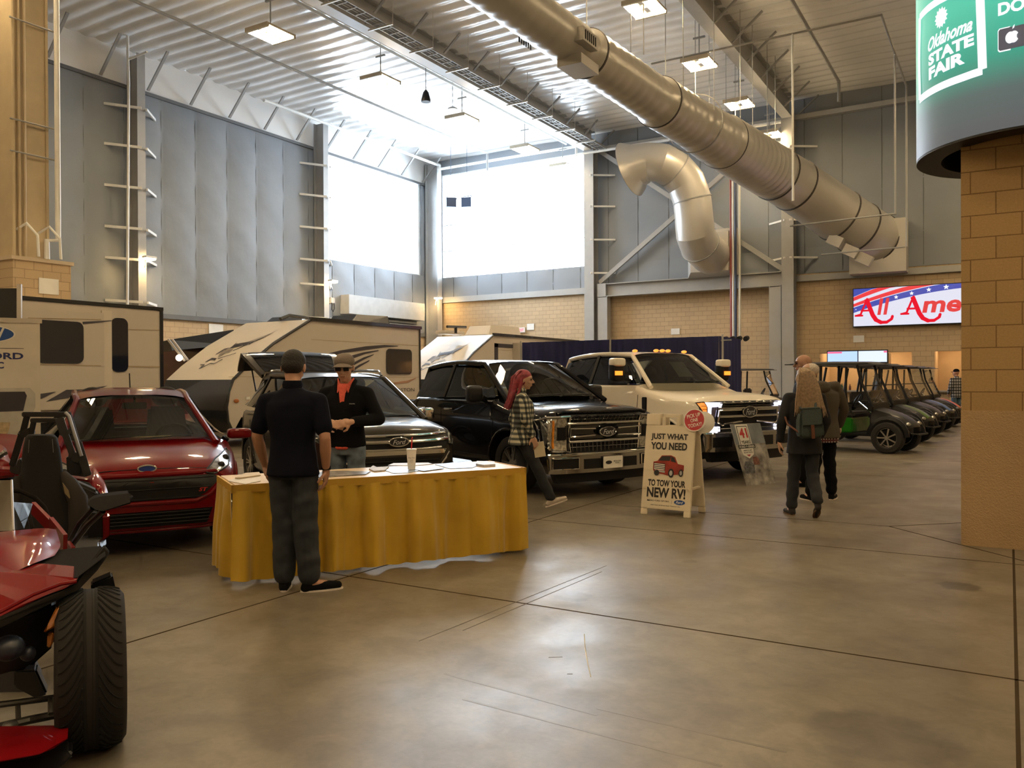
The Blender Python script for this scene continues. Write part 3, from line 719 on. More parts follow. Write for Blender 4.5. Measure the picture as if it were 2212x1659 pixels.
wraptext('', 2200, 78, 90, 52, m=m_led, mbin=rr, name='badge_border')
rr = MB().add([V(-.5, -.42, 0), V(-.46, -.5, 0), V(.5, -.5, 0), V(.5, .5, 0), V(-.46, .5, 0), V(-.5, .42, 0)], [(0, 1, 2, 3, 4, 5)])
wraptext('', 2200, 78, 86, 47, m=emis('dark_led', (.03, .04, .07), .5), mbin=rr, name='badge', lift=.012)
ap = []
for k_ in range(30):
    a = 2 * PI * k_ / 30; r = .44 + .04 * math.cos(2 * a) - .06 * math.exp(-((abs(a - PI / 2)) / .3) ** 2) - .05 * math.exp(-((abs(a - 3 * PI / 2)) / .3) ** 2)
    if math.cos(a) > .92: r -= .14
    ap.append(V(r * math.cos(a), r * math.sin(a) * .9 - .08, 0))
rr = MB().add(ap, [tuple(range(30))]); rr.add([V(.02, .36, 0), V(.06, .52, 0), V(.2, .62, 0), V(.16, .44, 0)], [(0, 1, 2, 3)])
wraptext('', 2187, 78, 30, 38, mbin=rr, name='fruit_emblem', lift=.016)

# food counter openings -------------------------------------------------
for i, (a, b_, c, d) in enumerate(OP):
    t = thing('serving_hatch', ['wide lit serving hatch with bottles behind the buggies', 'narrow lit serving hatch behind the man in the dark plaid shirt'][i], 'serving hatch', ((a + b_) / 2, YB + .5, 0))
    mb = MB(); mb.box((a - .05, YB + 2.4, 0), (b_ + .05, YB + 2.5, 3)); mb.box((a - .05, YB + .2, 0), (a, YB + 2.5, 3)); mb.box((b_, YB + .2, 0), (b_ + .05, YB + 2.5, 3)); mb.box((a - .05, YB + .2, 2.9), (b_ + .05, YB + 2.5, 3))
    obj('kitchen_wall', mb, mat('kitchen_wall', (.55, .42, .27), .7), t, world=True)
    obj('counter', MB().box((a, YB - .2, 1.0), (b_, YB + .5, 1.07)), mat('steel_counter', (.5, .5, .5), .3, metal=.8), t, world=True)
    obj('ceiling_light', MB().box((a + .2, YB + .8, 2.82), (b_ - .2, YB + 1.8, 2.86)), emis('kitchen_light', (1, .66, .34), 3.0), t, world=True)
obj('kitchen_hood', MB().prism([(-5.1, YB + .35, 1.95), (-4.25, YB + .35, 1.95), (-4.25, YB + .35, 2.6), (-5.0, YB + .35, 2.6)], (0, .8, 0)), mat('steel_hood', (.3, .27, .22), .35, metal=.7), label='brushed steel kitchen hood inside the wide serving hatch', cat='hood')
for i, (x, c, h) in enumerate(((-6.45, (.08, .03, .02), .3), (-6.28, (.05, .04, .03), .27), (-6.06, (.02, .12, .10), .28), (-5.9, (.1, .05, .03), .25), (-5.74, (.1, .02, .02), .25))):
    o = obj('bottle', MB().lathe([(0, 0), (.045, .0), (.045, h * .6), (.018, h * .8), (.018, h), (0, h)], 12, (x, YB + .3, 1.07)), mat('bottle_glass_%d' % i, c, .2), label=['dark brown bottle, leftmost on the hatch counter', 'black bottle second from left on the hatch counter', 'teal bottle in the middle of the hatch counter', 'brown bottle right of the teal one on the hatch counter', 'red bottle, rightmost on the hatch counter'][i], cat='bottle', group='bottles on the hatch counter')
t = thing('menu_screen', 'bright blue and white menu screens above the buggy roofs', 'screen', PY(1858, 775, YB - .1))
q = PY(1858, 772, YB - .1)
for dx, ww in ((-.78, .8), (.05, .8), (.6, .26)):
    pass
obj('screen_casing', MB().box((q.x - 1.3, YB - .12, q.z - .22), (q.x + 1.05, YB - .02, q.z + .3)), m_black, t, world=True)
obj('screen_face', MB().box((q.x - 1.27, YB - .13, q.z - .2), (q.x - .1, YB - .12, q.z + .26)), emis('menu_blue', (.45, .65, 1), .5), t, world=True)
obj('screen_face', MB().box((q.x - .06, YB - .13, q.z - .2), (q.x + 1.02, YB - .12, q.z + .26)), emis('menu_white', (.7, .8, 1), .5), t, world=True)
for (a_, c_) in ((-1.27, 'menu_red'), (.9, 'menu_red')): obj('screen_banner', MB().box((q.x + a_, YB - .135, q.z + .18), (q.x + a_ + .45 * (a_ < 0) + .12, YB - .13, q.z + .25)), emis('menu_red', (1, .1, .25), .5), t, world=True)

# sign: All American -----------------------------------------------------
p00, p10, p01 = PY(1844, 705, YB - .25), PY(2110, 693, YB - .25), PY(1843, 625, YB - .25)
sx0, sx1, sz0, sz1 = p00.x, p00.x + 6.2, p00.z, p01.z
SW, SH = sx1 - sx0, sz1 - sz0; yf = YB - .26
t = thing('banner_screen', 'lit red white and blue banner screen with large red lettering', 'sign', ((sx0 + sx1) / 2, YB - .2, sz0))
obj('casing', MB().box((sx0 - .03, YB - .24, sz0 - .03), (sx1 + .03, YB - .02, sz1 + .03)), m_black, t, world=True)
obj('screen_face', MB().box((sx0, yf, sz0), (sx1, yf + .02, sz1)), emis('banner_white', (.82, .84, 1), .38), t, world=True)
def arc_band(pa, pb, m, lift, nm):
    # pa, pb: lists of (s,t) in sign units (t: 0 bottom .. 1 top ; s in sign heights)
    mb = MB(); n_ = len(pa)
    vs = [V(sx0 + s * SH, yf - lift, sz0 + max(0, min(1, q)) * SH) for s, q in pa] + [V(sx0 + s * SH, yf - lift, sz0 + max(0, min(1, q)) * SH) for s, q in pb]
    mb.add(vs, [(i, i + 1, n_ + i + 1, n_ + i) for i in range(n_ - 1)]); obj(nm, mb, m, t, world=True)
S_ = [i * .15 for i in range(0, 30)]
def cv(h, k_=.30, a=.18): return lambda s: min(1.0, h + k_ * s - .042 * s * s * (1 + a))
m_red = emis('banner_red', (.85, .02, .04), .42); m_blu = emis('banner_blue', (.02, .05, .42), .42)
lo = lambda s: min(1, .36 + .335 * s - .052 * s * s); hi = lambda s: min(1, .50 + .34 * s - .048 * s * s)
arc_band([(s, lo(s)) for s in S_], [(s, hi(s)) for s in S_], m_blu, .004, 'blue_band')
f1 = lambda s: min(1, hi(s) + .02); f2 = lambda s: min(1, hi(s) + .10 + .03 * s); arc_band([(s, f1(s)) for s in S_], [(s, f2(s)) for s in S_], m_red, .004, 'red_stripe')
f3 = lambda s: min(1, f2(s) + .08 + .01 * s); f4 = lambda s: min(1, f3(s) + .10 + .04 * s); arc_band([(s, f3(s)) for s in S_], [(s, f4(s)) for s in S_], m_red, .004, 'red_stripe')
f5 = lambda s: min(1, f4(s) + .01); arc_band([(s, f5(s)) for s in S_], [(s, 1.0) for s in S_], m_blu, .005, 'blue_corner')
def star_mb(x, z, r):
    vs = [V(x + (r if i % 2 == 0 else r * .4) * math.sin(PI * i / 5), yf - .008, z + (r if i % 2 == 0 else r * .4) * math.cos(PI * i / 5)) for i in range(10)]
    return MB().add(vs, [tuple(range(10))])
for s, r in ((.06, .03), (1.05, .09), (1.42, .09), (1.82, .1), (2.22, .11), (2.66, .12), (3.1, .12)):
    obj('star', star_mb(sx0 + s * SH, sz0 + (lo(s) + hi(s)) / 2 * SH, r), m_led, t, world=True)
# big red lettering with swash capitals
m_redt = emis('banner_lettering', (.75, .01, .025), .42)
def put(mb, x, z, nm='lettering', m=m_redt): mb.v = [V(x + p.x, yf - .012 - p.z, z + p.y) for p in mb.v]; return obj(nm, mb, m, t, world=True)
hA = SH * .44
def capA(x, z):
    mb = MB()
    def st(pts, w_): 
        for (a, b_), wq in zip(zip(pts, pts[1:]), w_): mb.bar(V(a[0], 0, a[1]), V(b_[0], 0, b_[1]), wq, .004, (0, 1, 0)); mb.cyl(V(b_[0], -.002, b_[1]), V(b_[0], .002, b_[1]), wq / 2, 14)
    st([(0, 0), (.12 * SH, .03 * SH), (.28 * SH, .44 * SH)], [.05 * SH, .05 * SH]); st([(.26 * SH, .44 * SH), (.42 * SH, .0), (.50 * SH, -.13 * SH), (.62 * SH, -.20 * SH), (.76 * SH, -.20 * SH), (.88 * SH, -.12 * SH), (.90 * SH, -.05 * SH)], [.11 * SH, .11 * SH, .10 * SH, .08 * SH, .07 * SH, .07 * SH])
    st([(.12 * SH, .13 * SH), (.36 * SH, .13 * SH)], [.05 * SH]); st([(-.03 * SH, 0), (.16 * SH, 0)], [.05 * SH])
    mb.v = [V(x + p.x, yf - .012, z + p.z) for p in mb.v]; obj('lettering', mb, m_redt, t, world=True)
capA(sx0 + .06 * SH, sz0 + .28 * SH); put(textfit('ll', .30 * SH, .44 * SH, bold=.015, shear=.15), sx0 + .74 * SH, sz0 + .50 * SH)
capA(sx0 + 1.18 * SH, sz0 + .28 * SH); put(textfit('merica', 1.95 * SH, .42 * SH, bold=.03, shear=.15), sx0 + 2.64 * SH, sz0 + .49 * SH)

# notices / exit signs ------------------------------------------------------
for (u, v, w_, h_, lb) in ((1459, 716, .42, .28, 'small white notice on the block wall above the blue drape'), (1855, 732, .42, .28, 'small white notice under the banner screen'), (1146, 706, .42, .32, 'small white notice right of the red exit sign')):
    q = PY(u, v, YB - .02); obj('notice', MB().box((q.x - w_ / 2, YB - .03, q.z - h_ / 2), (q.x + w_ / 2, YB - .005, q.z + h_ / 2)), m_white, label=lb, cat='notice', bevel=.004)
q = PX(467, 711, XL + .03); obj('notice', MB().box((XL + .005, q.y - .35, q.z - .2), (XL + .03, q.y + .35, q.z + .2)), m_white, label='white notice on the left block wall above the nearer caravan', cat='notice', bevel=.004)
for i, (u, v) in enumerate(((1127, 713), (985, 720))):
    q = PY(u, v, YB - .06); t = thing('exit_sign', ['red lit exit sign beside a white notice on the back wall', 'red lit exit sign low behind the far caravan roof'][i], 'exit sign', q)
    obj('casing', MB().box((-.2, -.03, -.13), (.2, .05, .13)), m_white, t, bevel=.004)
    mbt = textfit('EXIT', .28, .14, bold=.02); mbt.v = [V(p.x, -.035, p.y) for p in mbt.v]; obj('lettering', mbt, emis('exit_red', (1, .06, .1), 1.0), t)
# roll door hood on left wall near the corner
t = thing('roller_door_hood', 'grey roller door hood on the left wall below the window', 'door hood', (XL + .3, 32.3, 4.3))
obj('hood', MB().box((XL + .02, 29.6, 4.75), (XL + .6, 35.5, 5.65)), mat('grey_hood', (.42, .43, .43), .5), t, world=True)
mb = MB()
for z in (4.1, 4.25, 4.4, 4.55): mb.box((XL + .05, 30.2, z), (XL + .35, 35.2, z + .1))
obj('slats', mb, mat('grey_slat', (.3, .32, .33), .4), t, world=True)

q = PX(716, 650, XL + .5); t = thing('wall_phone', 'small dark wall mounted device beside the left window column', 'device', q)
obj('case', MB().cbox((0, 0, 0), (.2, .3, .3)), m_steeld, t, bevel=.03); obj('bracket', MB().bar((-.4, 0, .1), (0, 0, .1), .06, .06), m_steeld, t); obj('cord', MB().tube([(.1, -.08, -.1), (.1, -.1, -.4), (.1, 0, -.5), (.1, .08, -.35), (.1, .06, -.1)], .02, 6), m_black, t)
# ================================================================ vehicles
def pchip(xs, ys, x):
    n = len(xs)
    if x <= xs[0]: return ys[0]
    if x >= xs[-1]: return ys[-1]
    h = [xs[i + 1] - xs[i] for i in range(n - 1)]; d = [(ys[i + 1] - ys[i]) / h[i] for i in range(n - 1)]
    def m(i):
        if i == 0: return d[0]
        if i == n - 1: return d[-1]
        if d[i - 1] * d[i] <= 0: return 0
        return 2 * d[i - 1] * d[i] / (d[i - 1] + d[i])
    for i in range(n - 1):
        if xs[i] <= x <= xs[i + 1]:
            t = (x - xs[i]) / h[i]; a, b = m(i), m(i + 1)
            return ys[i] * (2 * t ** 3 - 3 * t * t + 1) + h[i] * a * (t ** 3 - 2 * t * t + t) + ys[i + 1] * (-2 * t ** 3 + 3 * t * t) + h[i] * b * (t ** 3 - t * t)
def car_paint(name, col, flake=0.0, rough=.28):
    return mat(name, col, rough, metal=flake, var=.02, coat=.62, spec=.06)
m_trim = mat('dark_trim', (.010, .010, .010), .5, spec=.25)
m_int = mat('dark_interior', (.025, .023, .022), .8)
m_gl = glass('car_glass', (.50, .54, .45), ior=1.5)
m_gld = glass('tinted_car_glass', (.07, .08, .08), ior=1.5)
m_lens = mat('lamp_reflector', (.55, .55, .52), .12, metal=.9, var=.5, scale=25)
m_amber = mat('amber_lens', (.85, .28, .03), .25, var=.3, scale=20)
m_wht = mat('white_plate', (.85, .82, .75), .5)

def sq_box(c, sz, p=.45):
    'rounded box (superellipsoid)'
    mb = MB().ell((0, 0, 0), 1, nu=24, nv=16); f = lambda a: (abs(a) ** p) * (1 if a > 0 else -1)
    def g(v):
        r = math.hypot(v.x, v.y); 
        if r < 1e-6: return V(0, 0, f(v.z))
        k = (abs(r) ** p) / r; cx, cy = v.x / r, v.y / r; return V(f(cx) * r ** p, f(cy) * r ** p, f(v.z))
    mb.v = [V(c[0] + g(v).x * sz[0] / 2, c[1] + g(v).y * sz[1] / 2, c[2] + g(v).z * sz[2] / 2) for v in mb.v]; return mb
def body_loft(sts, xs_tub):
    # station: x, w, zb, zs, zt, bow, tub
    X = [s[0] for s in sts][::-1]
    cols = [[s[k] for s in sts][::-1] for k in range(1, 6)]
    xs = []
    for a, b in zip(sts, sts[1:]):
        n = max(1, int((a[0] - b[0]) / .09))
        xs += [a[0] + (b[0] - a[0]) * i / n for i in range(n)]
    xs.append(sts[-1][0])
    rings = []; flags = []
    for x in xs:
        w_, zb, zs, zt, bow = (pchip(X, c, x) for c in cols)
        tub = xs_tub[1] < x < xs_tub[0]
        half = [(0, zb), (w_ * .7, zb), (w_ * .93, zb + .03), (w_ * .99, zb + .12), (w_ * 1.0, zb + (zs - zb) * .5), (w_ * .992, zs - .10), (w_ * .972, zs - .03), (w_ * .93, zs)]
        if tub: half += [(w_ * .87, zs - .015), (w_ * .85, .52), (w_ * .4, .50), (0, .50)]
        else: half += [(w_ * .84, zs + (zt - zs) * .45), (w_ * .66, zs + (zt - zs) * .8), (w_ * .34, zt - .008), (0, zt)]
        full = half + [(-y, z) for y, z in half[-2:0:-1]]
        rings.append([V(x - bow * abs(y / sts[3][1]) ** 2.4, y, z) for y, z in full]); flags.append(tub)
    mb = MB(); mb.loft(rings); n = len(rings[0])
    for i, f in enumerate(mb.f):
        k, j = divmod(i, n)
        if k < len(rings) - 1 and (flags[k] or flags[k + 1]) and 7 <= j < n - 7: mb.mi[i] = 1
    return mb
class Car:
    def __init__(s, name, label, cat, M, paint, sts, tub, wheels, wr, ww, arch=None):
        s.t = thing(name, label, cat, M=M); s.M = M; s.paint = paint; s.sts = sts
        mb = body_loft(sts, tub); body = obj('body_shell', mb, [paint, m_int, m_black], s.t, smooth=40)
        W = max(q[1] for q in sts); arch = arch or wr + .06; s.W = W
        cut = MB()
        for x in wheels:
            for sg in (-1, 1): cut.cyl((x, sg * (W - .42), wr + .01), (x, sg * (W + .2), wr + .01), arch, 36)
        cme = mesh_from(cut, 'cut', [m_black], 0); co = link(cme, 'cut')
        md = body.modifiers.new('b', 'BOOLEAN'); md.operation = 'DIFFERENCE'; md.object = co; md.solver = 'EXACT'; md.material_mode = 'TRANSFER'
        co.matrix_basis = M
        dg = bpy.context.evaluated_depsgraph_get(); dg.update()
        me = bpy.data.meshes.new_from_object(body.evaluated_get(dg)); body.modifiers.clear(); old = body.data; body.data = me; me.name = 'body_shell'
        bpy.data.objects.remove(co)
        me.polygons.foreach_set('use_smooth', [True] * len(me.polygons)); me.set_sharp_from_angle(angle=R(38))
        s.body = body
        s.bvh = BVHTree.FromPolygons([v.co.copy() for v in me.vertices], [tuple(p.vertices) for p in me.polygons])
        s.wh(wheels, wr, ww)
        for x in wheels:
            for sg in (-1, 1):
                pts = [V(x + (arch + .005) * math.cos(a), 0, wr + .01 + (arch + .005) * math.sin(a)) for a in [PI * (.0 + k / 16) for k in range(17)]]
                q = []
                for p in pts:
                    h = s.bvh.ray_cast(V(p.x + (0.02 if p.x > x else -.02), sg * 3, p.z + .03), V(0, -sg, 0)); q.append(V(p.x, h[0].y if h[0] else sg * W, p.z))
                obj('arch_lip', MB().tube(q, .022, 6), paint if s.lip is None else s.lip, s.t)
    lip = None
    rimcol = None
    def wh(s, wheels, wr, ww):
        rm = s.rimcol or mat('silver_rim', (.55, .54, .52), .25, metal=.9)
        proto = None
        for x in wheels:
            for sg in (-1, 1):
                if proto is None:
                    r = MB(); rr = wr * .66
                    r.lathe([(rr, -.1), (rr + .012, .0), (rr, .1), (rr - .02, .1), (rr - .03, 0)], 32, axis='Y', closed=True)
                    r.cyl((0, .02, 0), (0, .09, 0), .07, 16)
                    for k in range(7):
                        a = 2 * PI * k / 7; d = V(math.cos(a), 0, math.sin(a)); nrm = V(-math.sin(a), 0, math.cos(a))
                        for e in (-.028, .028): r.bar(d * .05 + nrm * e * .3 + V(0, .07, 0), d * (rr - .01) + nrm * e + V(0, .085, 0), .022, .03, (0, 1, 0))
                    wo = obj('wheel', r, rm, s.t)
                    ty = MB().lathe([(rr, -ww / 2 + .02), (rr + .03, -ww / 2), (wr - .03, -ww / 2), (wr - .004, -ww / 2 + .03), (wr, 0), (wr - .004, ww / 2 - .03), (wr - .03, ww / 2), (rr + .03, ww / 2), (rr, ww / 2 - .02)], 40, axis='Y')
                    obj('tyre', ty, m_rubber, wo); obj('brake_disc', MB().cyl((0, -.03, 0), (0, 0, 0), rr * .75, 24), mat('brake_steel', (.15, .15, .15), .4, metal=.8), wo); proto = wo
                else: wo = copy_tree(proto, s.t)
                wo.location = (x, sg * (s.W - ww / 2 - .03), wr)
                if sg < 0: wo.rotation_euler = (0, 0, PI)
    def fx(s, y, z, default=0.0):
        for k in range(14):
            for yy in (y, y * (1 - .02 * k)):
                for zz in (z, z + .03 * k):
                    h = s.bvh.ray_cast(V(2, yy, zz), V(-1, 0, 0))
                    if h[0] is not None and h[0].x > -.9: return h[0].x
        return default
    def bx(s, y, z=0):
        'smooth bumper line, independent of the body above it'
        a = abs(y); return -s.sts[0][5] * (a / s.sts[3][1]) ** 2.4 - 2.2 * max(0, a - s.W * .86) ** 1.6
    def patch(s, name, poly, m, off=.012, thick=.03, res=.09, parent=None, mirror=False, smooth=30, ana=False):
        mb = MB()
        for sg in ((1, -1) if mirror else (1,)):
            bm = bmesh.new(); f = bm.faces.new([bm.verts.new((0, y * sg, z)) for y, z in poly]); bmesh.ops.triangulate(bm, faces=[f])
            for _ in range(4):
                es = [e for e in bm.edges if e.calc_length() > res]
                if not es: break
                bmesh.ops.subdivide_edges(bm, edges=es, cuts=1); bmesh.ops.triangulate(bm, faces=[q for q in bm.faces if len(q.verts) > 3])
            k = len(mb.v); bm.verts.index_update()
            for v in bm.verts: v.co.x = (s.bx if ana else s.fx)(v.co.y, v.co.z) + off
            bm.verts.index_update(); n = len(bm.verts)
            vs = [v.co.copy() for v in bm.verts]; fs = [[v.index for v in q.verts] for q in bm.faces]
            be = [[v.index for v in e.verts] for e in bm.edges if len(e.link_faces) == 1]
            mb.add(vs + [p - V(thick, 0, 0) for p in vs], fs + [[i + n for i in reversed(q)] for q in fs] + [[a, b, b + n, a + n] for a, b in be]); bm.free()
        return obj(name, mb, m, parent or s.t, smooth=smooth)
    def line(s, name, pts, r, m, off=.01, mirror=False, closed=False, parent=None, flat=1.0, res=.08, ana=False):
        mb = MB()
        for sg in ((1, -1) if mirror else (1,)):
            q = []; pp = list(pts) + ([pts[0]] if closed else [])
            for (y0, z0), (y1, z1) in zip(pp, pp[1:]):
                n = max(1, int(math.hypot(y1 - y0, z1 - z0) / res))
                for i in range(n): q.append((y0 + (y1 - y0) * i / n, z0 + (z1 - z0) * i / n))
            q.append(pp[-1]); mb.tube([V((s.bx if ana else s.fx)(y * sg, z) + off, y * sg, z) for y, z in q], r, 8, flat=flat)
        return obj(name, mb, m, parent or s.t)
    def sideline(s, name, pts, r, m, sides=(1, -1)):
        for sg in sides:
            q = []
            for (x0, z0), (x1, z1) in zip(pts, pts[1:]):
                n = max(1, int(math.hypot(x1 - x0, z1 - z0) / .12))
                for i in range(n): q.append((x0 + (x1 - x0) * i / n, z0 + (z1 - z0) * i / n))
            q.append(pts[-1]); out = []
            for x, z in q:
                h = s.bvh.ray_cast(V(x, sg * 3, z), V(0, -sg, 0)); out.append(V(x, (h[0].y if h[0] else sg * s.W) , z))
            obj(name, MB().tube(out, r, 5), m, s.t)
    def cabin(s, A0, A1, C1, C0, zr, bowb=.14, bowt=.07, splits=(), glassf=None, glasss=None, frame=.05, wmid=None, pillar=.05, crown=.035):
        # A0=(x,y,z) windshield base corner (+y) ... C0 rear glass base corner; zr: roof height at mid
        gf = glassf or m_gl; gs = glasss or m_gld
        A0, A1, C1, C0 = map(Vector, (A0, A1, C1, C0))
        wm = wmid or max(A1.y, C1.y) + .02; xm = (A1.x + C1.x) / 2
        def arc(p, bow, t, cr=0.0): # t -1..1
            return V(p.x + bow * (1 - t * t), p.y * t, p.z + cr * (1 - t * t))
        obj('windscreen', MB().grid(lambda a, b: arc(A0.lerp(A1, b), bowb + (bowt - bowb) * b, (2 * a - 1) * .985, .0 + crown * b), 14, 8), gf, s.t, smooth=60)
        obj('rear_window', MB().grid(lambda a, b: arc(C0.lerp(C1, b), -(bowb * .5), (2 * a - 1) * .985, crown * b), 10, 5), gs, s.t, smooth=60)
        def edge(t): # roof side edge from A1 to C1
            x = A1.x + (C1.x - A1.x) * t; k = 4 * t * (1 - t)
            y = (A1.y + (C1.y - A1.y) * t) + (wm - (A1.y + C1.y) / 2) * k; z = A1.z + (C1.z - A1.z) * t + (zr - crown - (A1.z + C1.z) / 2) * k
            return V(x, y, z)
        def roof(a, b):
            e = edge(b); t = 2 * a - 1; bw = bowt * (1 - b) - bowb * .5 * b
            return V(e.x + bw * (1 - t * t), e.y * t, e.z + crown * (1 - t ** 4))
        mb = MB(); mb.grid(roof, 16, 14); k = len(mb.v); mb.grid(lambda a, b: roof(a, b) - V(0, 0, .04), 16, 14); mb.mi = [0] * (16 * 14) + [1] * (16 * 14)
        rf = obj('roof', mb, [s.paint, m_int], s.t, smooth=50)
        for sg in (1, -1):
            S = lambda p: V(p.x, p.y * sg, p.z)
            rail = [A0 + (A0 - A1) * .14] + [A0.lerp(A1, i / 5) for i in range(5)] + [edge(i / 12) for i in range(13)] + [C1.lerp(C0, i / 4) for i in range(1, 5)]
            obj('roof_rail', MB().tube([S(p) for p in rail], pillar, 8), s.paint, s.t)
            X = [p.x for p in rail][::-1]; Zs = [p.z for p in rail][::-1]; Ys = [p.y for p in rail][::-1]
            def lin(x, xs, ys):
                for i in range(len(xs) - 1):
                    if xs[i] <= x <= xs[i + 1]: return ys[i] + (ys[i + 1] - ys[i]) * (x - xs[i]) / max(1e-6, xs[i + 1] - xs[i])
                return ys[0] if x < xs[0] else ys[-1]
            def belt(x):
                t = (A0.x - x) / (A0.x - C0.x); return V(x, s.belty(x), A0.z + (C0.z - A0.z) * t)
            cuts = [A0.x - .12] + list(splits) + [C0.x + .08]
            for a, b in zip(cuts, cuts[1:]):
                a2, b2 = a - .025, b + .025
                def fn(u_, v_):
                    x = a2 + (b2 - a2) * u_; bt = belt(x); tz = lin(x, X, Zs) - frame; ty = lin(x, X, Ys); tz = max(tz, bt.z + .01)
                    k_ = (tz - bt.z) / max(.02, lin(x, X, Zs) - bt.z)
                    return V(x, (bt.y + (ty - bt.y) * v_ * k_ + .012) * sg, bt.z + .0 + (tz - bt.z) * v_)
                obj('side_window', MB().grid(fn, 10, 5), gs, s.t, smooth=60)
            for x in splits:
                bt = belt(x); obj('door_pillar', MB().bar(V(x, (bt.y) * sg, bt.z), V(x, lin(x, X, Ys) * sg, lin(x, X, Zs)), .05, .07, (1, 0, 0)), m_trim if s.bp is None else s.bp, s.t)
    bp = None
    def belty(s, x):
        X = [q[0] for q in s.sts][::-1]; return pchip(X, [q[1] for q in s.sts][::-1], x) * .93
    def seat(s, x, y, z=.55, m=None):
        m = m or m_int
        mb = MB().cbox((x, y, z + .02), (.5, .5, .16)); mb.loft([[V(x - .22 - k * .17 + a * .06, y + b * (.25 - .06 * k), z + .1 + k * .62) for a, b in ((-1, -1), (1, -1), (1, 1), (-1, 1))] for k in (0, .5, 1)])
        se = obj('seat', mb, m, s.t, bevel=.03); obj('headrest', MB().ell((x - .42, y, z + .83), (.07, .15, .12)), m, se)
    def mirror(s, x, y, z, sz=(.12, .22, .15), m=None, tel=False):
        for sg in (1, -1):
            mb = MB()
            if tel: mb.bar((x - .02, s.belty(x) * sg * .99, z - .05), (x, (y) * sg, z - .03), .06, .05); mb.bar((x - .02, s.belty(x) * sg * .99, z - .16), (x, (y) * sg, z - .13), .06, .05)
            else: mb.bar((x - .03, s.belty(x) * sg, z - .1), (x, (y - .05) * sg, z - .04), .05, .06)
            o = obj('mirror_arm', mb, m_trim, s.t)
            mr = obj('wing_mirror', sq_box((x, (y + sz[1] / 2 - .04) * sg, z), sz), m or s.paint, s.t, smooth=60)
            obj('mirror_glass', MB().cbox((x - sz[0] / 2 - .004, (y + sz[1] / 2 - .04) * sg, z), (.006, sz[1] * .8, sz[2] * .75)), m_chrome, mr)
    def oval(s, y, z, a, b, m1, m2, name='badge', text=None, off=.03):
        x = s.fx(y, z) + off; n = 28
        e = [V(x, y + a * math.cos(2 * PI * k / n), z + b * math.sin(2 * PI * k / n)) for k in range(n)]
        bd = obj(name, MB().prism(e, (-.03, 0, 0)), m1, s.t)
        obj('badge_ring', MB().tube(e + [e[0]], .008, 6, cap=False), m2, bd)
        if text:
            mt = textfit(text, a * 1.35, b * 1.1, shear=.35, bold=.01); mt.v = [V(x + .014, y + p.x, z + p.y) for p in mt.v]; obj('lettering', mt, mat('badge_silver', (.55, .55, .55), .45), bd)
        return bd
def ground_M(u, zc, theta):
    'matrix for a vehicle whose front centre is at pixel column u, depth zc, heading theta (deg) right of straight at the camera'
    p = CZ((u - 1106) / F * zc, zc); th = R(theta); h = RT * math.sin(th) - VW * math.cos(th); return frame_at(p, h)
def textpatch(car, body, y, z, w_, h_, m, x=None, off=.02, parent=None, name='lettering', **k):
    mt = textfit(body, w_, h_, **k); x = car.fx(y, z) + off if x is None else x
    mt.v = [V(x, y + p.x, z + p.y) for p in mt.v]; return obj(name, mt, m, parent or car.t)

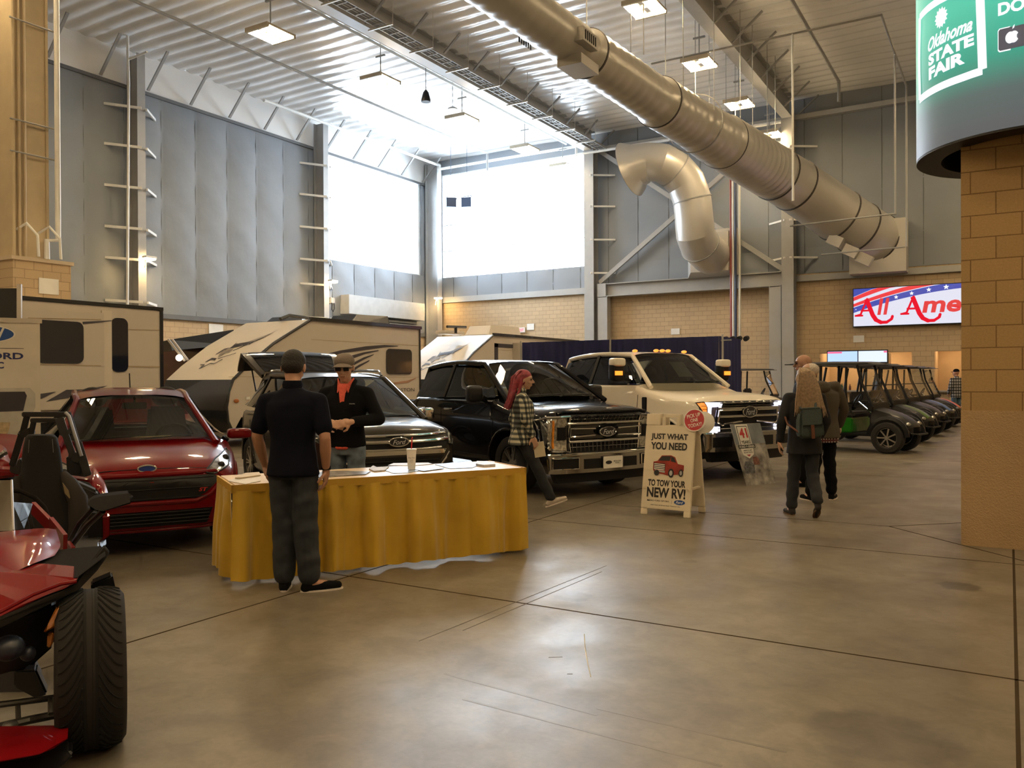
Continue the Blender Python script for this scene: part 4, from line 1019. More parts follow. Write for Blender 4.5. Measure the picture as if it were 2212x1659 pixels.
# ---------------------------------------------------------------- red hatchback
red = car_paint('red_paint', (.15, .002, .004))
def hatch(name, label, M):
    sts = [(0, .52, .40, .60, .66, .02), (-.05, .66, .24, .66, .74, .05), (-.16, .78, .19, .72, .80, .12), (-.45, .87, .17, .80, .89, .22), (-.8, .905, .17, .87, .95, .19), (-1.1, .905, .17, .92, 1.0, .09), (-1.16, .905, .17, .93, .99, .05),
           (-1.22, .905, .17, .935, .95, 0), (-2.2, .91, .17, .96, .96, 0), (-3.5, .90, .17, .99, .99, 0), (-3.95, .86, .19, 1.0, 1.02, 0), (-4.2, .80, .3, .98, 1.0, 0), (-4.34, .70, .42, .9, .93, 0)]
    c = Car(name, label, 'car', M, red, sts, (-1.2, -3.7), (-.88, -3.53), .325, .225)
    c.cabin((-1.02, .69, .985), (-1.86, .545, 1.365), (-3.45, .53, 1.38), (-4.0, .66, 1.02), 1.49, bowb=.22, bowt=.10, crown=.05, splits=(-2.15, -3.1), glassf=glass('clear_windscreen', (.72, .78, .62), ior=1.5), glasss=glass('hatch_glass', (.42, .46, .38), ior=1.5), frame=.05, pillar=.032)
    for y in (.38, -.38): c.seat(-2.05, y)
    obj('dashboard', MB().box((-1.5, -.75, .6), (-1.15, .75, .96)), m_int, c.t, bevel=.04)
    obj('rear_bench', MB().box((-3.35, -.6, .5), (-3.0, .6, 1.0)), m_int, c.t, bevel=.04)
    obj('steering_wheel', MB().tube([V(-1.62 + .05 * math.cos(a), .38 + .18 * math.sin(a), .93 + .17 * math.cos(a)) for a in [2 * PI * k / 20 for k in range(21)]], .016, 6), m_black, c.t)
    obj('rear_view_mirror', MB().cbox((-1.72, 0, 1.30), (.03, .24, .07)).tube([(-1.72, 0, 1.32), (-1.68, 0, 1.40)], .015, 6), m_black, c.t, bevel=.01)
    pp = obj('dash_leaflet', MB().prism([(-1.33, -.10, .975), (-1.10, -.03, 1.0), (-1.12, .42, 1.0), (-1.42, .3, .985)], (0, 0, .004)), mat('yellow_leaflet', (.75, .70, .38), .7, var=.2, scale=14), c.t)
    textmb_ = MB()
    for k in range(5): textmb_.box((-1.36 + k * .035, .0, .991 + k * .003), (-1.35 + k * .035, .3, .9925 + k * .003))
    obj('print', textmb_, m_trim, pp)
    obj('wiper', MB().tube([(-.93, -.55, .99), (-.98, -.1, 1.02)], .008, 5).tube([(-.88, .0, .99), (-1.0, .5, 1.02)], .008, 5), m_black, c.t)
    obj('roof_aerial', MB().tube([(-3.3, .05, 1.45), (-3.42, .05, 1.66)], .008, 5), m_black, c.t)
    c.mirror(-1.35, .93, .99, (.14, .25, .11)); 
    # face
    g = c.patch('grille', [(-.56, .70), (.56, .70), (.62, .66), (.50, .55), (.40, .50), (-.40, .50), (-.50, .55), (-.62, .66)], m_black, .012)
    for k in range(0, 9, 4):
        c.line('grille_bar', [(-.56 + k * .008, .68 - k * .021), (.56 - k * .008, .68 - k * .021)], .004, m_black, .016, parent=g)
    textpatch(c, 'ST', .46, .575, .08, .035, mat('badge_red', (.5, .03, .03), .3), off=.04, parent=g, bold=.03, shear=.3)
    c.line('grille_surround', [(-.58, .72), (.58, .72), (.66, .665), (.53, .53), (.41, .475), (-.41, .475), (-.53, .53), (-.66, .665)], .022, red, .0, closed=True)
    lg = c.patch('lower_grille', [(-.55, .40), (.55, .40), (.50, .26), (-.50, .26)], m_black, .008)
    for k in range(4): c.line('grille_bar', [(-.52, .29 + k * .032), (.52, .29 + k * .032)], .006, m_black, .014, parent=lg)
    for sg in (1, -1):
        fg = c.patch('fog_lamp_bezel', [(.60 * sg, .42), (.78 * sg, .50), (.80 * sg, .33), (.62 * sg, .27)], m_black, .012)
        obj('fog_lamp', MB().ell((c.fx(.70 * sg, .40) + .01, .70 * sg, .41), (.03, .05, .035)), m_lens, fg)
    c.line('lower_lip', [(-.82, .235), (-.5, .225), (0, .222), (.5, .225), (.82, .235)], .018, red, .01)
    for sg in (1, -1):
        hl = c.patch('headlight', [(.50 * sg, .715), (.58 * sg, .70), (.74 * sg, .755), (.82 * sg, .84), (.80 * sg, .875), (.62 * sg, .815), (.52 * sg, .75)], m_lens, .012, res=.05)
        c.line('headlight_rim', [(.50 * sg, .715), (.58 * sg, .70), (.74 * sg, .755), (.82 * sg, .84), (.80 * sg, .875), (.62 * sg, .815), (.52 * sg, .75)], .007, m_black, .016, closed=True, parent=hl, res=.04)
        obj('projector', MB().ell((c.fx(.66 * sg, .765) + .0, .66 * sg, .765), (.03, .035, .03)).ell((c.fx(.74 * sg, .81), .74 * sg, .81), (.03, .035, .03)), m_black, hl)
    c.oval(0, .775, .075, .03, mat('badge_blue', (.02, .05, .25), .3), m_chrome, off=.035)
    for k in range(2):
        pass
    c.line('bonnet_gap', [(-.62, .745), (-.3, .765), (0, .77), (.3, .765), (.62, .745)], .004, m_black, .004)
    c.sideline('door_gap', [(-1.35, .3), (-1.3, .6), (-1.28, .93)], .005, m_black); c.sideline('door_gap', [(-2.35, .3), (-2.35, .95)], .005, m_black); c.sideline('door_gap', [(-3.25, .9), (-3.2, .6), (-2.95, .3), (-1.35, .3)], .005, m_black)
    return c
hatch('hatchback_car', 'glossy dark red hatchback facing the camera behind the yellow table', ground_M(318, 7.35, 28))

# ---------------------------------------------------------------- grey compact SUV with raised tailgate
grey = car_paint('bronze_grey_paint', (.050, .045, .038), .5)
def suv(name, label, M):
    sts = [(0, .60, .45, .78, .84, .02), (-.05, .74, .30, .86, .93, .06), (-.15, .84, .26, .93, 1.0, .14), (-.45, .90, .25, .98, 1.06, .24), (-.9, .92, .25, 1.02, 1.10, .18), (-1.2, .92, .25, 1.05, 1.13, .09), (-1.26, .92, .25, 1.06, 1.08, .05),
           (-1.32, .92, .25, 1.065, 1.065, 0), (-2.4, .93, .25, 1.09, 1.09, 0), (-3.7, .92, .25, 1.12, 1.12, 0), (-4.1, .88, .28, 1.12, 1.12, 0), (-4.42, .80, .4, 1.0, 1.02, 0)]
    c = Car(name, label, 'car', M, grey, sts, (-1.3, -4.2), (-.93, -3.62), .36, .235)
    c.cabin((-1.12, .78, 1.11), (-1.95, .60, 1.58), (-3.9, .58, 1.60), (-4.3, .66, 1.2), 1.675, bowb=.22, bowt=.10, splits=(-2.35, -3.3), glassf=glass('green_windscreen', (.50, .58, .42), ior=1.5), glasss=m_gld, frame=.05, pillar=.035)
    for y in (.40, -.40): c.seat(-2.15, y, .68)
    obj('dashboard', MB().box((-1.6, -.78, .7), (-1.25, .78, 1.06)), m_int, c.t, bevel=.04)
    obj('dash_papers', MB().prism([(-1.45, -.1, 1.075), (-1.2, .0, 1.09), (-1.22, .5, 1.09), (-1.5, .4, 1.075)], (0, 0, .004)), mat('pale_leaflet', (.7, .72, .62), .7, var=.2, scale=14), c.t)
    for sg in (1, -1):
        obj('roof_bar', MB().tube([V(-2.05, .60 * sg, 1.62), V(-2.2, .61 * sg, 1.69), V(-3.0, .62 * sg, 1.71), V(-3.7, .60 * sg, 1.69), V(-3.85, .59 * sg, 1.63)], .02, 6), m_chrome, c.t)
    c.mirror(-1.5, .96, 1.10, (.14, .22, .16), m_chrome)
    # open tailgate
    M0 = MB()
    def tg(a, b): # a across, b along out from hinge
        y = (2 * a - 1) * (.62 + .16 * math.sin(PI * min(1, b * 1.2) / 2)); x = -3.95 - .95 * b; z = 1.66 + .40 * math.sin(b * PI / 2 * .9) - .28 * max(0, b - .75) / .25
        return V(x, y, z + .03 * (1 - (2 * a - 1) ** 2))
    M0.grid(tg, 12, 12); M0.grid(lambda a, b: tg(a, b) - V(0, 0, .06), 12, 12)
    ed = [(tg(a, b), tg(a, b) - V(0, 0, .06)) for a, b in [(0, k / 12) for k in range(13)] + [(k / 12, 1) for k in range(1, 13)] + [(1, 1 - k / 12) for k in range(1, 13)]]
    for (p, q), (p2, q2) in zip(ed, ed[1:]): M0.add([p, q, q2, p2], [(0, 1, 2, 3)])
    tgo = obj('tailgate', M0, grey, c.t, smooth=50)
    obj('tailgate_glass', MB().grid(lambda a, b: tg(.07 + .86 * a, .05 + .68 * b) + V(0, 0, .006), 10, 8), m_gld, tgo)
    obj('tailgate_lining', MB().grid(lambda a, b: tg(.06 + .88 * a, .62 + .36 * b) - V(0, 0, .07), 8, 5), m_black, tgo)
    for sg in (1, -1):
        obj('gas_strut', MB().tube([V(-4.1, .66 * sg, 1.35), V(-4.6, .64 * sg, 1.86)], .012, 6), m_black, tgo); obj('tail_lamp', MB().cbox(tg(.5 + .44 * sg, .95) + V(0, 0, .03), (.1, .14, .05)), mat('tail_red', (.3, .01, .01), .2), tgo, bevel=.01)
    # face
    c.patch('upper_grille', [(-.62, .93), (.62, .93), (.70, .90), (.66, .77), (.40, .735), (-.40, .735), (-.66, .77), (-.70, .90)], m_black, .012)
    for z, h, w_ in ((.915, .016, .66), (.845, .022, .66), (.755, .016, .55)): c.line('chrome_bar', [(-w_, z + .01), (-.3, z), (.3, z), (w_, z + .01)], h, m_chrome, .022)
    c.patch('mid_band', [(-.64, .74), (.64, .74), (.60, .69), (-.60, .69)], m_chrome, .014)
    g2 = c.patch('lower_grille', [(-.60, .67), (.60, .67), (.46, .50), (-.46, .50)], m_black, .012)
    for z in (.54, .58, .62): c.line('grille_bar', [(-.52, z), (.52, z)], .007, m_trim, .02, parent=g2)
    c.line('chrome_surround', [(-.68, .70), (-.48, .48), (.48, .48), (.68, .70)], .013, m_chrome, .02)
    for sg in (1, -1):
        hl = c.patch('headlight', [(.66 * sg, .80), (.76 * sg, .78), (.86 * sg, .86), (.875 * sg, .97), (.80 * sg, .97), (.70 * sg, .90)], m_lens, .010, res=.05)
        c.line('headlight_rim', [(.66 * sg, .80), (.76 * sg, .78), (.86 * sg, .86), (.875 * sg, .97), (.80 * sg, .97), (.70 * sg, .90)], .007, m_black, .014, closed=True, parent=hl, res=.04)
        fg = c.patch('fog_lamp_bezel', [(.62 * sg, .55), (.78 * sg, .62), (.82 * sg, .50), (.66 * sg, .42)], m_black, .010)
        mbq = MB()
        for i in range(4): mbq.ell((c.fx((.67 + i * .035) * sg, .52 + i * .012) + .01, (.67 + i * .035) * sg, .52 + i * .012), .012, nu=8, nv=6)
        obj('fog_lamp', mbq, m_lens, fg)
    c.oval(0, .845, .12, .05, mat('badge_dark', (.02, .02, .025), .3), m_chrome, text='Ford', off=.05)
    for sg in (1, -1):
        pass
    c.sideline('door_gap', [(-1.45, .4), (-1.4, .7), (-1.38, 1.06)], .005, m_black); c.sideline('door_gap', [(-2.5, .4), (-2.5, 1.08)], .005, m_black); c.sideline('door_gap', [(-3.4, 1.0), (-3.35, .7), (-3.0, .4)], .005, m_black)
    return c
suv('compact_suv', 'bronze grey SUV with raised tailgate behind the man in the cap', ground_M(858, 9.6, 30))

# ---------------------------------------------------------------- pickup trucks
def pickup(name, label, M, paint, hood, belt, roofz, W, xA0, xA1, cabrear, L, wheels, wr, lowz=.42):
    f = hood
    sts = [(0, W * .955, lowz, f - .10, f - .06, .10), (-.05, W * .97, lowz - .02, f - .05, f - .01, .11), (-.15, W * .985, lowz - .04, f - .02, f + .05, .12), (-.7, W, lowz - .05, f + .01, f + .10, .10), (xA0 - .05, W, lowz - .05, belt - .02, f + .12, .08), (xA0 - .12, W, lowz - .05, belt, belt + .04, .04),
           (xA0 - .2, W, lowz - .05, belt, belt, 0), (cabrear + .05, W, lowz - .05, belt, belt, 0), (cabrear, W, lowz - .05, belt - .02, belt, 0), (cabrear - .08, W, lowz - .02, belt - .04, belt - .1, 0), (-L + .1, W, lowz, belt - .04, belt - .1, 0), (-L, W * .97, lowz + .06, belt - .06, belt - .12, 0)]
    c = Car(name, label, 'pickup truck', M, paint, sts, (xA0 - .18, cabrear + .08), wheels, wr, .27, arch=wr + .09)
    gl = glass('truck_windscreen', (.22, .24, .21), ior=1.5)
    c.cabin((xA0, W * .86, belt + .03), (xA1, W * .68, roofz - .09), (cabrear - .02, W * .66, roofz - .12), (cabrear - .12, W * .80, belt), roofz, bowb=.16, bowt=.07, splits=((xA1 + cabrear) / 2 + .05,), glassf=gl, glasss=m_gld, frame=.07, pillar=.04, crown=.05)
    for y in (.42, -.42): c.seat(xA1 - .35, y, .85)
    obj('dashboard', MB().box((xA0 - .5, -.8, .8), (xA0 - .15, .8, belt - .02)), m_int, c.t, bevel=.04)
    obj('steering_wheel', MB().tube([V(xA0 - .6 + .05 * math.cos(a), .42 + .19 * math.sin(a), belt + .02 + .18 * math.cos(a)) for a in [2 * PI * k / 20 for k in range(21)]], .016, 6), m_black, c.t)
    obj('wiper', MB().tube([(xA0 + .12, -.6, belt + .05), (xA0 + .14, 0, belt + .06)], .01, 5).tube([(xA0 + .15, .05, belt + .05), (xA0 + .08, .65, belt + .06)], .01, 5), m_black, c.t)
    c.sideline('door_gap', [(xA0 - .2, lowz + .06), (xA0 - .12, belt - .3), (xA0 - .1, belt - .03)], .006, m_black); xm = (xA1 + cabrear) / 2 + .05
    c.sideline('door_gap', [(xm, lowz + .06), (xm, belt - .02)], .006, m_black); c.sideline('door_gap', [(cabrear + .12, lowz + .06), (cabrear + .1, belt - .02)], .006, m_black); c.sideline('sill_gap', [(xA0 - .2, lowz + .05), (cabrear + .12, lowz + .05)], .006, m_black)
    for sg in (1, -1):
        for xx in (xm + .25, cabrear + .3):
            h = c.bvh.ray_cast(V(xx, sg * 3, belt - .16), V(0, -sg, 0)); y = h[0].y if h[0] else W * sg
            obj('door_handle', MB().tube([(xx + .11, y + .005 * sg, belt - .16), (xx + .08, y + .035 * sg, belt - .16), (xx - .08, y + .035 * sg, belt - .16), (xx - .11, y + .005 * sg, belt - .16)], .016, 6), m_chrome, c.t)
    obj('rear_bumper', MB().cbox((-L - .03, 0, .62), (.12, W * 1.7, .2)), m_chrome, c.t, bevel=.03)
    obj('underbody', MB().box((-L + .3, -W * .6, .3), (-.5, W * .6, lowz)), m_black, c.t)
    return c
Car.lip = None
blk = car_paint('black_paint', (.006, .006, .008), 0, .2)
f = pickup('pickup_truck', 'glossy black pickup truck with chrome grille behind the plaid woman', ground_M(1312, 11.2, 34), blk, 1.13, 1.28, 1.88, 1.0, -1.2, -2.0, -3.75, 5.6, (-.95, -4.6), .39)
# front of the black truck
c = f
g = c.patch('grille', [(-.68, 1.09), (.68, 1.09), (.72, 1.04), (.64, .60), (.56, .57), (-.56, .57), (-.64, .60), (-.72, 1.04)], m_black, .01, .03)
for i in range(19):
    y = -.63 + i * .07
    for (z0, z1) in ((.985, 1.07), (.60, .715)): c.line('grille_mesh', [(y, z0), (y, z1)], .006, mat('dark_chrome', (.2, .2, .2), .2, metal=1), .022, parent=g)
for z in (1.03, .66): c.line('grille_mesh', [(-.62, z), (.62, z)], .006, mat('dark_chrome', (.2, .2, .2), .2, metal=1), .022, parent=g)
for z, w_ in ((.975, .66), (.735, .62)): c.line('chrome_bar', [(-w_, z), (w_, z)], .020, m_chrome, .03)
c.line('hood_lip', [(-.78, 1.105), (-.68, 1.125), (.68, 1.125), (.78, 1.105)], .022, blk, .02)
cb = c.patch('centre_bar', [(-.68, .945), (.68, .945), (.66, .765), (-.66, .765)], mat('gloss_black', (.01, .01, .01), .1, coat=1), .02, .03)
for sg in (1, -1):
    c.line('chrome_nostril', [(.20 * sg, .90), (.62 * sg, .91), (.62 * sg, .80), (.20 * sg, .81)], .013, m_chrome, .05, parent=cb)
    hl = c.patch('headlight', [(.66 * sg, 1.05), (.93 * sg, 1.04), (.97 * sg, 1.02), (.97 * sg, .64), (.64 * sg, .62)], m_lens, .012, res=.06)
    c.line('headlight_frame', [(.62 * sg, 1.07), (.93 * sg, 1.06), (.98 * sg, 1.02), (.98 * sg, .62), (.60 * sg, .60), (.62 * sg, .80)], .016, m_chrome, .02, closed=True)
    c.patch('lamp_core', [(.68 * sg, .93), (.80 * sg, .93), (.80 * sg, .76), (.68 * sg, .76)], m_black, .03, .02, parent=hl)
    c.patch('turn_lens', [(.86 * sg, 1.02), (.885 * sg, 1.02), (.885 * sg, .66), (.86 * sg, .66)], m_amber, .022, .02, parent=hl)
c.oval(0, .855, .145, .062, mat('badge_dark', (.02, .02, .025), .3), m_chrome, text='Ford', off=.085)
bp = c.patch('front_bumper', [(-.95, .58), (.95, .58), (.97, .50), (.95, .33), (-.95, .33), (-.97, .50)], mat('bumper_chrome', (.42, .41, .39), .14, metal=1, var=.02), .08, .2, ana=True)
c.line('bumper_edge', [(-.96, .575), (0, .58), (.96, .575)], .018, m_chrome, .08, parent=bp, ana=True)
for (a, b_) in ((-.92, -.55), (.55, .92)):
    q = c.patch('fog_lamp_pocket', [(a, .53), (b_, .53), (b_, .39), (a, .39)], m_black, .09, .02, parent=bp, ana=True); c.line('pocket_rim', [(a, .53), (b_, .53), (b_, .39), (a, .39)], .009, m_chrome, .095, closed=True, parent=bp, ana=True)
for (a, b_) in ((-.46, -.16), (.22, .46)): c.patch('tow_pad', [(a, .51), (b_, .51), (b_, .38), (a, .38)], m_trim, .088, .02, parent=bp, ana=True)
x = .115
pl = obj('number_plate', MB().box((x - .01, -.17, .37), (x, .17, .53)), m_wht, c.t, bevel=.004)
e = [V(x + .002, -.08 + .055 * math.cos(2 * PI * k / 20), .45 + .024 * math.sin(2 * PI * k / 20)) for k in range(20)]
obj('plate_oval', MB().add(e, [tuple(range(20))]), mat('badge_dark', (.02, .02, .025), .3), pl)
for bd, zz in (('METRO FORD', .462), ('OF OKC', .438)):
    mt = textfit(bd, .13 if bd[0] == 'M' else .07, .017, bold=.01); mt.v = [V(x + .002, .07 + p.x, zz + p.y) for p in mt.v]; obj('lettering', mt, m_black, pl)
c.patch('air_dam', [(-.85, .32), (.85, .32), (.8, .2), (-.8, .2)], m_black, .0, .1, ana=True)
c.mirror(-1.62, 1.04, 1.36, (.14, .24, .24), mat('satin_black', (.012, .012, .014), .35))
# ---- white heavy duty truck
wht = car_paint('white_car_paint', (.78, .72, .62), 0, .3)
c = pickup('pickup_truck', 'big white pickup truck with amber roof lights and lit headlights', ground_M(1621, 12.85, 33), wht, 1.25, 1.46, 2.05, 1.02, -1.35, -1.95, -3.7, 6.0, (-.85, -4.9), .42, .5)
g = c.patch('grille', [(-.70, 1.22), (.70, 1.22), (.70, .80), (.62, .74), (-.62, .74), (-.70, .80)], m_black, .01, .03)
for z in (1.19, 1.15, .80): c.line('grille_bar', [(-.66, z), (.66, z)], .010, mat('dark_chrome', (.2, .2, .2), .2, metal=1), .025, parent=g)
for z, h in ((1.105, .024), (.985, .024)): c.line('chrome_bar', [(-.68, z), (-.22, z), (.22, z), (.68, z)], h, m_chrome, .035)
for sg in (1, -1):
    c.line('chrome_loop', [(.18 * sg, 1.08), (.66 * sg, 1.08), (.68 * sg, .90), (.60 * sg, .86), (.16 * sg, .90)], .018, m_chrome, .04)
    hl = c.patch('headlight', [(.68 * sg, 1.22), (.97 * sg, 1.20), (.98 * sg, .90), (.70 * sg, .80)], mat('headlight_dark', (.25, .24, .30), .15, metal=.8), .012, res=.06)
    led = emis('headlight_led', (.86, .82, 1), 3.0)
    c.patch('lit_strip', [(.60 * sg, 1.20), (.88 * sg, 1.20), (.88 * sg, 1.13), (.60 * sg, 1.14)], led, .03, .02, parent=hl); c.patch('lit_strip', [(.82 * sg, 1.14), (.88 * sg, 1.14), (.88 * sg, 1.0), (.82 * sg, 1.0)], led, .03, .02, parent=hl)
    am = c.patch('turn_lens', [(.905 * sg, 1.20), (.965 * sg, 1.19), (.965 * sg, .98), (.905 * sg, .98)], emis('amber_lit', (1, .22, .02), .6), .03, .02, parent=hl)
    c.line('lens_rim', [(.90 * sg, 1.21), (.97 * sg, 1.20), (.97 * sg, .97), (.90 * sg, .97)], .008, m_black, .035, closed=True, parent=hl)
    for z in (1.05, 1.10, 1.15): c.line('lens_rib', [(.905 * sg, z), (.965 * sg, z)], .004, m_black, .038, parent=hl)
c.oval(0, 1.045, .155, .085, mat('badge_dark', (.02, .02, .025), .3), m_chrome, text='Ford', off=.06)
bp = c.patch('front_bumper', [(-.97, .74), (.97, .74), (.98, .66), (.95, .46), (-.95, .46), (-.98, .66)], mat('bumper_chrome', (.42, .41, .39), .14, metal=1, var=.02), .09, .2, ana=True)
c.line('bumper_edge', [(-.97, .735), (0, .74), (.97, .735)], .016, m_chrome, .09, parent=bp, ana=True)
for (a, b_) in ((-.85, -.50), (-.38, -.05), (.12, .42), (.52, .85)):
    c.patch('bumper_pocket', [(a, .68), (b_, .68), (b_, .53), (a, .53)], m_black, .098, .02, parent=bp, ana=True)
for sg in (1, -1): c.patch('fog_lamp', [(.62 * sg, .83), (.80 * sg, .83), (.80 * sg, .76), (.62 * sg, .76)], emis('headlight_led', (.86, .82, 1), 3.0), .03, .02)
c.patch('air_dam', [(-.88, .46), (.88, .46), (.8, .3), (-.8, .3)], m_black, .0, .1, ana=True)
for sg in (1, -1):
    h = c.bvh.ray_cast(V(-1.28, sg * 3, 1.1), V(0, -sg, 0)); y = h[0].y if h[0] else sg * 1.02
    obj('fender_vent', MB().cbox((-1.30, y, 1.10), (.11, .03, .34)), m_black, c.t, bevel=.01)
c.mirror(-1.72, 1.16, 1.70, (.16, .24, .36), m_black, tel=True)
for sg in (1, -1):
    obj('mirror_cap', sq_box((-1.70, 1.24 * sg, 1.84), (.19, .25, .14)), wht, c.t, smooth=60); obj('mirror_lamp', MB().cbox((-1.63, 1.27 * sg, 1.66), (.03, .14, .07)), emis('amber_lit2', (1, .20, .015), 1.1), c.t)
for y in (-.58, -.14, 0, .14, .58): obj('roof_marker', MB().ell((-2.02 + .06 * (1 - (y / .6) ** 2), y, 2.055 - .03 * y * y), (.06, .034, .026)), emis('amber_lit2', (1, .20, .015), 1.1), c.t)
obj('windscreen_sticker', MB().grid(lambda a, b: V(-1.72 + .07, .1 + .34 * a, 1.60 + .26 * b) + V(-.25 * b, 0, 0), 2, 2), mat('sticker_pale', (.5, .55, .45), .6), c.t)
# ================================================================ caravans
m_rv = mat('caravan_cream', (.50, .45, .385), .35, var=.02, coat=.3)
m_rvc = mat('caravan_cap', (.62, .565, .48), .25, var=.02, coat=.6)
m_rvk = mat('caravan_black', (.012, .013, .016), .25, coat=.6)
m_rvw = mat('caravan_window', (.01, .012, .02), .08, coat=1)
m_decal = mat('dark_decal', (.045, .04, .05), .5)
m_line = mat('panel_line', (.35, .28, .18), .6)
XS, XF = -15.4, -17.8
def rvface(name, uv, m, parent, X=XS, th=.012, dy=0, holes=None):
    pts = [PX(u, v, X) for u, v in uv]
    mb = MB(); mb.prism([p + V(.002, dy, 0) for p in pts], (th, 0, 0)); return obj(name, mb, m, parent, world=True)
def rround(u0, v0, u1, v1, r, X):
    'rounded rectangle in the plane X from pixel corners'
    a, b_ = PX(u0, v1, X), PX(u1, v0, X); zb = PX(u0, v1, X).z; zt = PX(u0, v0, X).z; y0, y1 = a.y, b_.y; pts = []
    for cy, cz, st in ((y1 - r, zt - r, 0), (y0 + r, zt - r, 1), (y0 + r, zb + r, 2), (y1 - r, zb + r, 3)):
        for k in range(5): t_ = PI / 2 * (st + k / 4); pts.append(V(X, cy + r * math.cos(t_), cz + r * math.sin(t_)))
    return pts
CAPA = PX(503, 820, XS); CAPB = PX(672, 690, XS)
def caravan(dy, yend, label, slide=False):
    t = thing('travel_trailer', label, 'caravan', ((XS + XF) / 2, 16 + dy, 0))
    prof = [(672, 690), (590, 742), (535, 788), (503, 820), (494, 845), (489, 880), (492, 910), (503, 935)]
    pr = [PX(u, v, XS) for u, v in prof]; pr = [V(0, p.y + dy, p.z) for p in pr]
    top = pr[0].z; bot = .72
    side = pr + [V(0, pr[-1].y + .25, bot), V(0, yend, bot), V(0, yend, top)]
    mb = MB(); n = len(side); vs = [V(XS, p.y, p.z) for p in side] + [V(XF, p.y, p.z) for p in side]; mb.add(vs, [tuple(range(n)), tuple(range(2 * n - 1, n - 1, -1))])
    for i in range(n):
        j = (i + 1) % n; mb.cm = 1 if i < 3 else (2 if i < 8 else 0); mb.f.append([i, j, n + j, n + i]); mb.mi.append(mb.cm)
    obj('body', mb, [m_rv, m_rvc, m_rvk], t, world=True, smooth=25)
    obj('corner_trim', MB().tube([V(XS + .01, p.y, p.z) for p in pr], .035, 6), m_rvk, t, world=True)
    obj('roof_rail', MB().box((XS - .02, pr[0].y - .05, top - .03), (XS + .06, yend + .05, top + .06)), m_rvk, t, world=True)
    obj('rear_trim', MB().tube([V(XS + .01, yend, top), V(XS + .02, yend + .0, bot)], .03, 6), m_rvk, t, world=True)
    for z in (2.62, 1.66): obj('panel_line', MB().box((XS, pr[0].y if z > 2 else pr[4].y, z), (XS + .005, yend, z + .012)), m_line, t, world=True)
    obj('skirt', MB().box((XF + .1, pr[-1].y + .5, .42), (XS - .05, yend - .1, bot)), m_rvk, t, world=True)
    for y in (pr[0].y + 2.0, pr[0].y + 2.85):
        for x in (XS - .2, XF + .2): w_ = obj('wheel', MB().lathe([(0, -.1), (.2, -.1), (.34, -.11), (.36, -.06), (.36, .06), (.34, .11), (.2, .1), (0, .1)], 28, (x, y, .36), 'X'), m_rubber, t, world=True)
    obj('drawbar', MB().bar((-16.6, pr[3].y - .9, .5), (-16.6, pr[-1].y + .6, .55), .12, .12).tube([(-16.6, pr[3].y - .8, .5), (-16.6, pr[3].y - .8, 0)], .04, 8), m_rvk, t, world=True)
    # decorated nose: plane through the cap
    A = V(XS, CAPA.y + dy, CAPA.z); B = V(XS, pr[0].y, pr[0].z)
    def cap(s, q, lift=.012):
        'point on the nose: s across (0 at the near side), q up the slope 0..1, following the profile'
        k = q * 3; i = min(2, int(k)); f_ = k - i; a, b_ = pr[3 - i], pr[2 - i]; p = a.lerp(b_, f_); d = (b_ - a).normalized(); nrm = V(0, -d.z, d.y)
        return V(XS + (XF - XS) * s, p.y + nrm.y * lift, p.z + nrm.z * lift)
    def capdec(nm, sq, m, lift=.012):
        sq = [(.52 + (s - .52) * .66, .57 + (q - .57) * 1.05) for s, q in sq]; mb = MB(); mb.add([cap(s, q, lift) for s, q in sq], [tuple(range(len(sq)))]); return obj(nm, mb, m, t, world=True)
    g1 = mat('decal_grey', (.18, .16, .14), .5)
    capdec('nose_decal', [(.30, .70), (.34, .66), (.50, .62), (.60, .60), (.64, .70), (.58, .66), (.52, .68)], m_decal)
    capdec('nose_decal', [(.10, .86), (.16, .80), (.36, .70), (.40, .66), (.36, .63), (.18, .73)], g1)
    capdec('nose_decal', [(.50, .60), (.70, .58), (.66, .50), (.60, .46), (.56, .53), (.48, .53)], g1)
    capdec('nose_decal', [(.62, .62), (.72, .60), (.76, .52), (.74, .50), (.68, .57)], m_decal)
    capdec('nose_decal', [(.60, .45), (.74, .46), (.78, .40), (.76, .39), (.71, .43), (.60, .42)], m_decal)
    for (a0, b0), (a1, b1) in (((.50, .36), (.60, .37)), ((.60, .37), (.72, .26)), ((.72, .26), (.70, .35)), ((.70, .35), (.79, .35)), ((.44, .43), (.50, .36)), ((.30, .52), (.56, .44)), ((.16, .74), (.44, .56))):
        a0, a1, b0, b1 = .52 + (a0 - .52) * .66, .52 + (a1 - .52) * .66, .57 + (b0 - .57) * 1.05, .57 + (b1 - .57) * 1.05
        mb = MB().bar(cap(a0, b0, .02), cap(a1, b1, .02), .022, .008, (0, -.5, 1)); obj('star_line', mb, m_decal, t, world=True)
    mt = textfit('FALCON', .26, .06, shear=.3, bold=.02)
    mt.v = [cap(.44 - p.x, .66 + p.y - p.x * -.12, .022) for p in mt.v]; obj('lettering', mt, m_decal, t, world=True)
    return t, pr, top
t, pr, top = caravan(0, 20.2, 'cream caravan with sloped nose and dark swooshes behind the two salesmen')
def swoosh(top_, bot_, nm='side_swoosh', m=m_decal): rvface(nm, top_ + bot_[::-1], m, t)
swoosh([(690, 768), (735, 757), (790, 748), (830, 745), (860, 747)], [(700, 771), (745, 762), (795, 755), (830, 750), (858, 748)])
swoosh([(720, 786), (755, 769), (785, 761), (818, 756)], [(722, 792), (757, 776), (787, 765), (816, 758)])
swoosh([(735, 800), (760, 785), (785, 772), (807, 765)], [(738, 804), (762, 790), (787, 776), (806, 767)])
swoosh([(752, 803), (775, 788), (797, 778)], [(755, 807), (777, 792), (797, 780)])
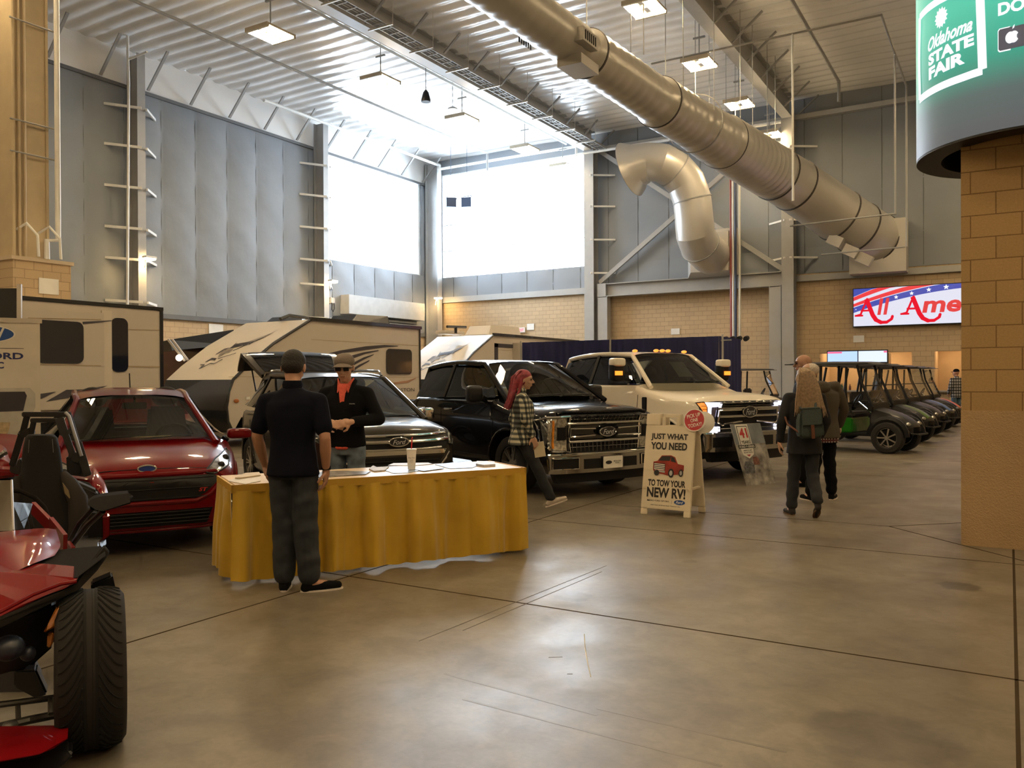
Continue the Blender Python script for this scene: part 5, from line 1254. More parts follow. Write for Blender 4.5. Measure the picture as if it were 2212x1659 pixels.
swoosh([(850, 826), (880, 822), (898, 816)], [(852, 830), (880, 827), (897, 818)], m=mat('brown_decal', (.35, .2, .13), .5))
wn = rround(834, 753, 888, 808, .12, XS); obj('side_window', MB().prism([p + V(.01, 0, 0) for p in wn], (.02, 0, 0)), m_rvw, t, world=True)
mt = textfit('BOSTON', 1.0, .10); q = PX(872, 842, XS); mt.v = [V(XS + .015, q.y + p.x, q.z + p.y) for p in mt.v]; obj('lettering', mt, m_decal, t, world=True)
obj('side_marker', MB().ell(PX(510, 866, XS) + V(.01, 0, 0), (.02, .08, .05)), mat('amber_marker', (.35, .12, .03), .3), t, world=True)
obj('corner_latch', MB().cbox(PX(535, 860, XS) + V(.01, 0, 0), (.03, .1, .06)), m_white, t, world=True)
a = PX(735, 690, XS - .9); b_ = PX(815, 690, XS - .9)
ac = MB().loft([[V(x, y, z) for x, z in ((XS - 1.5, top + .03), (XS - .4, top + .03), (XS - .5, top + h), (XS - 1.4, top + h))] for y, h in ((a.y, .06), (a.y + .25, .30), (b_.y, .34))]); obj('roof_aircon', ac, m_rvk, t, world=True, smooth=0)
obj('roof_vent', MB().loft([[V(x, y, z) for x, z in ((XS - 1.6, top + .03), (XS - .6, top + .03), (XS - .7, top + h), (XS - 1.5, top + h))] for y, h in ((PX(755, 690, XS - .9).y, .06), (PX(770, 690, XS - .9).y, .2), (PX(795, 690, XS - .9).y, .2), (PX(800, 690, XS - .9).y, .06))]), m_rvk, t, world=True, smooth=0)
obj('roof_aerial', MB().tube([V(XS - 1, pr[0].y - .1, top + .05), V(XS - 1, pr[0].y + .2, top + .16), V(XS - 1, pr[0].y + 1.6, top + .10)], .05, 6), m_rvk, t, world=True)
obj('roof_vent', MB().loft([[V(x, y, z) for x, z in ((XF + .5, top), (XF + 1.1, top), (XF + 1.0, top + h), (XF + .6, top + h))] for y, h in ((15.8, .02), (16.0, .15), (16.7, .15), (16.9, .02))]), m_rvk, t, world=True, smooth=0)
t, pr, top = caravan(8.8, 31.0, 'far cream caravan with sloped nose half hidden behind the blue drape')
q0, q1 = PX(1068, 745, XS), PX(1075, 745, XS)
obj('door_frame', MB().box((XS, q0.y, 1.2), (XS + .02, q1.y, 2.85)).box((XS, q0.y, 2.72), (XS + .02, PX(1108, 745, XS).y, 2.85)), m_decal, t, world=True)
y0_, y1_ = PX(1107, 745, XS).y, PX(1280, 745, XS).y
obj('slide_out', MB().box((XS, y0_, 1.0), (XS + .45, y1_, 2.9)), m_rv, t, world=True)
for z in (2.2, 1.7): obj('panel_line', MB().box((XS + .45, y0_, z), (XS + .455, y1_, z + .012)), m_line, t, world=True)
a = PX(1030, 720, XS - .9).y; b_ = PX(1102, 720, XS - .9).y
o = obj('roof_aircon', MB().loft([[V(x, y, z) for x, z in ((XS - 1.5, top + .03), (XS - .4, top + .03), (XS - .5, top + h), (XS - 1.4, top + h))] for y, h in ((a, .05), (a + .3, .38), (b_ - .5, .42), (b_, .40))]), m_rvc, t, world=True, smooth=0, bevel=.04)
obj('roof_aerial', MB().tube([V(XS - .6, 23.0, top), V(XS - .6, 23.0, top + .22)], .05, 6).tube([V(XS - .6, 22.5, top + .2), V(XS - .6, 23.6, top + .24)], .05, 6), m_rvk, t, world=True)
obj('roof_vent', MB().box((XS - 1.4, 21.9 + 1.0, top), (XS - .9, 24.0, top + .12)), m_rvc, t, world=True, bevel=.03)
# left trailer ---------------------------------------------------------------
XS1 = -16.5
t = thing('travel_trailer', 'big cream trailer side with two dark windows at the far left', 'caravan', (-17.8, 8, 0))
ye = PX(349, 700, XS1).y; tz = PX(349, 669, XS1).z
obj('body', MB().box((-18.5, 3.0, .75), (XS1, ye, tz)), m_rv, t, world=True, bevel=.03)
obj('edge_trim', MB().box((XS1 - .03, ye - .05, .75), (XS1 + .02, ye + .03, tz + .03)).box((XS1 - .05, 3, tz - .02), (XS1 + .03, ye + .03, tz + .05)), m_rvk, t, world=True)
sy = PX(218, 700, XS1).y; s2 = PX(239, 700, XS1).y
obj('slide_out', MB().box((XS1, 3.2, 1.0), (XS1 + .12, sy, tz - .18)), m_rv, t, world=True, bevel=.01)
obj('slide_flange', MB().box((XS1, sy, 1.0), (XS1 + .04, s2, tz - .12)), m_rvc, t, world=True)
X2 = XS1 + .12
for (c4, X) in (((-40, 683, 179, 782), X2), ((240, 686, 275, 803), XS1 + .0)):
    pts = rround(*c4, .13, X); obj('side_window', MB().prism([p + V(.004, 0, 0) for p in pts], (.02, 0, 0)), m_rvw, t, world=True)
for v0, v1, ua, ub in ((711, 712, 276, 349), (790, 792, 276, 349), (686, 687, 60, 218), (786, 787, 60, 218)): rvface('panel_line', [(ua, v0), (ub, v0 + (ub - ua) * .02), (ub, v1 + 1 + (ub - ua) * .02), (ua, v1 + 1)], m_line, t, X=X2 if ub < 230 else XS1, th=.005)
rvface('side_swoosh', [(70, 853), (70, 869), (85, 863), (120, 846)], m_decal, t, X=X2); rvface('side_swoosh', [(100, 867), (143, 842), (178, 841), (232, 833), (220, 838), (160, 857)], m_decal, t, X=X2)
rvface('side_swoosh', [(178, 695), (240, 692), (240, 694), (179, 700)], m_decal, t, X=X2)
obj('underframe', MB().box((-18.4, 3.2, .3), (XS1 - .1, ye - .2, .75)), m_rvk, t, world=True)
for y in (7.0, 7.9): obj('wheel', MB().lathe([(0, -.1), (.2, -.1), (.34, -.11), (.36, -.06), (.36, .06), (.34, .11), (.2, .1), (0, .1)], 28, (XS1 - .2, y, .36), 'X'), m_rubber, t, world=True)
# dark panel upper left
q = P(0, 620, 13.4); q2 = P(37, 620, 13.4)
t = thing('dark_display_wall', 'tall black display panel with pale post at the far left', 'panel', V(q.x, q.y, 0))
obj('panel', MB().bar(V(q.x, q.y, 1.55) - (q2 - q).normalized() * .8, V(q2.x, q2.y, 1.55), .08, 3.05), m_rvk, t, world=True)
obj('post', MB().tube([P(42, 900, 13.4) * 1, P(42, 614, 13.4)], .045, 4), m_rv, t, world=True)
pz = P(42, 614, 13.4); obj('post', MB().tube([V(pz.x, pz.y, 0), V(pz.x, pz.y, 1.4)], .045, 4), m_rv, t, world=True)
# maroon vehicle with awning between the caravans
t = thing('maroon_trailer', 'dark maroon trailer with black awning between the two nearer caravans', 'trailer', (-21.5, 17.2, 0))
obj('body', MB().box((-23.6, 17.0, .5), (-19.6, 19.4, PX(400, 742, -19.6).z)), mat('maroon_paint', (.06, .012, .018), .25, coat=.6), t, world=True, bevel=.08)
a, b_, c_, d_ = P(365, 734, 24.3), P(372, 757, 24.3), P(505, 712, 26.5), P(500, 745, 26.5)
obj('awning', MB().loft([[a, b_, b_ + V(-1.2, .6, 0), a + V(-1.2, .6, 0)], [c_, d_, d_ + V(-1.2, .6, 0), c_ + V(-1.2, .6, 0)]]), mat('awning_black', (.015, .018, .02), .6), t, world=True, smooth=0)
obj('awning_arm', MB().bar(P(363, 733, 24.2), P(400, 780, 24.2), .06, .06).bar(P(372, 733, 24.2), P(406, 778, 24.2), .05, .05), m_rv, t, world=True)
obj('body_lamp', MB().ell(P(387, 773, 24.1), (.1, .1, .1)), emis('small_lamp', (1, .85, .65), 1.2), t, world=True)
obj('leg', MB().box((-23.4, 17.2, 0), (-19.8, 19.2, .5)), m_rvk, t, world=True)

# ================================================================ pull-up banner
q = CZ((30 - 1106) / F * 9.0, 9.0); bM = frame_at(q, (-q).normalized())
t = thing('pull_up_banner', 'white pull-up banner with blue oval and truck picture at the left edge', 'banner', M=bM)
hz = 1.55 + (827 - 693) / F * 9.0
obj('sheet', MB().box((-.01, -.62, .1), (.01, .25, hz)), mat('banner_white_cloth', (.72, .66, .56), .6), t)
obj('top_rail', MB().box((-.02, -.64, hz - .02), (.02, .27, hz + .03)), m_rvc, t); obj('base', MB().box((-.12, -.64, 0), (.12, .27, .1)), m_steel, t, bevel=.02)
def by(u): return (u - 30) / F * 9.0
def bz(v): return 1.55 + (827 - v) / F * 9.0
navy = mat('navy_print', (.02, .03, .14), .5)
def flat_ell(mb, x, y, z, a, b, n=32): return mb.add([V(x, y + a * math.cos(2 * PI * k / n), z + b * math.sin(2 * PI * k / n)) for k in range(n)], [tuple(range(n))])
o = obj('oval_emblem', flat_ell(MB(), .012, by(-28), bz(722), .31, .10), m_wht, t); obj('oval_field', flat_ell(MB(), .014, by(-28), bz(722), .295, .09), mat('logo_blue', (.02, .08, .30), .4), o)
mt = textfit('Ford', .42, .13, shear=.35, bold=.01); mt.v = [V(.016, by(-28) + p.x, bz(722) + p.y) for p in mt.v]; obj('lettering', mt, m_wht, o)
obj('rule', MB().box((.011, -.6, bz(753)), (.013, by(49), bz(752))), m_decal, t)
for bd, u0, u1, v in (('METRO FORD', -130, 48, 769), ('OF OKC', -60, 12, 789)):
    mt = textfit(bd, (u1 - u0) / F * 9, .073, bold=.03); mt.v = [V(.013, by((u0 + u1) / 2) + p.x, bz(v) + p.y) for p in mt.v]; obj('lettering', mt, navy, t)
pw = mat('picture_white', (.55, .52, .46), .5, var=.1, scale=8)
pic = obj('truck_picture', MB().add([V(.0125, by(u), bz(v)) for u, v in ((-90, 838), (60, 838), (70, 850), (70, 880), (60, 905), (45, 920), (30, 952), (-90, 952))], [tuple(range(8))]), pw, t)
obj('picture_window', MB().add([V(.014, by(u), bz(v)) for u, v in ((-60, 846), (50, 846), (54, 855), (47, 888), (-60, 890))], [tuple(range(5))]), m_decal, pic)
obj('picture_headlight', MB().add([V(.014, by(u), bz(v)) for u, v in ((-20, 910), (23, 912), (20, 930), (15, 942), (-20, 942))], [tuple(range(5))]), mat('picture_gold', (.55, .42, .25), .4, var=.3, scale=20), pic)
obj('picture_wheel', flat_ell(MB(), .015, by(48), bz(950), .07, .12), m_decal, pic)

# ================================================================ blue drape
t = thing('pipe_and_drape', 'long navy blue pleated drape on poles behind the pickup trucks', 'drape', (-7.7, 17.4, 0))
xa, xb = PY(1128, 742, 17.4).x, PY(1553, 731, 17.4).x; H = 2.44
m_drape = mat('navy_drape', (.018, .022, .10), .8, var=.2, scale=2)
def dr(s, q):
    x = xa + (xb - xa) * s; return V(x, 17.4 + .03 * math.sin(x * 30 + .6 * math.sin(x * 9)) * (1 - .5 * q) + .02 * math.sin(x * 13), .03 + H * q)
obj('drape', MB().grid(dr, 420, 6), m_drape, t, world=True, smooth=80)
obj('drape_return', MB().grid(lambda s, q: V(xb + .03 * math.sin(s * 40), 17.4 + 1.6 * s, .03 + H * q), 60, 3), m_drape, t, world=True, smooth=80)
for x in (xa, PY(1321, 738, 17.4).x, xb + .1): obj('upright', MB().tube([V(x, 17.33, 0), V(x, 17.33, H + .06)], .022, 8).box((x - .2, 17.15, 0), (x + .2, 17.5, .01)), m_steel, t, world=True)
obj('cross_bar', MB().tube([V(xa, 17.46, H - .06), V(xb + .25, 17.46, H - .06)], .015, 6), m_steel, t, world=True)

# ================================================================ buggies
def buggy(name, label, u, zc, th, col, panel=None, six=False):
    # placed by the near front wheel
    p = CZ((u - 1106) / F * zc, zc); h = RT * math.sin(R(th)) - VW * math.cos(R(th)); lf = RT * math.cos(R(th)) + VW * math.sin(R(th))
    M = frame_at(p + lf * .5, h); t = thing(name, label, 'golf cart', M=M, group='golf carts in a row'); pm = mat('buggy_' + col[0], tuple(x * .95 for x in col[1]), .3, coat=.2)
    wr = .325
    proto = None
    for x, y in ((0, .5), (0, -.5), (-1.7, .5), (-1.7, -.5)):
        if proto is None:
            r = MB(); r.lathe([(.20, -.08), (.21, .08), (.19, .08), (.185, -.02)], 28, axis='Y', closed=True); r.cyl((0, .05, 0), (0, .1, 0), .035, 10)
            for k in range(7):
                a = 2 * PI * k / 7; d = V(math.cos(a), 0, math.sin(a)); r.bar(d * .02 + V(0, .08, 0), d * .195 + V(0, .085, 0), .03, .02, (0, 1, 0))
            w_ = obj('wheel', r, mat('silver_rim', (.55, .54, .52), .25, metal=.9), t)
            obj('tyre', MB().lathe([(.2, -.1), (.22, -.12), (.30, -.11), (wr, -.07), (wr, .07), (.30, .11), (.22, .12), (.2, .1)], 32, axis='Y'), m_rubber, w_); obj('hub_back', MB().cyl((0, -.05, 0), (0, .0, 0), .17, 20), m_black, w_); proto = w_
        else: w_ = copy_tree(proto, t)
        w_.location = (x, y, wr); w_.rotation_euler = (0, 0, 0 if y > 0 else PI)
    m_bk = mat('buggy_black_plastic', (.008, .008, .009), .32, spec=.3)
    # front cowl
    rings = []
    for x, w_, z0, z1 in ((.42, .25, .46, .54), (.36, .42, .44, .62), (.2, .46, .48, .74), (0, .48, .60, .84), (-.2, .50, .5, .90), (-.34, .52, .40, .94)):
        pr_ = [(w_ * .8, z0), (w_, z0 + .08), (w_, z1 - .18), (w_ * .8, z1 - .03), (w_ * .3, z1), (-w_ * .3, z1), (-w_ * .8, z1 - .03), (-w_, z1 - .18), (-w_, z0 + .08), (-w_ * .8, z0)]
        rings.append([V(x, y, z) for y, z in pr_])
    obj('front_cowl', MB().loft(rings), m_bk, t, smooth=45)
    if panel is None or col[0] == 'lime': obj('nose_panel', MB().loft([[V(x + .012, y * .5, z + .012) for x, y, z in [(p_.x, p_.y, p_.z) for p_ in r]] for r in rings[1:5]]), pm, t, smooth=45)
    for sg in (1, -1):
        obj('wheel_arch', MB().tube([V(.36 * math.cos(a), .52 * sg, wr + .02 + .36 * math.sin(a)) for a in [PI * k / 10 for k in range(11)]], .05, 6, flat=1.6), m_bk, t)
        hlm = obj('headlight', MB().ell((.34, .34 * sg, .6), (.05, .09, .05)), m_lens, t)
    obj('floor_pan', MB().box((-1.95, -.52, .34), (.1, .52, .40)), m_black, t, bevel=.02)
    obj('seat_base', MB().box((-1.25, -.52, .40), (-.72, .52, .72)), pm if panel is None else car_paint('buggy_' + panel[0], panel[1]), t, bevel=.03)
    obj('rear_body', MB().box((-2.2, -.54, .42), (-1.28, .54, .78)), pm, t, bevel=.08)
    for nm, bx in (('seat_cushion', ((-1.22, -.5, .72), (-.70, .5, .84))), ('seat_cushion', ((-1.85, -.5, .78), (-1.4, .5, .88)))): obj(nm, MB().box(*bx), m_int, t, bevel=.04)
    obj('seat_back', MB().box((-1.34, -.5, .80), (-1.24, .5, 1.22)), m_int, t, bevel=.04)
    obj('dashboard', MB().box((-.42, -.5, .86), (-.30, .5, 1.04)), m_black, t, bevel=.02)
    obj('steering_column', MB().tube([V(-.32, -.2, .72), V(-.72, -.2, 1.06)], .018, 8), m_chrome, t); sw = [V(-.72 + .08 * math.cos(a), -.2 + .17 * math.sin(a), 1.08 + .15 * math.cos(a)) for a in [2 * PI * k / 20 for k in range(21)]]
    obj('steering_wheel', MB().tube(sw, .014, 6).tube([sw[0], sw[10]], .01, 5).tube([sw[5], sw[15]], .01, 5), m_black, t)
    for sg in (1, -1):
        obj('roof_strut', MB().tube([V(-.30, .50 * sg, .96), V(-.55, .50 * sg, 1.5), V(-.62, .50 * sg, 1.84)], .028, 6), m_black, t)
        obj('roof_strut', MB().tube([V(-1.36, .50 * sg, .7), V(-1.42, .50 * sg, 1.2), V(-1.40, .50 * sg, 1.84)], .03, 6), m_black, t); obj('roof_strut', MB().tube([V(-2.1, .50 * sg, .7), V(-2.0, .50 * sg, 1.3), V(-1.9, .50 * sg, 1.84)], .03, 6), m_black, t)
        obj('arm_rest', MB().tube([V(-.74, .50 * sg, .82), V(-.80, .50 * sg, 1.0), V(-1.28, .50 * sg, 1.0)], .02, 6), m_black, t)
    obj('windscreen', MB().grid(lambda a, b: V(-.30 - .32 * b, (2 * a - 1) * .48, .98 + .84 * b), 2, 2), glass('buggy_screen', (.7, .72, .7), ior=1.4), t)
    obj('windscreen_bar', MB().tube([V(-.46, -.49, 1.4), V(-.46, .49, 1.4)], .012, 5), m_black, t)
    rf = []
    for x, e in ((-.38, .0), (-.45, .05), (-1.2, .065), (-2.1, .05), (-2.2, 0)):
        rf.append([V(x, y, 1.86 + z) for y, z in ((-.56, 0), (-.56, .02), (-.3, e), (.3, e), (.56, .02), (.56, 0))])
    obj('roof', MB().loft(rf), mat('buggy_roof', (.02, .02, .02), .4), t, smooth=40)
    obj('front_bumper', MB().tube([V(.40, -.4, .42), V(.52, -.3, .40), V(.52, .3, .40), V(.40, .4, .42)], .022, 6), m_black, t)
    return t
gr_ = ('green', (.02, .16, .015))
buggy('golf_cart', 'nearest black buggy with green side panel and silver wheel', 1918, 17.1, 47, ('black', (.01, .01, .012)), gr_)
buggy('golf_cart', 'lime green fronted buggy, second nearest in the buggy row', 1957, 19.6, 47, ('lime', (.08, .15, .01)), ('black', (.01, .01, .012)))
buggy('golf_cart', 'dark brown buggy, third in the buggy row', 1988, 22.0, 47, ('brown', (.035, .022, .02)))
buggy('golf_cart', 'blue fronted buggy next to the orange one', 2013, 24.0, 47, ('blue', (.03, .10, .30)))
buggy('golf_cart', 'farthest buggy with orange front and tall tyres', 2040, 26.3, 52, ('orange', (.55, .08, .015)))
buggy('golf_cart', 'dark roofed buggy by the block wall behind the white pickup', 1690, 28.5, 62, ('grey', (.03, .03, .03)))

# ================================================================ table with yellow skirt
TA = CZ(-2.13, 6.33); TB = CZ(.10, 7.50); tx = (TB - TA).normalized(); tn = V(-tx.y, tx.x, 0); TL = (TB - TA).length; TD = .74; TZ = .76
TM = Matrix(((tx.x, tn.x, 0, TA.x), (tx.y, tn.y, 0, TA.y), (0, 0, 1, 0), (0, 0, 0, 1)))   # local x along the front, y away
t = thing('display_table', 'long folding table with cream top and yellow pleated skirt', 'table', M=TM)
obj('table_top', MB().box((0, 0, TZ - .035), (TL, TD, TZ)), mat('cream_table_top', (.72, .56, .40), .45), t, bevel=.012)
for x in (.2, TL - .2):
    obj('leg', MB().tube([V(x, .1, TZ - .03), V(x, .1, .0)], .015, 8).tube([V(x, TD - .1, TZ - .03), V(x, TD - .1, 0)], .015, 8).tube([V(x, .1, .15), V(x, TD - .1, .15)], .012, 6), m_steel, t)
obj('foot_plate', MB().prism([(TL + .0, .25, 0), (TL + .13, .25, 0), (TL + .05, .25, .28)], (0, .02, 0)), mat('brown_card', (.25, .16, .08), .8), t)
def skirt_mat():
    m = mat('yellow_satin', (.50, .31, .022), .36, var=.10, scale=3, bump=.25, bscale=9, spec=.5); nt, b = nodes_of(m); b.inputs['Sheen Weight'].default_value = .3; return m
m_sk = skirt_mat()
per = [(-.012, TD), (-.012, -.012), (TL + .012, -.012), (TL + .012, TD)]
def skirt(pa, pb, flare, amp, seed):
    a, b_ = V(*pa, 0), V(*pb, 0); L_ = (b_ - a).length; d = (b_ - a) / L_; nn = V(d.y, -d.x, 0)
    rnd = random.Random(seed); ph = [rnd.uniform(0, 6.28) for _ in range(8)]; nu = int(L_ / .011)
    def fn(s, q):
        x = s * L_; k = 1 - q   # q 1 at the top
        w1 = math.sin(x * 38 + 1.3 * math.sin(x * 7 + ph[0]) + ph[1]); w2 = math.sin(x * 15 + ph[2] + 1.6 * math.sin(x * 3.1 + ph[3])); w3 = math.sin(x * 90 + ph[4])
        o = (.021 * w1 * (1 - .2 * k) + .05 * (abs(w2) ** .6 * (1 if w2 > 0 else -1)) * min(1, .15 + k * 1.6) + .007 * w3 * max(0, q - .7) / .3) * amp * (1 - .45 * q * q * q) + flare * k
        e = min(1, x / .05, (L_ - x) / .05); p = a + d * (x + (2 * s - 1) * (flare * .7 + .01) * k * (1 if (s < .5) == (pa[0] < 0) or pa[1] > .1 else -.3) + .012 * math.sin(x * 20 + ph[5]) * k) + nn * (.008 + o * (.4 + .6 * e) + .012 * k)
        zt = TZ - .045; return V(p.x, p.y, .03 + .012 * w2 * 1 + (zt - .03 - 0 * w2) * q if q < .999 else zt)
    return MB().grid(fn, nu, 16)
obj('skirt', skirt(per[1], per[2], .03, 1.0, 3), m_sk, t, smooth=80); obj('skirt', skirt(per[0], per[1], .005, .8, 5), m_sk, t, smooth=80); 
sk3 = skirt(per[2], per[3], .0, 1.0, 8); obj('skirt', sk3, m_sk, t, smooth=80)
obj('skirt_band', MB().box((-.02, -.02, TZ - .06), (TL + .02, -.004, TZ + .002)).box((-.02, -.02, TZ - .06), (-.004, TD, TZ + .002)).box((TL + .004, -.02, TZ - .06), (TL + .02, TD, TZ + .002)), mat('yellow_band', (.50, .29, .03), .6), t)
def T(u, v): p = G(u, v, TZ); q = TM.inverted() @ p; return q
def on_table(name, label, cat, uv, m, th=.003, z=0, **k):
    pts = [G(u, v, TZ + .001 + z) for u, v in uv]; return obj(name, MB().prism(pts, (0, 0, th)), m, label=label, cat=cat, **k)
m_pap = mat('paper', (.62, .58, .52), .6, var=.12, scale=18); m_papb = mat('blue_print_paper', (.30, .38, .50), .35, var=.5, scale=14)
on_table('sign_up_sheet', 'stack of printed sheets overhanging the left end of the table', 'paper', [(492, 1040), (520, 1030), (562, 1027), (563, 1040), (530, 1047)], m_pap, .006)
on_table('clipboard', 'clipboard under the sheets at the left end of the table', 'clipboard', [(508, 1034), (530, 1024), (560, 1022), (563, 1028), (520, 1034)], mat('clipboard_tan', (.55, .45, .3), .5), .01, .008)
o = on_table('open_magazine', 'open black and white magazine on the table right of the standing man', 'magazine', [(673, 1026), (700, 1019), (745, 1019), (800, 1020), (790, 1026), (725, 1030), (690, 1033)], mat('magazine_print', (.20, .19, .18), .4, var=.8, scale=12), .008)
on_table('leaflet', 'crumpled grey leaflet in the middle of the table', 'leaflet', [(797, 1015), (806, 1008), (815, 1012), (840, 1010), (832, 1018), (808, 1020)], mat('grey_leaflet', (.4, .37, .35), .6, var=.4, scale=20), .012)
on_table('glossy_brochure', 'glossy pale blue brochure in front of the drinks cup', 'brochure', [(830, 1016), (862, 1009), (905, 1012), (925, 1014), (880, 1022), (850, 1023)], m_papb, .004)
on_table('glossy_brochure', 'pale brochure right under the drinks cup', 'brochure', [(893, 1014), (930, 1008), (960, 1012), (915, 1018)], m_papb, .003, .005)
on_table('glossy_brochure', 'large blue brochure on the right part of the table', 'brochure', [(940, 1004), (985, 999), (1035, 1005), (1020, 1011), (972, 1013)], mat('deep_blue_print', (.10, .16, .32), .3, var=.6, scale=10), .004)
on_table('glossy_brochure', 'wide pale folder behind the drinks cup', 'folder', [(838, 1006), (850, 1001), (925, 1000), (935, 1003), (900, 1006)], mat('grey_folder', (.45, .40, .36), .5), .004)
on_table('small_book', 'small pale booklet at the right end of the table', 'book', [(1028, 1006), (1030, 1000), (1068, 1001), (1070, 1007), (1045, 1009)], mat('booklet', (.5, .5, .55), .5, var=.3, scale=25), .02)
q = G(889, 1016, TZ); t2 = thing('drinks_cup', 'white foam drinks cup with red straw on the table', 'cup', V(q.x, q.y, TZ + .009))
obj('cup', MB().lathe([(0, 0), (.032, 0), (.044, .175), (.040, .175), (.03, .01)], 28), mat('foam_white', (.80, .76, .70), .5), t2)
obj('lid', MB().lathe([(.0, .182), (.045, .182), (.047, .172), (.044, .168)], 28), m_white, t2)
obj('straw', MB().tube([V(0, 0, .17), V(.006, .0, .27), V(.012, .0, .285)], .005, 6), mat('red_straw', (.6, .02, .03), .4), t2)
dcam = (-V(q.x, q.y, 0)).normalized(); sd = V(-dcam.y, dcam.x, 0)
for bd, zz, ww in (('Drive Thru', .105, .058), ('BURGERS', .085, .03), ('SINCE 1947', .07, .03)):
    mt = textfit(bd, ww, .012 if zz > .1 else .007, shear=.2); mt.v = [dcam * (.0405 + .0125 * 0 + (zz - .1) * .07 - (p.x ** 2) * 9) + sd * p.x + V(0, 0, zz + p.y) for p in mt.v]; obj('lettering', mt, mat('print_brown', (.08, .03, .02), .5), t2)

# ================================================================ pavement sign
fa, fb = G(1383, 1110), G(1490, 1120); ax = (fb - fa).normalized(); an = V(ax.y, -ax.x, 0)   # an points to the camera side
wS = (fb - fa).length; hS = 1.17; lean = .20
SM = Matrix(((ax.x, an.x, 0, fa.x), (ax.y, an.y, 0, fa.y), (0, 0, 1, 0), (0, 0, 0, 1)))
t = thing('pavement_sign', 'cream A-frame sign reading just what you need to tow your new RV', 'sign', M=SM)
m_pl = mat('cream_plastic', (.70, .62, .48), .4)
def sp(x, z, y=0): return V(x, -lean * z / hS + y, z)
def board(sgn):
    mb = MB(); o = -.60 if sgn < 0 else 0
    def q(x, z, y=0): p = sp(x, z, y * sgn); return V(p.x, p.y if sgn > 0 else 2 * (-lean - .03) - p.y, p.z)
    for (x0, x1, z0, z1) in ((0, wS, .07, 1.02), (0, .08, 0, .07), (wS - .08, wS, 0, .07), (0, .17, 1.02, 1.15), (wS * .33, wS * .33 + .04, 1.02, 1.15), (wS * .62, wS * .62 + .04, 1.02, 1.15), (wS * .33, wS * .66, 1.11, 1.15), (wS * .80, wS, 1.02, 1.12)):
        f_ = [q(x0, z0, 0), q(x1, z0, 0), q(x1, z1, 0), q(x0, z1, 0)]; bk = [q(x0, z0, -.035), q(x1, z0, -.035), q(x1, z1, -.035), q(x0, z1, -.035)]; mb.loft([f_, bk])
    return mb
obj('front_panel', board(1), m_pl, t, bevel=.006); obj('back_panel', board(-1), m_pl, t, bevel=.006)
obj('spreader', MB().box((.02, -.38, .30), (.05, -.03, .32)), m_pl, t); obj('spreader', MB().box((wS - .05, -.38, .30), (wS - .02, -.03, .32)), m_pl, t)
def onsign(mb, x, z, m, nm='lettering', lift=.004, par=None): mb.v = [sp(x + p.x, z + p.y, lift + p.z) for p in mb.v]; return obj(nm, mb, m, par or t)
m_ink = mat('black_ink', (.02, .018, .018), .5)
cxS = wS * .50
for bd, w_, h_, z in (('JUST WHAT', .45, .085, .885), ('YOU NEED', .445, .085, .785), ('TO TOW YOUR', .455, .075, .365), ('NEW RV!', .47, .115, .258)): onsign(textfit(bd, w_, h_, bold=.035), cxS, z, m_ink)
onsign(textfit('METRO FORD OF OKC', .27, .017, bold=.02), cxS - .09, .165, m_ink); onsign(textfit('2300 West I-44 Service Road, Oklahoma City', .36, .013, bold=.02), cxS + .0, .115, m_ink)
def ell2(a, b, n=28): return MB().add([V(a * math.cos(2 * PI * k / n), b * math.sin(2 * PI * k / n), 0) for k in range(n)], [tuple(range(n))])
em = onsign(ell2(.066, .027), cxS + .17, .163, mat('logo_blue', (.02, .08, .30), .4), 'oval_emblem'); onsign(textfit('Ford', .085, .03, shear=.35, bold=.01), cxS + .17, .163, m_wht, lift=.006, par=em)
onsign(MB().box((-.001, -.02, 0), (.001, .02, .0005)), cxS + .075, .163, m_ink, 'rule')
# red truck picture
pcx, pcz, S = cxS + .01, .565, .0125
def pic(poly, m, nm, lift, par=None): return onsign(MB().add([V(x * S, y * S, 0) for x, y in poly], [tuple(range(len(poly)))]), pcx, pcz, m, nm, lift, par)
mr = mat('picture_red', (.30, .03, .02), .4, var=.3, scale=9)
pt = pic([(-15, 3), (-15, -4), (-13, -7), (-4, -8), (0, -9), (12, -7), (15, -4), (15, 1), (9, 2), (6, 8), (2, 9.5), (-7, 9), (-11, 4)], mr, 'truck_picture', .004)
pic([(-10, 4.2), (-6.5, 8.3), (2, 8.7), (1, 4.4)], m_ink, 'picture_window', .006, pt); pic([(2.4, 8.6), (5.2, 7.3), (7.5, 3), (2.2, 4)], m_ink, 'picture_window', .006, pt)
pic([(-14.5, 2.2), (-3, 1.6), (-3, -4.4), (-13.5, -3.6)], m_ink, 'picture_grille', .006, pt)
for k in range(4): pic([(-14, 1.6 - k * 1.5), (-3.4, 1.0 - k * 1.5), (-3.4, .3 - k * 1.5), (-14, .9 - k * 1.5)], m_wht, 'picture_bar', .008, pt)
pic([(-13, -4), (-3, -4.8), (-3, -6.6), (-13, -5.6)], mat('picture_grey', (.4, .4, .4), .4), 'picture_bumper', .008, pt)
for cx_, cy_, a, b in ((-11, -6.8, 2.6, 2.6), (3, -6.5, 2.8, 4.0), (12.6, -6, 2.2, 3.4)):
    w_ = pic([(cx_ + a * math.cos(2 * PI * k / 20), cy_ + b * math.sin(2 * PI * k / 20)) for k in range(20)], m_ink, 'picture_wheel', .009, pt)
    if cx_ > 0: pic([(cx_ + a * .55 * math.cos(2 * PI * k / 20), cy_ + b * .6 * math.sin(2 * PI * k / 20)) for k in range(20)], mat('picture_grey', (.4, .4, .4), .4), 'picture_rim', .011, pt)
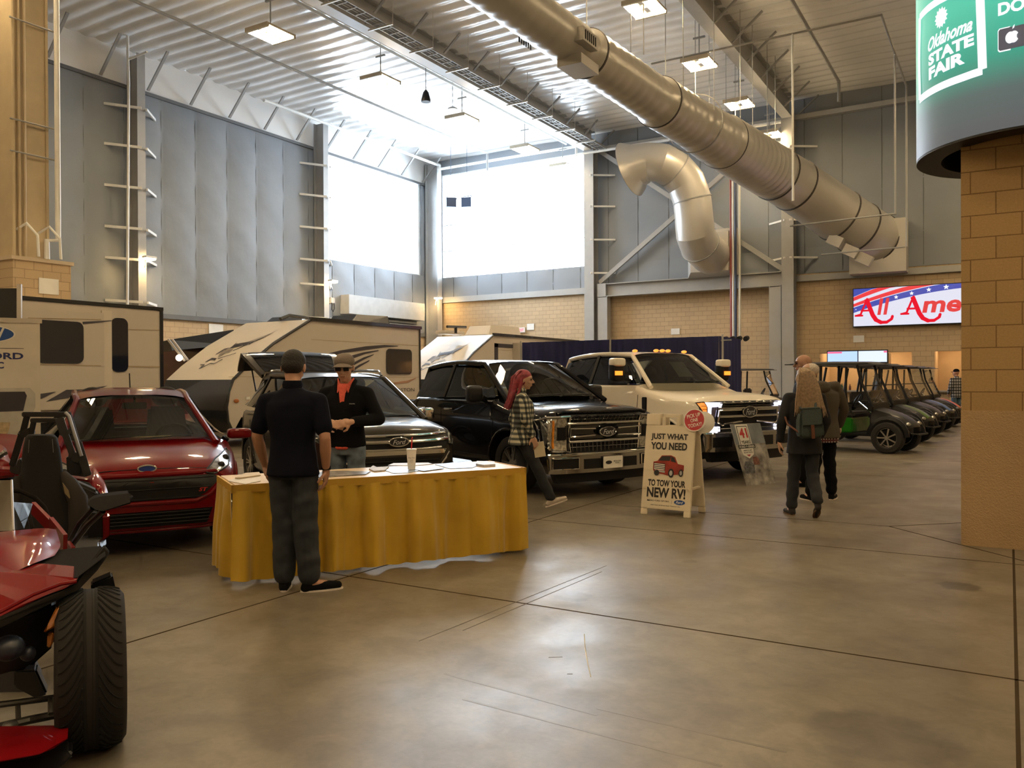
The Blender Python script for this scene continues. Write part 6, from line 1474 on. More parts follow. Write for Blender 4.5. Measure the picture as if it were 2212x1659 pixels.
# round stickers
for (x, z, y, nm, mm) in ((wS * .80 + .11, 1.09, .012, 'round_sticker', m_wht),):
    st = MB().add([sp(x + .128 * math.cos(2 * PI * k / 36), z + .128 * math.sin(2 * PI * k / 36), y) for k in range(36)] + [sp(x + .128 * math.cos(2 * PI * k / 36), z + .128 * math.sin(2 * PI * k / 36), y - .006) for k in range(36)], [tuple(range(36)), tuple(range(71, 35, -1))] + [(k, (k + 1) % 36, 36 + (k + 1) % 36, 36 + k) for k in range(36)])
    so = obj(nm, st, mm, t)
    onsign(ell2(.116, .116, 36), x, z, mat('sticker_red', (.50, .05, .06), .5), 'sticker_field', y + .002, so)
    for bd, dz, w_, r_ in (('PICK UP', .052, .16, 0), ('ONE', 0.0, .09, 0), ('TODAY!', -.055, .165, 0)):
        mt = textfit(bd, w_, .042, bold=.02); a_ = .22; mt.v = [V(p.x * math.cos(a_) - p.y * math.sin(a_), p.x * math.sin(a_) + p.y * math.cos(a_), 0) for p in mt.v]; mt.v = [V(p.x - dz * math.sin(a_), p.y, 0) for p in mt.v]
        onsign(mt, x, z + dz, m_wht, lift=y + .004, par=so)
e2 = MB(); n = 36; vs = []
for y in (-2 * lean - .05, -2 * lean - .056): vs += [V(wS * .8 + .11 + .125 * math.cos(2 * PI * k / n), y + .28, 1.06 + .125 * math.sin(2 * PI * k / n)) for k in range(n)]
e2.add(vs, [tuple(range(n)), tuple(range(2 * n - 1, n - 1, -1))] + [(k, (k + 1) % n, n + (k + 1) % n, n + k) for k in range(n)]); e2.xf(Matrix.Translation((.07, -.12, 0))); obj('round_sticker', e2, m_wht, t)
# ================================================================ leaning poster board
ba, bb = G(1613, 1050), G(1677, 1043); ax2 = (bb - ba).normalized(); an2 = V(ax2.y, -ax2.x, 0); w2 = (bb - ba).length
hB = .93; BM = Matrix(((ax2.x, an2.x, 0, ba.x), (ax2.y, an2.y, 0, ba.y), (0, 0, 1, 0), (0, 0, 0, 1)))
t = thing('poster_board', 'grey poster board reading 41 years, leaning on the white pickup front', 'poster', M=BM)
def bp_(x, z, y=0): return V(x - .03 * z, -.30 * z + y, z * .95)
def board2(x0, z0, x1, z1, m, nm, lift=.0, th=.012, par=None, poly=None):
    pl_ = poly or [(x0, z0), (x1, z0), (x1, z1), (x0, z1)]; pts = [bp_(x, z, lift) for x, z in pl_]; return obj(nm, MB().prism(pts, (0, -th, 0)), m, par or t)
def poster_mat():
    m = mat('poster_photo', (.30, .28, .26), .35, var=.75, scale=7); return m
board2(0, 0, w2, hB, poster_mat(), 'board')
board2(.0, .62, w2, hB - .005, mat('poster_sky', (.22, .24, .27), .35, var=.3, scale=3), 'poster_sky', .003, .002)
board2(0, 0, 0, 0, mat('poster_truck', (.12, .12, .13), .35, var=.6, scale=30), 'poster_truck', .004, .002, poly=[(.04, .18), (.25, .18), (.28, .30), (.22, .36), (.10, .36), (.05, .28)])
board2(0, 0, 0, 0, mat('poster_truck2', (.20, .08, .06), .35, var=.6, scale=30), 'poster_truck', .004, .002, poly=[(.27, .30), (.40, .30), (.41, .38), (.37, .42), (.29, .42)])
bw = board2(0, 0, 0, 0, m_wht, 'badge', .004, .002, poly=[(.08, .56), (.08, .92), (.35, .92), (.35, .56), (.33, .46), (.215, .40), (.10, .46)])
board2(0, 0, 0, 0, m_ink, 'badge_outline', .005, .001, bw, poly=[(.10, .58), (.10, .90), (.33, .90), (.33, .58)]); board2(0, 0, 0, 0, m_wht, 'badge_field', .006, .001, bw, poly=[(.112, .60), (.112, .888), (.318, .888), (.318, .60)])
board2(.04, .555, .40, .61, m_ink, 'badge_band', .007, .001, bw); board2(0, 0, 0, 0, mat('sticker_red', (.50, .05, .06), .5), 'badge_arrow', .007, .001, bw, poly=[(.17, .46), (.26, .46), (.215, .43)])
def onboard(bd, x, z, w_, h_, m, lift=.009, **k): mt = textfit(bd, w_, h_, **k); mt.v = [bp_(x + p.x, z + p.y, lift) for p in mt.v]; obj('lettering', mt, m, bw)
onboard('41', .215, .79, .17, .15, mat('print_red', (.55, .04, .04), .5), bold=.04); onboard('YEARS', .215, .65, .18, .05, m_ink, bold=.03)
onboard('FORD F-SERIES', .22, .582, .32, .035, m_wht, bold=.02); onboard("AMERICA'S BEST", .215, .525, .19, .022, m_ink, bold=.02); onboard('SELLING TRUCKS', .215, .493, .19, .022, m_ink, bold=.02)
# ================================================================ people
def remesh(mb, vox, smooth=3, disp=None):
    me = bpy.data.meshes.new('tmp'); me.from_pydata([tuple(p) for p in mb.v], [], mb.f)
    bm = bmesh.new(); bm.from_mesh(me); bmesh.ops.recalc_face_normals(bm, faces=bm.faces); bm.to_mesh(me); bm.free()
    o = bpy.data.objects.new('tmp', me); C.collection.objects.link(o)
    r = o.modifiers.new('r', 'REMESH'); r.mode = 'VOXEL'; r.voxel_size = vox; r.use_smooth_shade = True
    if smooth: s_ = o.modifiers.new('s', 'SMOOTH'); s_.iterations = smooth; s_.factor = .5
    dg = bpy.context.evaluated_depsgraph_get(); dg.update(); m2 = bpy.data.meshes.new_from_object(o.evaluated_get(dg))
    bpy.data.objects.remove(o); bpy.data.meshes.remove(me)
    if disp:
        for v in m2.vertices: v.co = v.co + disp(v.co)
    m2.polygons.foreach_set('use_smooth', [True] * len(m2.polygons)); return m2
def cap_(mb, a, b, ra, rb, n=14):
    a, b = Vector(a), Vector(b); mb.tube([a, b], [ra, rb], n); mb.ell(a, ra, nu=n, nv=8); mb.ell(b, rb, nu=n, nv=8)
def limb(mb, pts, rs):
    for (a, ra), (b, rb) in zip(zip(pts, rs), zip(pts[1:], rs[1:])): cap_(mb, a, b, ra, rb)
def rings(mb, L, n=24):
    'L: list of (centre, rx, ry)'
    mb.loft([[V(c[0] + rx * math.cos(t), c[1] + ry * math.sin(t), c[2]) for t in [2 * PI * k / n for k in range(n)]] for c, rx, ry in L])
def hand(mb, w_, d, n_, side, curl=.5, s=1.0):
    'wrist, finger direction, palm normal, side +1: thumb along +cross'
    d = Vector(d).normalized(); n_ = Vector(n_); n_ = (n_ - d * n_.dot(d)).normalized(); sd = d.cross(n_) * side; w_ = Vector(w_)
    rot = Matrix((sd, d, n_)).transposed()
    mb.ell(w_ + d * .045 * s, (.038 * s, .050 * s, .016 * s), rot, 14, 10); cap_(mb, w_ - d * .02, w_ + d * .03, .024 * s, .026 * s, 10)
    for k, (off, ln) in enumerate(((.028, .068), (.0095, .076), (-.0095, .072), (-.028, .056))):
        p = w_ + d * .082 * s + sd * off * s; dd = d.copy(); a = curl * (.75 + .12 * k)
        for j, fr in enumerate((.45, .32, .23)):
            dd = (dd * math.cos(a) + n_ * math.sin(a)) if j else (d * math.cos(a * .8) + n_ * math.sin(a * .8)); q = p + dd * ln * fr * s
            cap_(mb, p, q, (.0092 - .0006 * j) * s, (.0086 - .0006 * j) * s, 8); p = q
            nn = (n_ * math.cos(a * (j + 1)) - d * math.sin(a * (j + 1))); n2 = nn; dd = dd.normalized(); 
            dd = (dd * math.cos(a) + nn * math.sin(a)).normalized() if j == 0 else dd
    p = w_ + d * .02 * s + sd * .03 * s; q = p + (d * .6 + sd * .7 + n_ * .35).normalized() * .036 * s; r = q + (d * .85 + sd * .15 + n_ * .5).normalized() * .032 * s
    cap_(mb, p, q, .012 * s, .0105 * s, 8); cap_(mb, q, r, .0105 * s, .0085 * s, 8)
def head(mb, c, fwd, up, s=1.0, jaw=1.0):
    f = Vector(fwd).normalized(); u = Vector(up); u = (u - f * u.dot(f)).normalized(); l = u.cross(f)
    rot = Matrix((f, l, u)).transposed(); c = Vector(c)
    L = lambda x, y, z: c + (f * x + l * y + u * z) * s
    mb.ell(L(-.005, 0, .028), (.098 * s, .077 * s, .088 * s), rot, 20, 14); mb.ell(L(.022, 0, -.035), (.068 * s, .058 * s * jaw, .075 * s), rot, 18, 12)
    mb.ell(L(.055, 0, -.088), (.022 * s, .022 * s, .018 * s), rot); mb.ell(L(.072, 0, -.045), (.018 * s, .026 * s, .012 * s), rot)        # chin, mouth
    cap_(mb, L(.088, 0, .014), L(.114, 0, -.020), .011 * s, .015 * s, 8); mb.ell(L(.098, 0, -.026), (.016 * s, .021 * s, .010 * s), rot); mb.ell(L(.088, 0, -.052), (.012 * s, .024 * s, .007 * s), rot); mb.ell(L(.085, 0, -.064), (.013 * s, .021 * s, .008 * s), rot); mb.ell(L(.078, 0, .036), (.018 * s, .052 * s, .010 * s), rot)      # nose, brow
    for q in (-1, 1):
        mb.ell(L(-.005, .076 * q, -.005), (.020 * s, .008 * s, .032 * s), rot); mb.ell(L(.058, .036 * q, -.022), (.022 * s, .022 * s, .02 * s), rot)
    return L, rot
SKIN = mat('skin_warm', (.42, .22, .14), .5, var=.06, scale=12); SKIN2 = mat('skin_pale', (.50, .30, .21), .5, var=.06, scale=12)
def plaid(name, ca, cb, cc, s=.055):
    if name in MC: return MC[name]
    m = bpy.data.materials.new(name); m.use_nodes = True; nt, b = nodes_of(m); N = nt.nodes.new; L = nt.links.new
    tc = N('ShaderNodeTexCoord'); sp = N('ShaderNodeSeparateXYZ'); L(tc.outputs['Object'], sp.inputs[0])
    def band(sock, th=.5, k=1.0):
        a = N('ShaderNodeMath'); a.operation = 'MULTIPLY'; L(sock, a.inputs[0]); a.inputs[1].default_value = k / s
        f = N('ShaderNodeMath'); f.operation = 'FRACT'; L(a.outputs[0], f.inputs[0]); g = N('ShaderNodeMath'); g.operation = 'GREATER_THAN'; L(f.outputs[0], g.inputs[0]); g.inputs[1].default_value = th; return g.outputs[0]
    ad = N('ShaderNodeMath'); L(sp.outputs[0], ad.inputs[0]); L(sp.outputs[1], ad.inputs[1])
    h, v = band(sp.outputs[2]), band(ad.outputs[0]); su = N('ShaderNodeMath'); L(h, su.inputs[0]); L(v, su.inputs[1]); hf = N('ShaderNodeMath'); hf.operation = 'MULTIPLY'; L(su.outputs[0], hf.inputs[0]); hf.inputs[1].default_value = .5
    r = N('ShaderNodeValToRGB'); r.color_ramp.interpolation = 'CONSTANT'; e = r.color_ramp.elements; e[0].position = 0; e[0].color = ca + (1,); e[1].position = .9; e[1].color = cc + (1,); x = e.new(.4); x.color = cb + (1,)
    L(hf.outputs[0], r.inputs[0]); L(r.outputs[0], b.inputs['Base Color']); b.inputs['Roughness'].default_value = .85; MC[name] = m; return m
def folds(amp=.006, k=22, seed=0):
    def f(p):
        a = math.sin(p.z * k + 3 * math.sin(p.x * 9 + seed) + 2.2 * math.sin(p.y * 11 + seed * 2)) + .6 * math.sin(p.z * k * 1.9 + p.y * 23 + p.x * 17 + seed)
        h = V(p.x, p.y, 0); 
        return (V(math.sin(p.y * 40 + seed), math.cos(p.x * 40 + seed), 0) * .3 + V(1, 1, 0) * a * .5) * amp
    return f
class Person:
    def __init__(s, label, M, H, J, skin=SKIN, lean=(0, 0), fem=False, headf=(1, 0, 0), headup=(0, 0, 1), hands=None, name='person', vox=.0085, group=None, bulk=1.0):
        k = H / 1.78; s.k = k; s.b = bulk
        d = dict(pel=(0, 0, .93), chest=(0, 0, 1.28), neck=(-.01, 0, 1.49), head=(.015, 0, 1.65),
                 shL=(0, .185, 1.44), shR=(0, -.185, 1.44), elL=(-.02, .25, 1.15), elR=(-.02, -.25, 1.15), wrL=(.05, .25, .90), wrR=(.05, -.25, .90),
                 hipL=(0, .09, .91), hipR=(0, -.09, .91), knL=(.02, .10, .50), knR=(.02, -.10, .50), anL=(0, .11, .09), anR=(0, -.11, .09), toL=(.17, .12, .03), toR=(.17, -.12, .03))
        d.update(J); J = {a: Vector(b) * k for a, b in d.items()}; s.J = J; s.H = H
        mb = MB(); sh = .92 if fem else 1
        rings(mb, [((J['pel'] + V(0, 0, -.08 * k)), .09 * k, .13 * k), (J['pel'], .10 * k, .145 * k), (J['pel'].lerp(J['chest'], .45), .085 * k, .12 * k), (J['chest'], .10 * k, .15 * k * sh), (J['neck'] + V(0, 0, -.06 * k), .075 * k, .13 * k), (J['neck'], .05 * k, .06 * k)])
        cap_(mb, J['neck'] - V(0, 0, .03), J['head'] + V(-.02, 0, -.05) * k, .055 * k, .052 * k)
        s.L, s.rot = head(mb, J['head'], headf, headup, k * 1.10, .92 if fem else 1)
        for q in 'LR':
            limb(mb, [J['neck'].lerp(J['sh' + q], .4) - V(0, 0, .03), J['sh' + q], J['el' + q], J['el' + q].lerp(J['wr' + q], .35), J['wr' + q]], [.05 * k, .052 * k, .040 * k, .042 * k, .026 * k])
            limb(mb, [J['hip' + q], J['kn' + q], J['kn' + q].lerp(J['an' + q], .3), J['an' + q]], [.078 * k, .052 * k, .053 * k, .035 * k]); cap_(mb, J['an' + q] - V(0, 0, .03), J['to' + q], .035 * k, .025 * k)
            dd, nn, cu = (hands or {}).get(q, ((J['wr' + q] - J['el' + q]).normalized(), V(0, -1 if q == 'L' else 1, 0), .35)); hand(mb, J['wr' + q], dd, nn, 1 if q == 'L' else -1, cu, k * 1.12)
        me = remesh(mb, vox * .8, 1); me.materials.append(skin); s.o = link(me, name); s.o.matrix_basis = M; tagit(s.o, label, 'person', group)
        obj('lips', MB().ell(s.L(.0955, 0, -.0575), (.006 * k, .022 * k, .0055 * k), s.rot, 12, 8), mat('lip_tone', (.30, .11, .09), .5), s.o)
        for q in (-1, 1):
            e = obj('eye', MB().ell(s.L(.086, .031 * q, .010), .011 * k, nu=10, nv=8), mat('eye_dark', (.05, .035, .03), .2), s.o)
    def part(s, name, mb, m, vox=.010, smooth=3, disp=None, label=None):
        me = remesh(mb, vox, smooth, disp); me.materials.append(m); o = link(me, name, s.o); tagit(o, label); return o
    def top(s, m, name='shirt', hem=.86, sleeve='long', r=1.0, collar=True, open_=False, disp=None, flare=0, wide=1.0):
        J, k = s.J, s.k; mb = MB(); hz = hem * k; a = J['pel']; f = (J['chest'] - a); pz = lambda z: a + f * ((z - a.z) / f.z); b_ = s.b
        h0 = pz(hz); rings(mb, [(V(h0.x, h0.y, hz), (.135 * b_ + flare) * k, (.178 * b_ + flare) * k * wide), (pz(a.z + .06 * k), .130 * k * b_, .168 * k * b_ * wide), (a.lerp(J['chest'], .5), .125 * k * b_, .160 * k * b_), (J['chest'], .132 * k * r, .185 * k * r), (J['chest'] + V(0, 0, .09 * k), .12 * k * r, .19 * k * r), (J['neck'] - V(0, 0, .045 * k), .092 * k, .150 * k), (J['neck'] + V(0, 0, .005), .065 * k, .07 * k)])
        for q in 'LR':
            p = [J['neck'].lerp(J['sh' + q], .45) - V(0, 0, .035 * k), J['sh' + q] - V(0, 0, .01), J['el' + q], J['wr' + q]]
            if sleeve == 'short': limb(mb, [p[0], p[1], p[1].lerp(p[2], .72)], [.062 * k, .066 * k, .066 * k])
            else: limb(mb, [p[0], p[1], p[2], p[2].lerp(p[3], .88)], [.062 * k * r, .064 * k * r, .056 * k * r, .044 * k * r])
        o = s.part(name, mb, m, smooth=12, disp=disp or folds(.004, 24, len(s.o.name)))
        if collar:
            c = J['neck'] + V(0, 0, .025 * k); cm = MB().lathe([(.068 * k, -.03 * k), (.074 * k, .0), (.066 * k, .03 * k), (.060 * k, .028 * k), (.064 * k, -.02 * k)], 28, c, closed=True); obj('collar', cm, m, o, smooth=60)
        return o
    def pants(s, m, r=1.0, name='trousers', disp=None, cuff=.06):
        J, k = s.J, s.k; mb = MB(); rings(mb, [(J['pel'] - V(0, 0, .10 * k), .11 * k, .15 * k), (J['pel'], .115 * k * s.b, .158 * k * s.b), (J['pel'] + V(0, 0, .08 * k), .11 * k * s.b, .15 * k * s.b)])
        for q in 'LR': limb(mb, [J['hip' + q] - V(0, 0, .02), J['kn' + q], J['kn' + q].lerp(J['an' + q], .45), J['an' + q] + V(0, 0, .035)], [.090 * k * (1 + (r - 1) * .3), .074 * k * r, .070 * k * r, .066 * k * r])
        return s.part(name, mb, m, smooth=6, disp=disp or folds(.007, 30, 1.3))
    def shoes(s, m, sole, rx=1.0):
        J, k = s.J, s.k
        for q in 'LR':
            a, t_ = J['an' + q], J['to' + q]; d = V(t_.x - a.x, t_.y - a.y, 0).normalized(); mb = MB(); base = a - V(0, 0, a.z * .0); up = (t_ - a); 
            h = V(a.x, a.y, a.z - .06 * k) - d * .03 * k; tt = t_ + V(0, 0, .0)
            cap_(mb, h, V(a.x, a.y, a.z - .01), .036 * k, .042 * k); limb(mb, [h, h.lerp(tt, .55) + V(0, 0, .004), tt], [.036 * k, .040 * k, .030 * k])
            sh = s.part('shoe', mb, m, .007, 2)
            ax = (tt - h); sb = MB(); n = 20; pts = []; sd = V(-d.y, d.x, 0); ex = ax.normalized(); 
            for i in range(n):
                t = 2 * PI * i / n; c_ = h.lerp(tt, .5); ln = ax.length / 2 + .038 * k; w_ = .042 * k * (1 + .12 * math.cos(t)); pts.append(c_ + ex * ln * math.cos(t) + sd * w_ * math.sin(t) - V(0, 0, .018 * k))
            sb.prism(pts, V(0, 0, -.016 * k)); obj('sole', sb, sole, sh, smooth=40)
    def hair(s, m, kind='short', **kw):
        L, k, rot = s.L, s.k, s.rot; mb = MB()
        if kind == 'short': mb.ell(L(-.016, 0, .040), (.104 * k, .088 * k, .088 * k), rot, 20, 14); mb.ell(L(-.035, 0, .0), (.075 * k, .084 * k, .07 * k), rot)
        o = s.part('hair', mb, m, .008, 2) if mb.v else None
        return o
jeans = mat('dark_denim', (.020, .024, .031), .85, var=.25, scale=14); jeansb = mat('blue_denim', (.11, .14, .18), .85, var=.25, scale=14)
m_navy = mat('navy_cotton', (.0045, .0055, .012), .95, spec=.15); m_blackc = mat('black_cloth', (.005, .005, .006), .95, spec=.15); m_solew = mat('white_sole', (.65, .58, .52), .6)
def PM(u, zc, fx_, fy_):
    'person matrix: ground point at column u, depth zc; facing (right, ahead) in the camera plane'
    return frame_at(CZ((u - 1106) / F * zc, zc), RT * fx_ + VW * fy_)
# A: man in navy polo, back to the camera
a = Person('man in navy polo and dark jeans standing with his back to the camera', PM(632, 6.12, .12, 1), 1.80,
    dict(head=(.07, .02, 1.635), neck=(.0, 0, 1.485), shL=(0, .20, 1.395), shR=(0, -.20, 1.395), elL=(.0, .275, 1.13), wrL=(.12, .265, .91), elR=(-.06, -.265, 1.12), wrR=(.04, -.235, .88), toR=(.10, -.30, .03), anR=(0, -.12, .09), anL=(.02, .08, .09), toL=(.18, .12, .03), knL=(.03, .08, .5), knR=(.0, -.09, .5)),
    headf=(.9, .12, -.42), headup=(.35, 0, .9), hands={'R': ((.1, .1, -1), (0, 1, 0), .5), 'L': ((.5, -.1, -1), (0, -1, 0), .5)}, vox=.008)
a.top(m_navy, 'polo_shirt', hem=.845, sleeve='short', r=1.07, wide=1.05, flare=.012); a.pants(jeans, 1.22); a.shoes(m_blackc, m_solew); a.hair(mat('dark_hair', (.012, .010, .009), .7, bump=.5, bscale=90))
mb = MB().lathe([(.031, -.014), (.035, -.014), (.035, .014), (.031, .014)], 20, a.J['wrR'] + V(0, 0, .02), closed=True); obj('wrist_band', mb, m_blackc, a.o)
#obj('pocket', MB().cbox((-.112, .08, .80), (.02, .13, .14)).cbox((-.112, -.08, .80), (.02, .13, .14)), jeans, a.o, bevel=.006)
# B: man in cap and black fleece facing the camera
b = Person('man in taupe cap and black fleece over coral polo behind the table', PM(748, 7.95, -.10, -1), 1.82,
    dict(head=(.05, .0, 1.64), neck=(0, 0, 1.495), shL=(0, .20, 1.405), shR=(0, -.20, 1.405), elL=(.02, .315, 1.16), wrL=(.24, .115, 1.145), elR=(.02, -.315, 1.15), wrR=(.24, -.12, 1.135)),
    skin=SKIN2, headf=(.97, .08, -.20), headup=(.2, 0, .97), hands={'L': ((.1, -1, -.15), (-1, -.1, -.3), .55), 'R': ((.1, 1, -.1), (-1, .1, -.3), .6)}, vox=.0075, bulk=1.04)
fl_ = b.top(m_blackc, 'fleece_jacket', hem=.90, r=1.1, collar=False, disp=folds(.005, 18, 2))
L, k = b.L, b.k; nk = b.J['neck']
coral = mat('coral_polo', (.62, .10, .065), .8, var=.15, scale=60)
vb = MB()   # polo showing in the open neck, wraps the chest
def vfn(s_, q):
    wv = (.006 + .036 * (q ** .9)); y = (2 * s_ - 1) * wv; z = nk.z - .27 * k + .27 * k * q
    return V(.118 * k * 1.14 + .004 - .055 * max(0, q - .45) ** 1.2 * 1.2 - 1.6 * y * y - (.03 if q > .97 else 0), y, z)
vb.grid(vfn, 10, 14); vb.grid(lambda s_, q: vfn(s_, q) - V(.02, 0, 0), 10, 14); po = obj('polo_shirt', vb, coral, b.o, smooth=80)
cl = MB()
for sg in (1, -1): cl.loft([[V(.02, .074 * sg, nk.z + .055), V(.01, .080 * sg, nk.z + .055), V(.005, .088 * sg, nk.z + .01), V(.02, .084 * sg, nk.z + .01)], [V(.088, .018 * sg, nk.z - .025), V(.092, .022 * sg, nk.z - .02), V(.118, .055 * sg, nk.z - .085), V(.112, .050 * sg, nk.z - .09)]])
obj('polo_collar', cl, coral, po, smooth=60)
for sg in (1, -1): obj('fleece_collar', MB().tube([V(-.06, .05 * sg, nk.z + .035), V(0, .085 * sg, nk.z + .02), V(.07, .085 * sg, nk.z - .03), V(.115, .055 * sg, nk.z - .12), V(.140, .014 * sg, nk.z - .27)], [.022, .024, .022, .016, .008], 8), m_blackc, fl_, smooth=60)
mt = textfit('Columbia', .055, .010, shear=.1, bold=.01); mt.v = [V(.150, .10 + p.x, nk.z - .19 + p.y) for p in mt.v]; obj('lettering', mt, mat('grey_thread', (.4, .4, .42), .7), fl_)
obj('shirt_hem', MB().box((.10, -.07, .885 * k), (.140, .05, .92 * k)), coral, b.o, bevel=.01)
b.pants(jeansb, 1.05); b.shoes(m_blackc, m_solew); b.hair(mat('brown_hair', (.05, .03, .02), .7))
taupe = mat('taupe_cap', (.17, .135, .11), .9, bump=.3, bscale=120); cm = MB(); cm.ell(L(-.010, 0, .052), (.113 * k, .095 * k, .082 * k), b.rot, 22, 14); cm.ell(L(-.02, 0, .05), (.106 * k, .092 * k, .05 * k), b.rot)
cp_ = b.part('cap', cm, taupe, .008, 2)
bm_ = MB(); 
def brim(s_, q): t = (2 * s_ - 1) * .85; r = .094 + .072 * q * math.cos(t * 1.3); return L(r * math.cos(t) + .0, r * math.sin(t) * .9, .056 - .10 * q * .16 - .02 * (2 * s_ - 1) ** 2)
bm_.grid(brim, 14, 4); bm_.grid(lambda s_, q: brim(s_, q) - V(0, 0, .006), 14, 4); obj('brim', bm_, taupe, cp_, smooth=60)
gm = MB()
for sg in (1, -1): gm.cbox(L(.098, .034 * sg, .006), (.012, .052, .034), b.rot); gm.bar(L(.09, .06 * sg, .012), L(-.01, .082 * sg, .012), .006, .006)
gm.bar(L(.10, -.012, .010), L(.10, .012, .010), .006, .006); obj('glasses', gm, m_black, b.o, bevel=.003)
# C: walking woman in plaid
c = Person('woman with long pink hair in black and cream plaid shirt walking right', PM(1126, 10.0, 1, .05), 1.68,
    dict(head=(.035, 0, 1.645), chest=(.02, 0, 1.28), shL=(.0, .17, 1.42), shR=(.02, -.17, 1.42), elR=(.04, -.22, 1.14), wrR=(.13, -.19, .93), elL=(-.10, .24, 1.15), wrL=(-.02, .24, .92),
         hipL=(0, .09, .91), hipR=(0, -.09, .91), knR=(.20, -.09, .52), anR=(.36, -.09, .13), toR=(.54, -.09, .14), knL=(.02, .09, .49), anL=(-.22, .10, .14), toL=(-.08, .10, .03)),
    skin=SKIN2, fem=True, headf=(1, -.15, -.05), hands={'R': ((.4, .0, -1), (-.5, .9, 0), .5)}, bulk=1.12)
bw_ = plaid('cream_black_plaid', (.52, .48, .36), (.10, .11, .10), (.012, .014, .016), .062)
c.top(bw_, 'flannel_shirt', hem=.82, r=1.08, flare=.012, disp=folds(.009, 18, 4)); c.pants(mat('black_jeans', (.012, .014, .018), .85), 1.0); c.shoes(mat('grey_trainer', (.42, .36, .30), .7), m_solew)
pink = mat('pink_hair', (.24, .030, .045), .6, var=.4, scale=30); L, k = c.L, c.k; hb = MB()
hb.ell(L(-.012, 0, .046), (.110 * k, .090 * k, .088 * k), c.rot, 20, 14); hb.ell(L(-.03, 0, .0), (.085 * k, .092 * k, .09 * k), c.rot, 20, 14)
for sg in (1, 0, -1): limb(hb, [L(-.06, .05 * sg, .03), L(-.10, .065 * sg, -.08), L(-.12, .075 * sg, -.2), L(-.15, .06 * sg, -.33)], [.05 * k, .036 * k, .032 * k, .015 * k])
for sg in (1, -1): limb(hb, [L(-.01, .07 * sg, .03), L(-.03, .078 * sg, -.06), L(-.05, .085 * sg, -.16), L(-.04, .08 * sg, -.28)], [.018, .020, .020, .010])
ho = c.part('hair', hb, pink, .009, 2, disp=folds(.006, 40, 3))
hs = MB(); rnd = random.Random(5)
for i in range(90):
    t = rnd.uniform(-1, 1); x0 = -.05 - .06 * rnd.random() * (1 - abs(t)) ; hs.tube([L(x0 * .6, t * .07, .11), L(x0 - .045, t * .085, .03), L(x0 - .06, t * .09, -.10), L(x0 - .07 - rnd.random() * .03, t * .10, -.24), L(x0 - .09 - rnd.random() * .05, t * .10, -.36 + .06 * rnd.random())], [.004, .006, .007, .006, .002], 4)
obj('hair_strands', hs, pink, ho, smooth=60)
pw_ = c.J['wrR'] + V(.06, .03, -.09); obj('held_paper', MB().cbox(pw_ + V(.02, .0, -.07), (.13, .012, .18), Matrix.Rotation(-.15, 3, 'Y')), mat('cream_paper', (.55, .48, .34), .7), label='folded cream paper held in the walking woman\'s hand', cat='paper').matrix_basis = c.o.matrix_basis @ Matrix.Translation(pw_ + V(.02, 0, -.16))
# D: woman with backpack
d = Person('woman with long fair hair, dark jacket and teal backpack walking away', PM(1737, 9.35, .12, 1), 1.66,
    dict(head=(.03, .0, 1.655), neck=(.0, .0, 1.49), elL=(-.03, .27, 1.15), wrL=(.03, .28, .90), elR=(-.02, -.25, 1.15), wrR=(.08, -.2, .95), anL=(.10, .13, .09), toL=(.26, .17, .03), knL=(.08, .11, .5), knR=(-.02, -.09, .50), anR=(-.22, -.10, .20), toR=(-.12, -.10, .045)),
    skin=SKIN2, fem=True, headf=(1, .1, -.1), bulk=1.12)
d.top(mat('dark_jacket', (.010, .011, .014), .9), 'jacket', hem=.76, r=1.1, flare=.015, collar=False); d.pants(mat('black_blue_denim', (.016, .019, .025), .85), 1.02); d.shoes(mat('black_slip_on', (.012, .010, .010), .7), mat('tan_sole', (.20, .11, .06), .7))
fair = mat('fair_hair', (.30, .21, .13), .6, var=.3, scale=40); L, k = d.L, d.k; hb = MB(); hb.ell(L(-.02, 0, .045), (.102 * k, .09 * k, .09 * k), d.rot, 20, 14)
for sg in (1, .3, -.4, -1): limb(hb, [L(-.05, .05 * sg, .03), L(-.09, .085 * sg - .01, -.10), L(-.11, .11 * sg - .02, -.24), L(-.12, .10 * sg - .03, -.34)], [.05 * k, .040 * k, .034 * k, .012 * k])
ho = d.part('hair', hb, fair, .009, 2, disp=folds(.007, 36, 7)); hs = MB(); rnd = random.Random(9)
for i in range(120):
    t = rnd.uniform(-1, 1); e_ = rnd.random(); hs.tube([L(-.02, t * .05, .13), L(-.115, t * .085, .05), L(-.145 - .01 * e_, t * .12, -.10), L(-.165, t * .15, -.26), L(-.16 - .02 * e_, t * .17 + .02 * math.sin(i), -.36 - .07 * e_)], [.004, .006, .006, .006, .002], 4)
obj('hair_strands', hs, fair, ho, smooth=60)
bag = thing('backpack', 'teal grey backpack with brown leather strap on the fair haired woman', 'backpack', M=d.o.matrix_basis @ Matrix.Translation((-.235, -.02, .90)) @ Matrix.Rotation(-.06, 4, 'X')); teal = mat('teal_canvas', (.045, .065, .065), .8, bump=.3, bscale=80)
obj('main_pocket', MB().loft([[V(x * s_, y * s2, z) for x, y in ((-.06, -.12), (.06, -.14), (.06, .14), (-.06, .12))] for z, s_, s2 in ((0, .9, .98), (.05, 1.3, 1.08), (.2, 1.25, 1.0), (.30, 1, .82))]), teal, bag, bevel=.025)
obj('flap', MB().loft([[V(x, y * s2, z) for x, y in ((-.105, -.115), (-.085, -.115), (-.085, .115), (-.105, .115))] for z, s2 in ((.14, 1.0), (.25, .98), (.33, .9))]).box((-.1, -.1, .315), (.05, .1, .335)), teal, bag, bevel=.01)
obj('leather_tab', MB().box((-.118, -.018, .0), (-.098, .018, .15)), mat('brown_leather', (.12, .04, .02), .6), bag, bevel=.004)
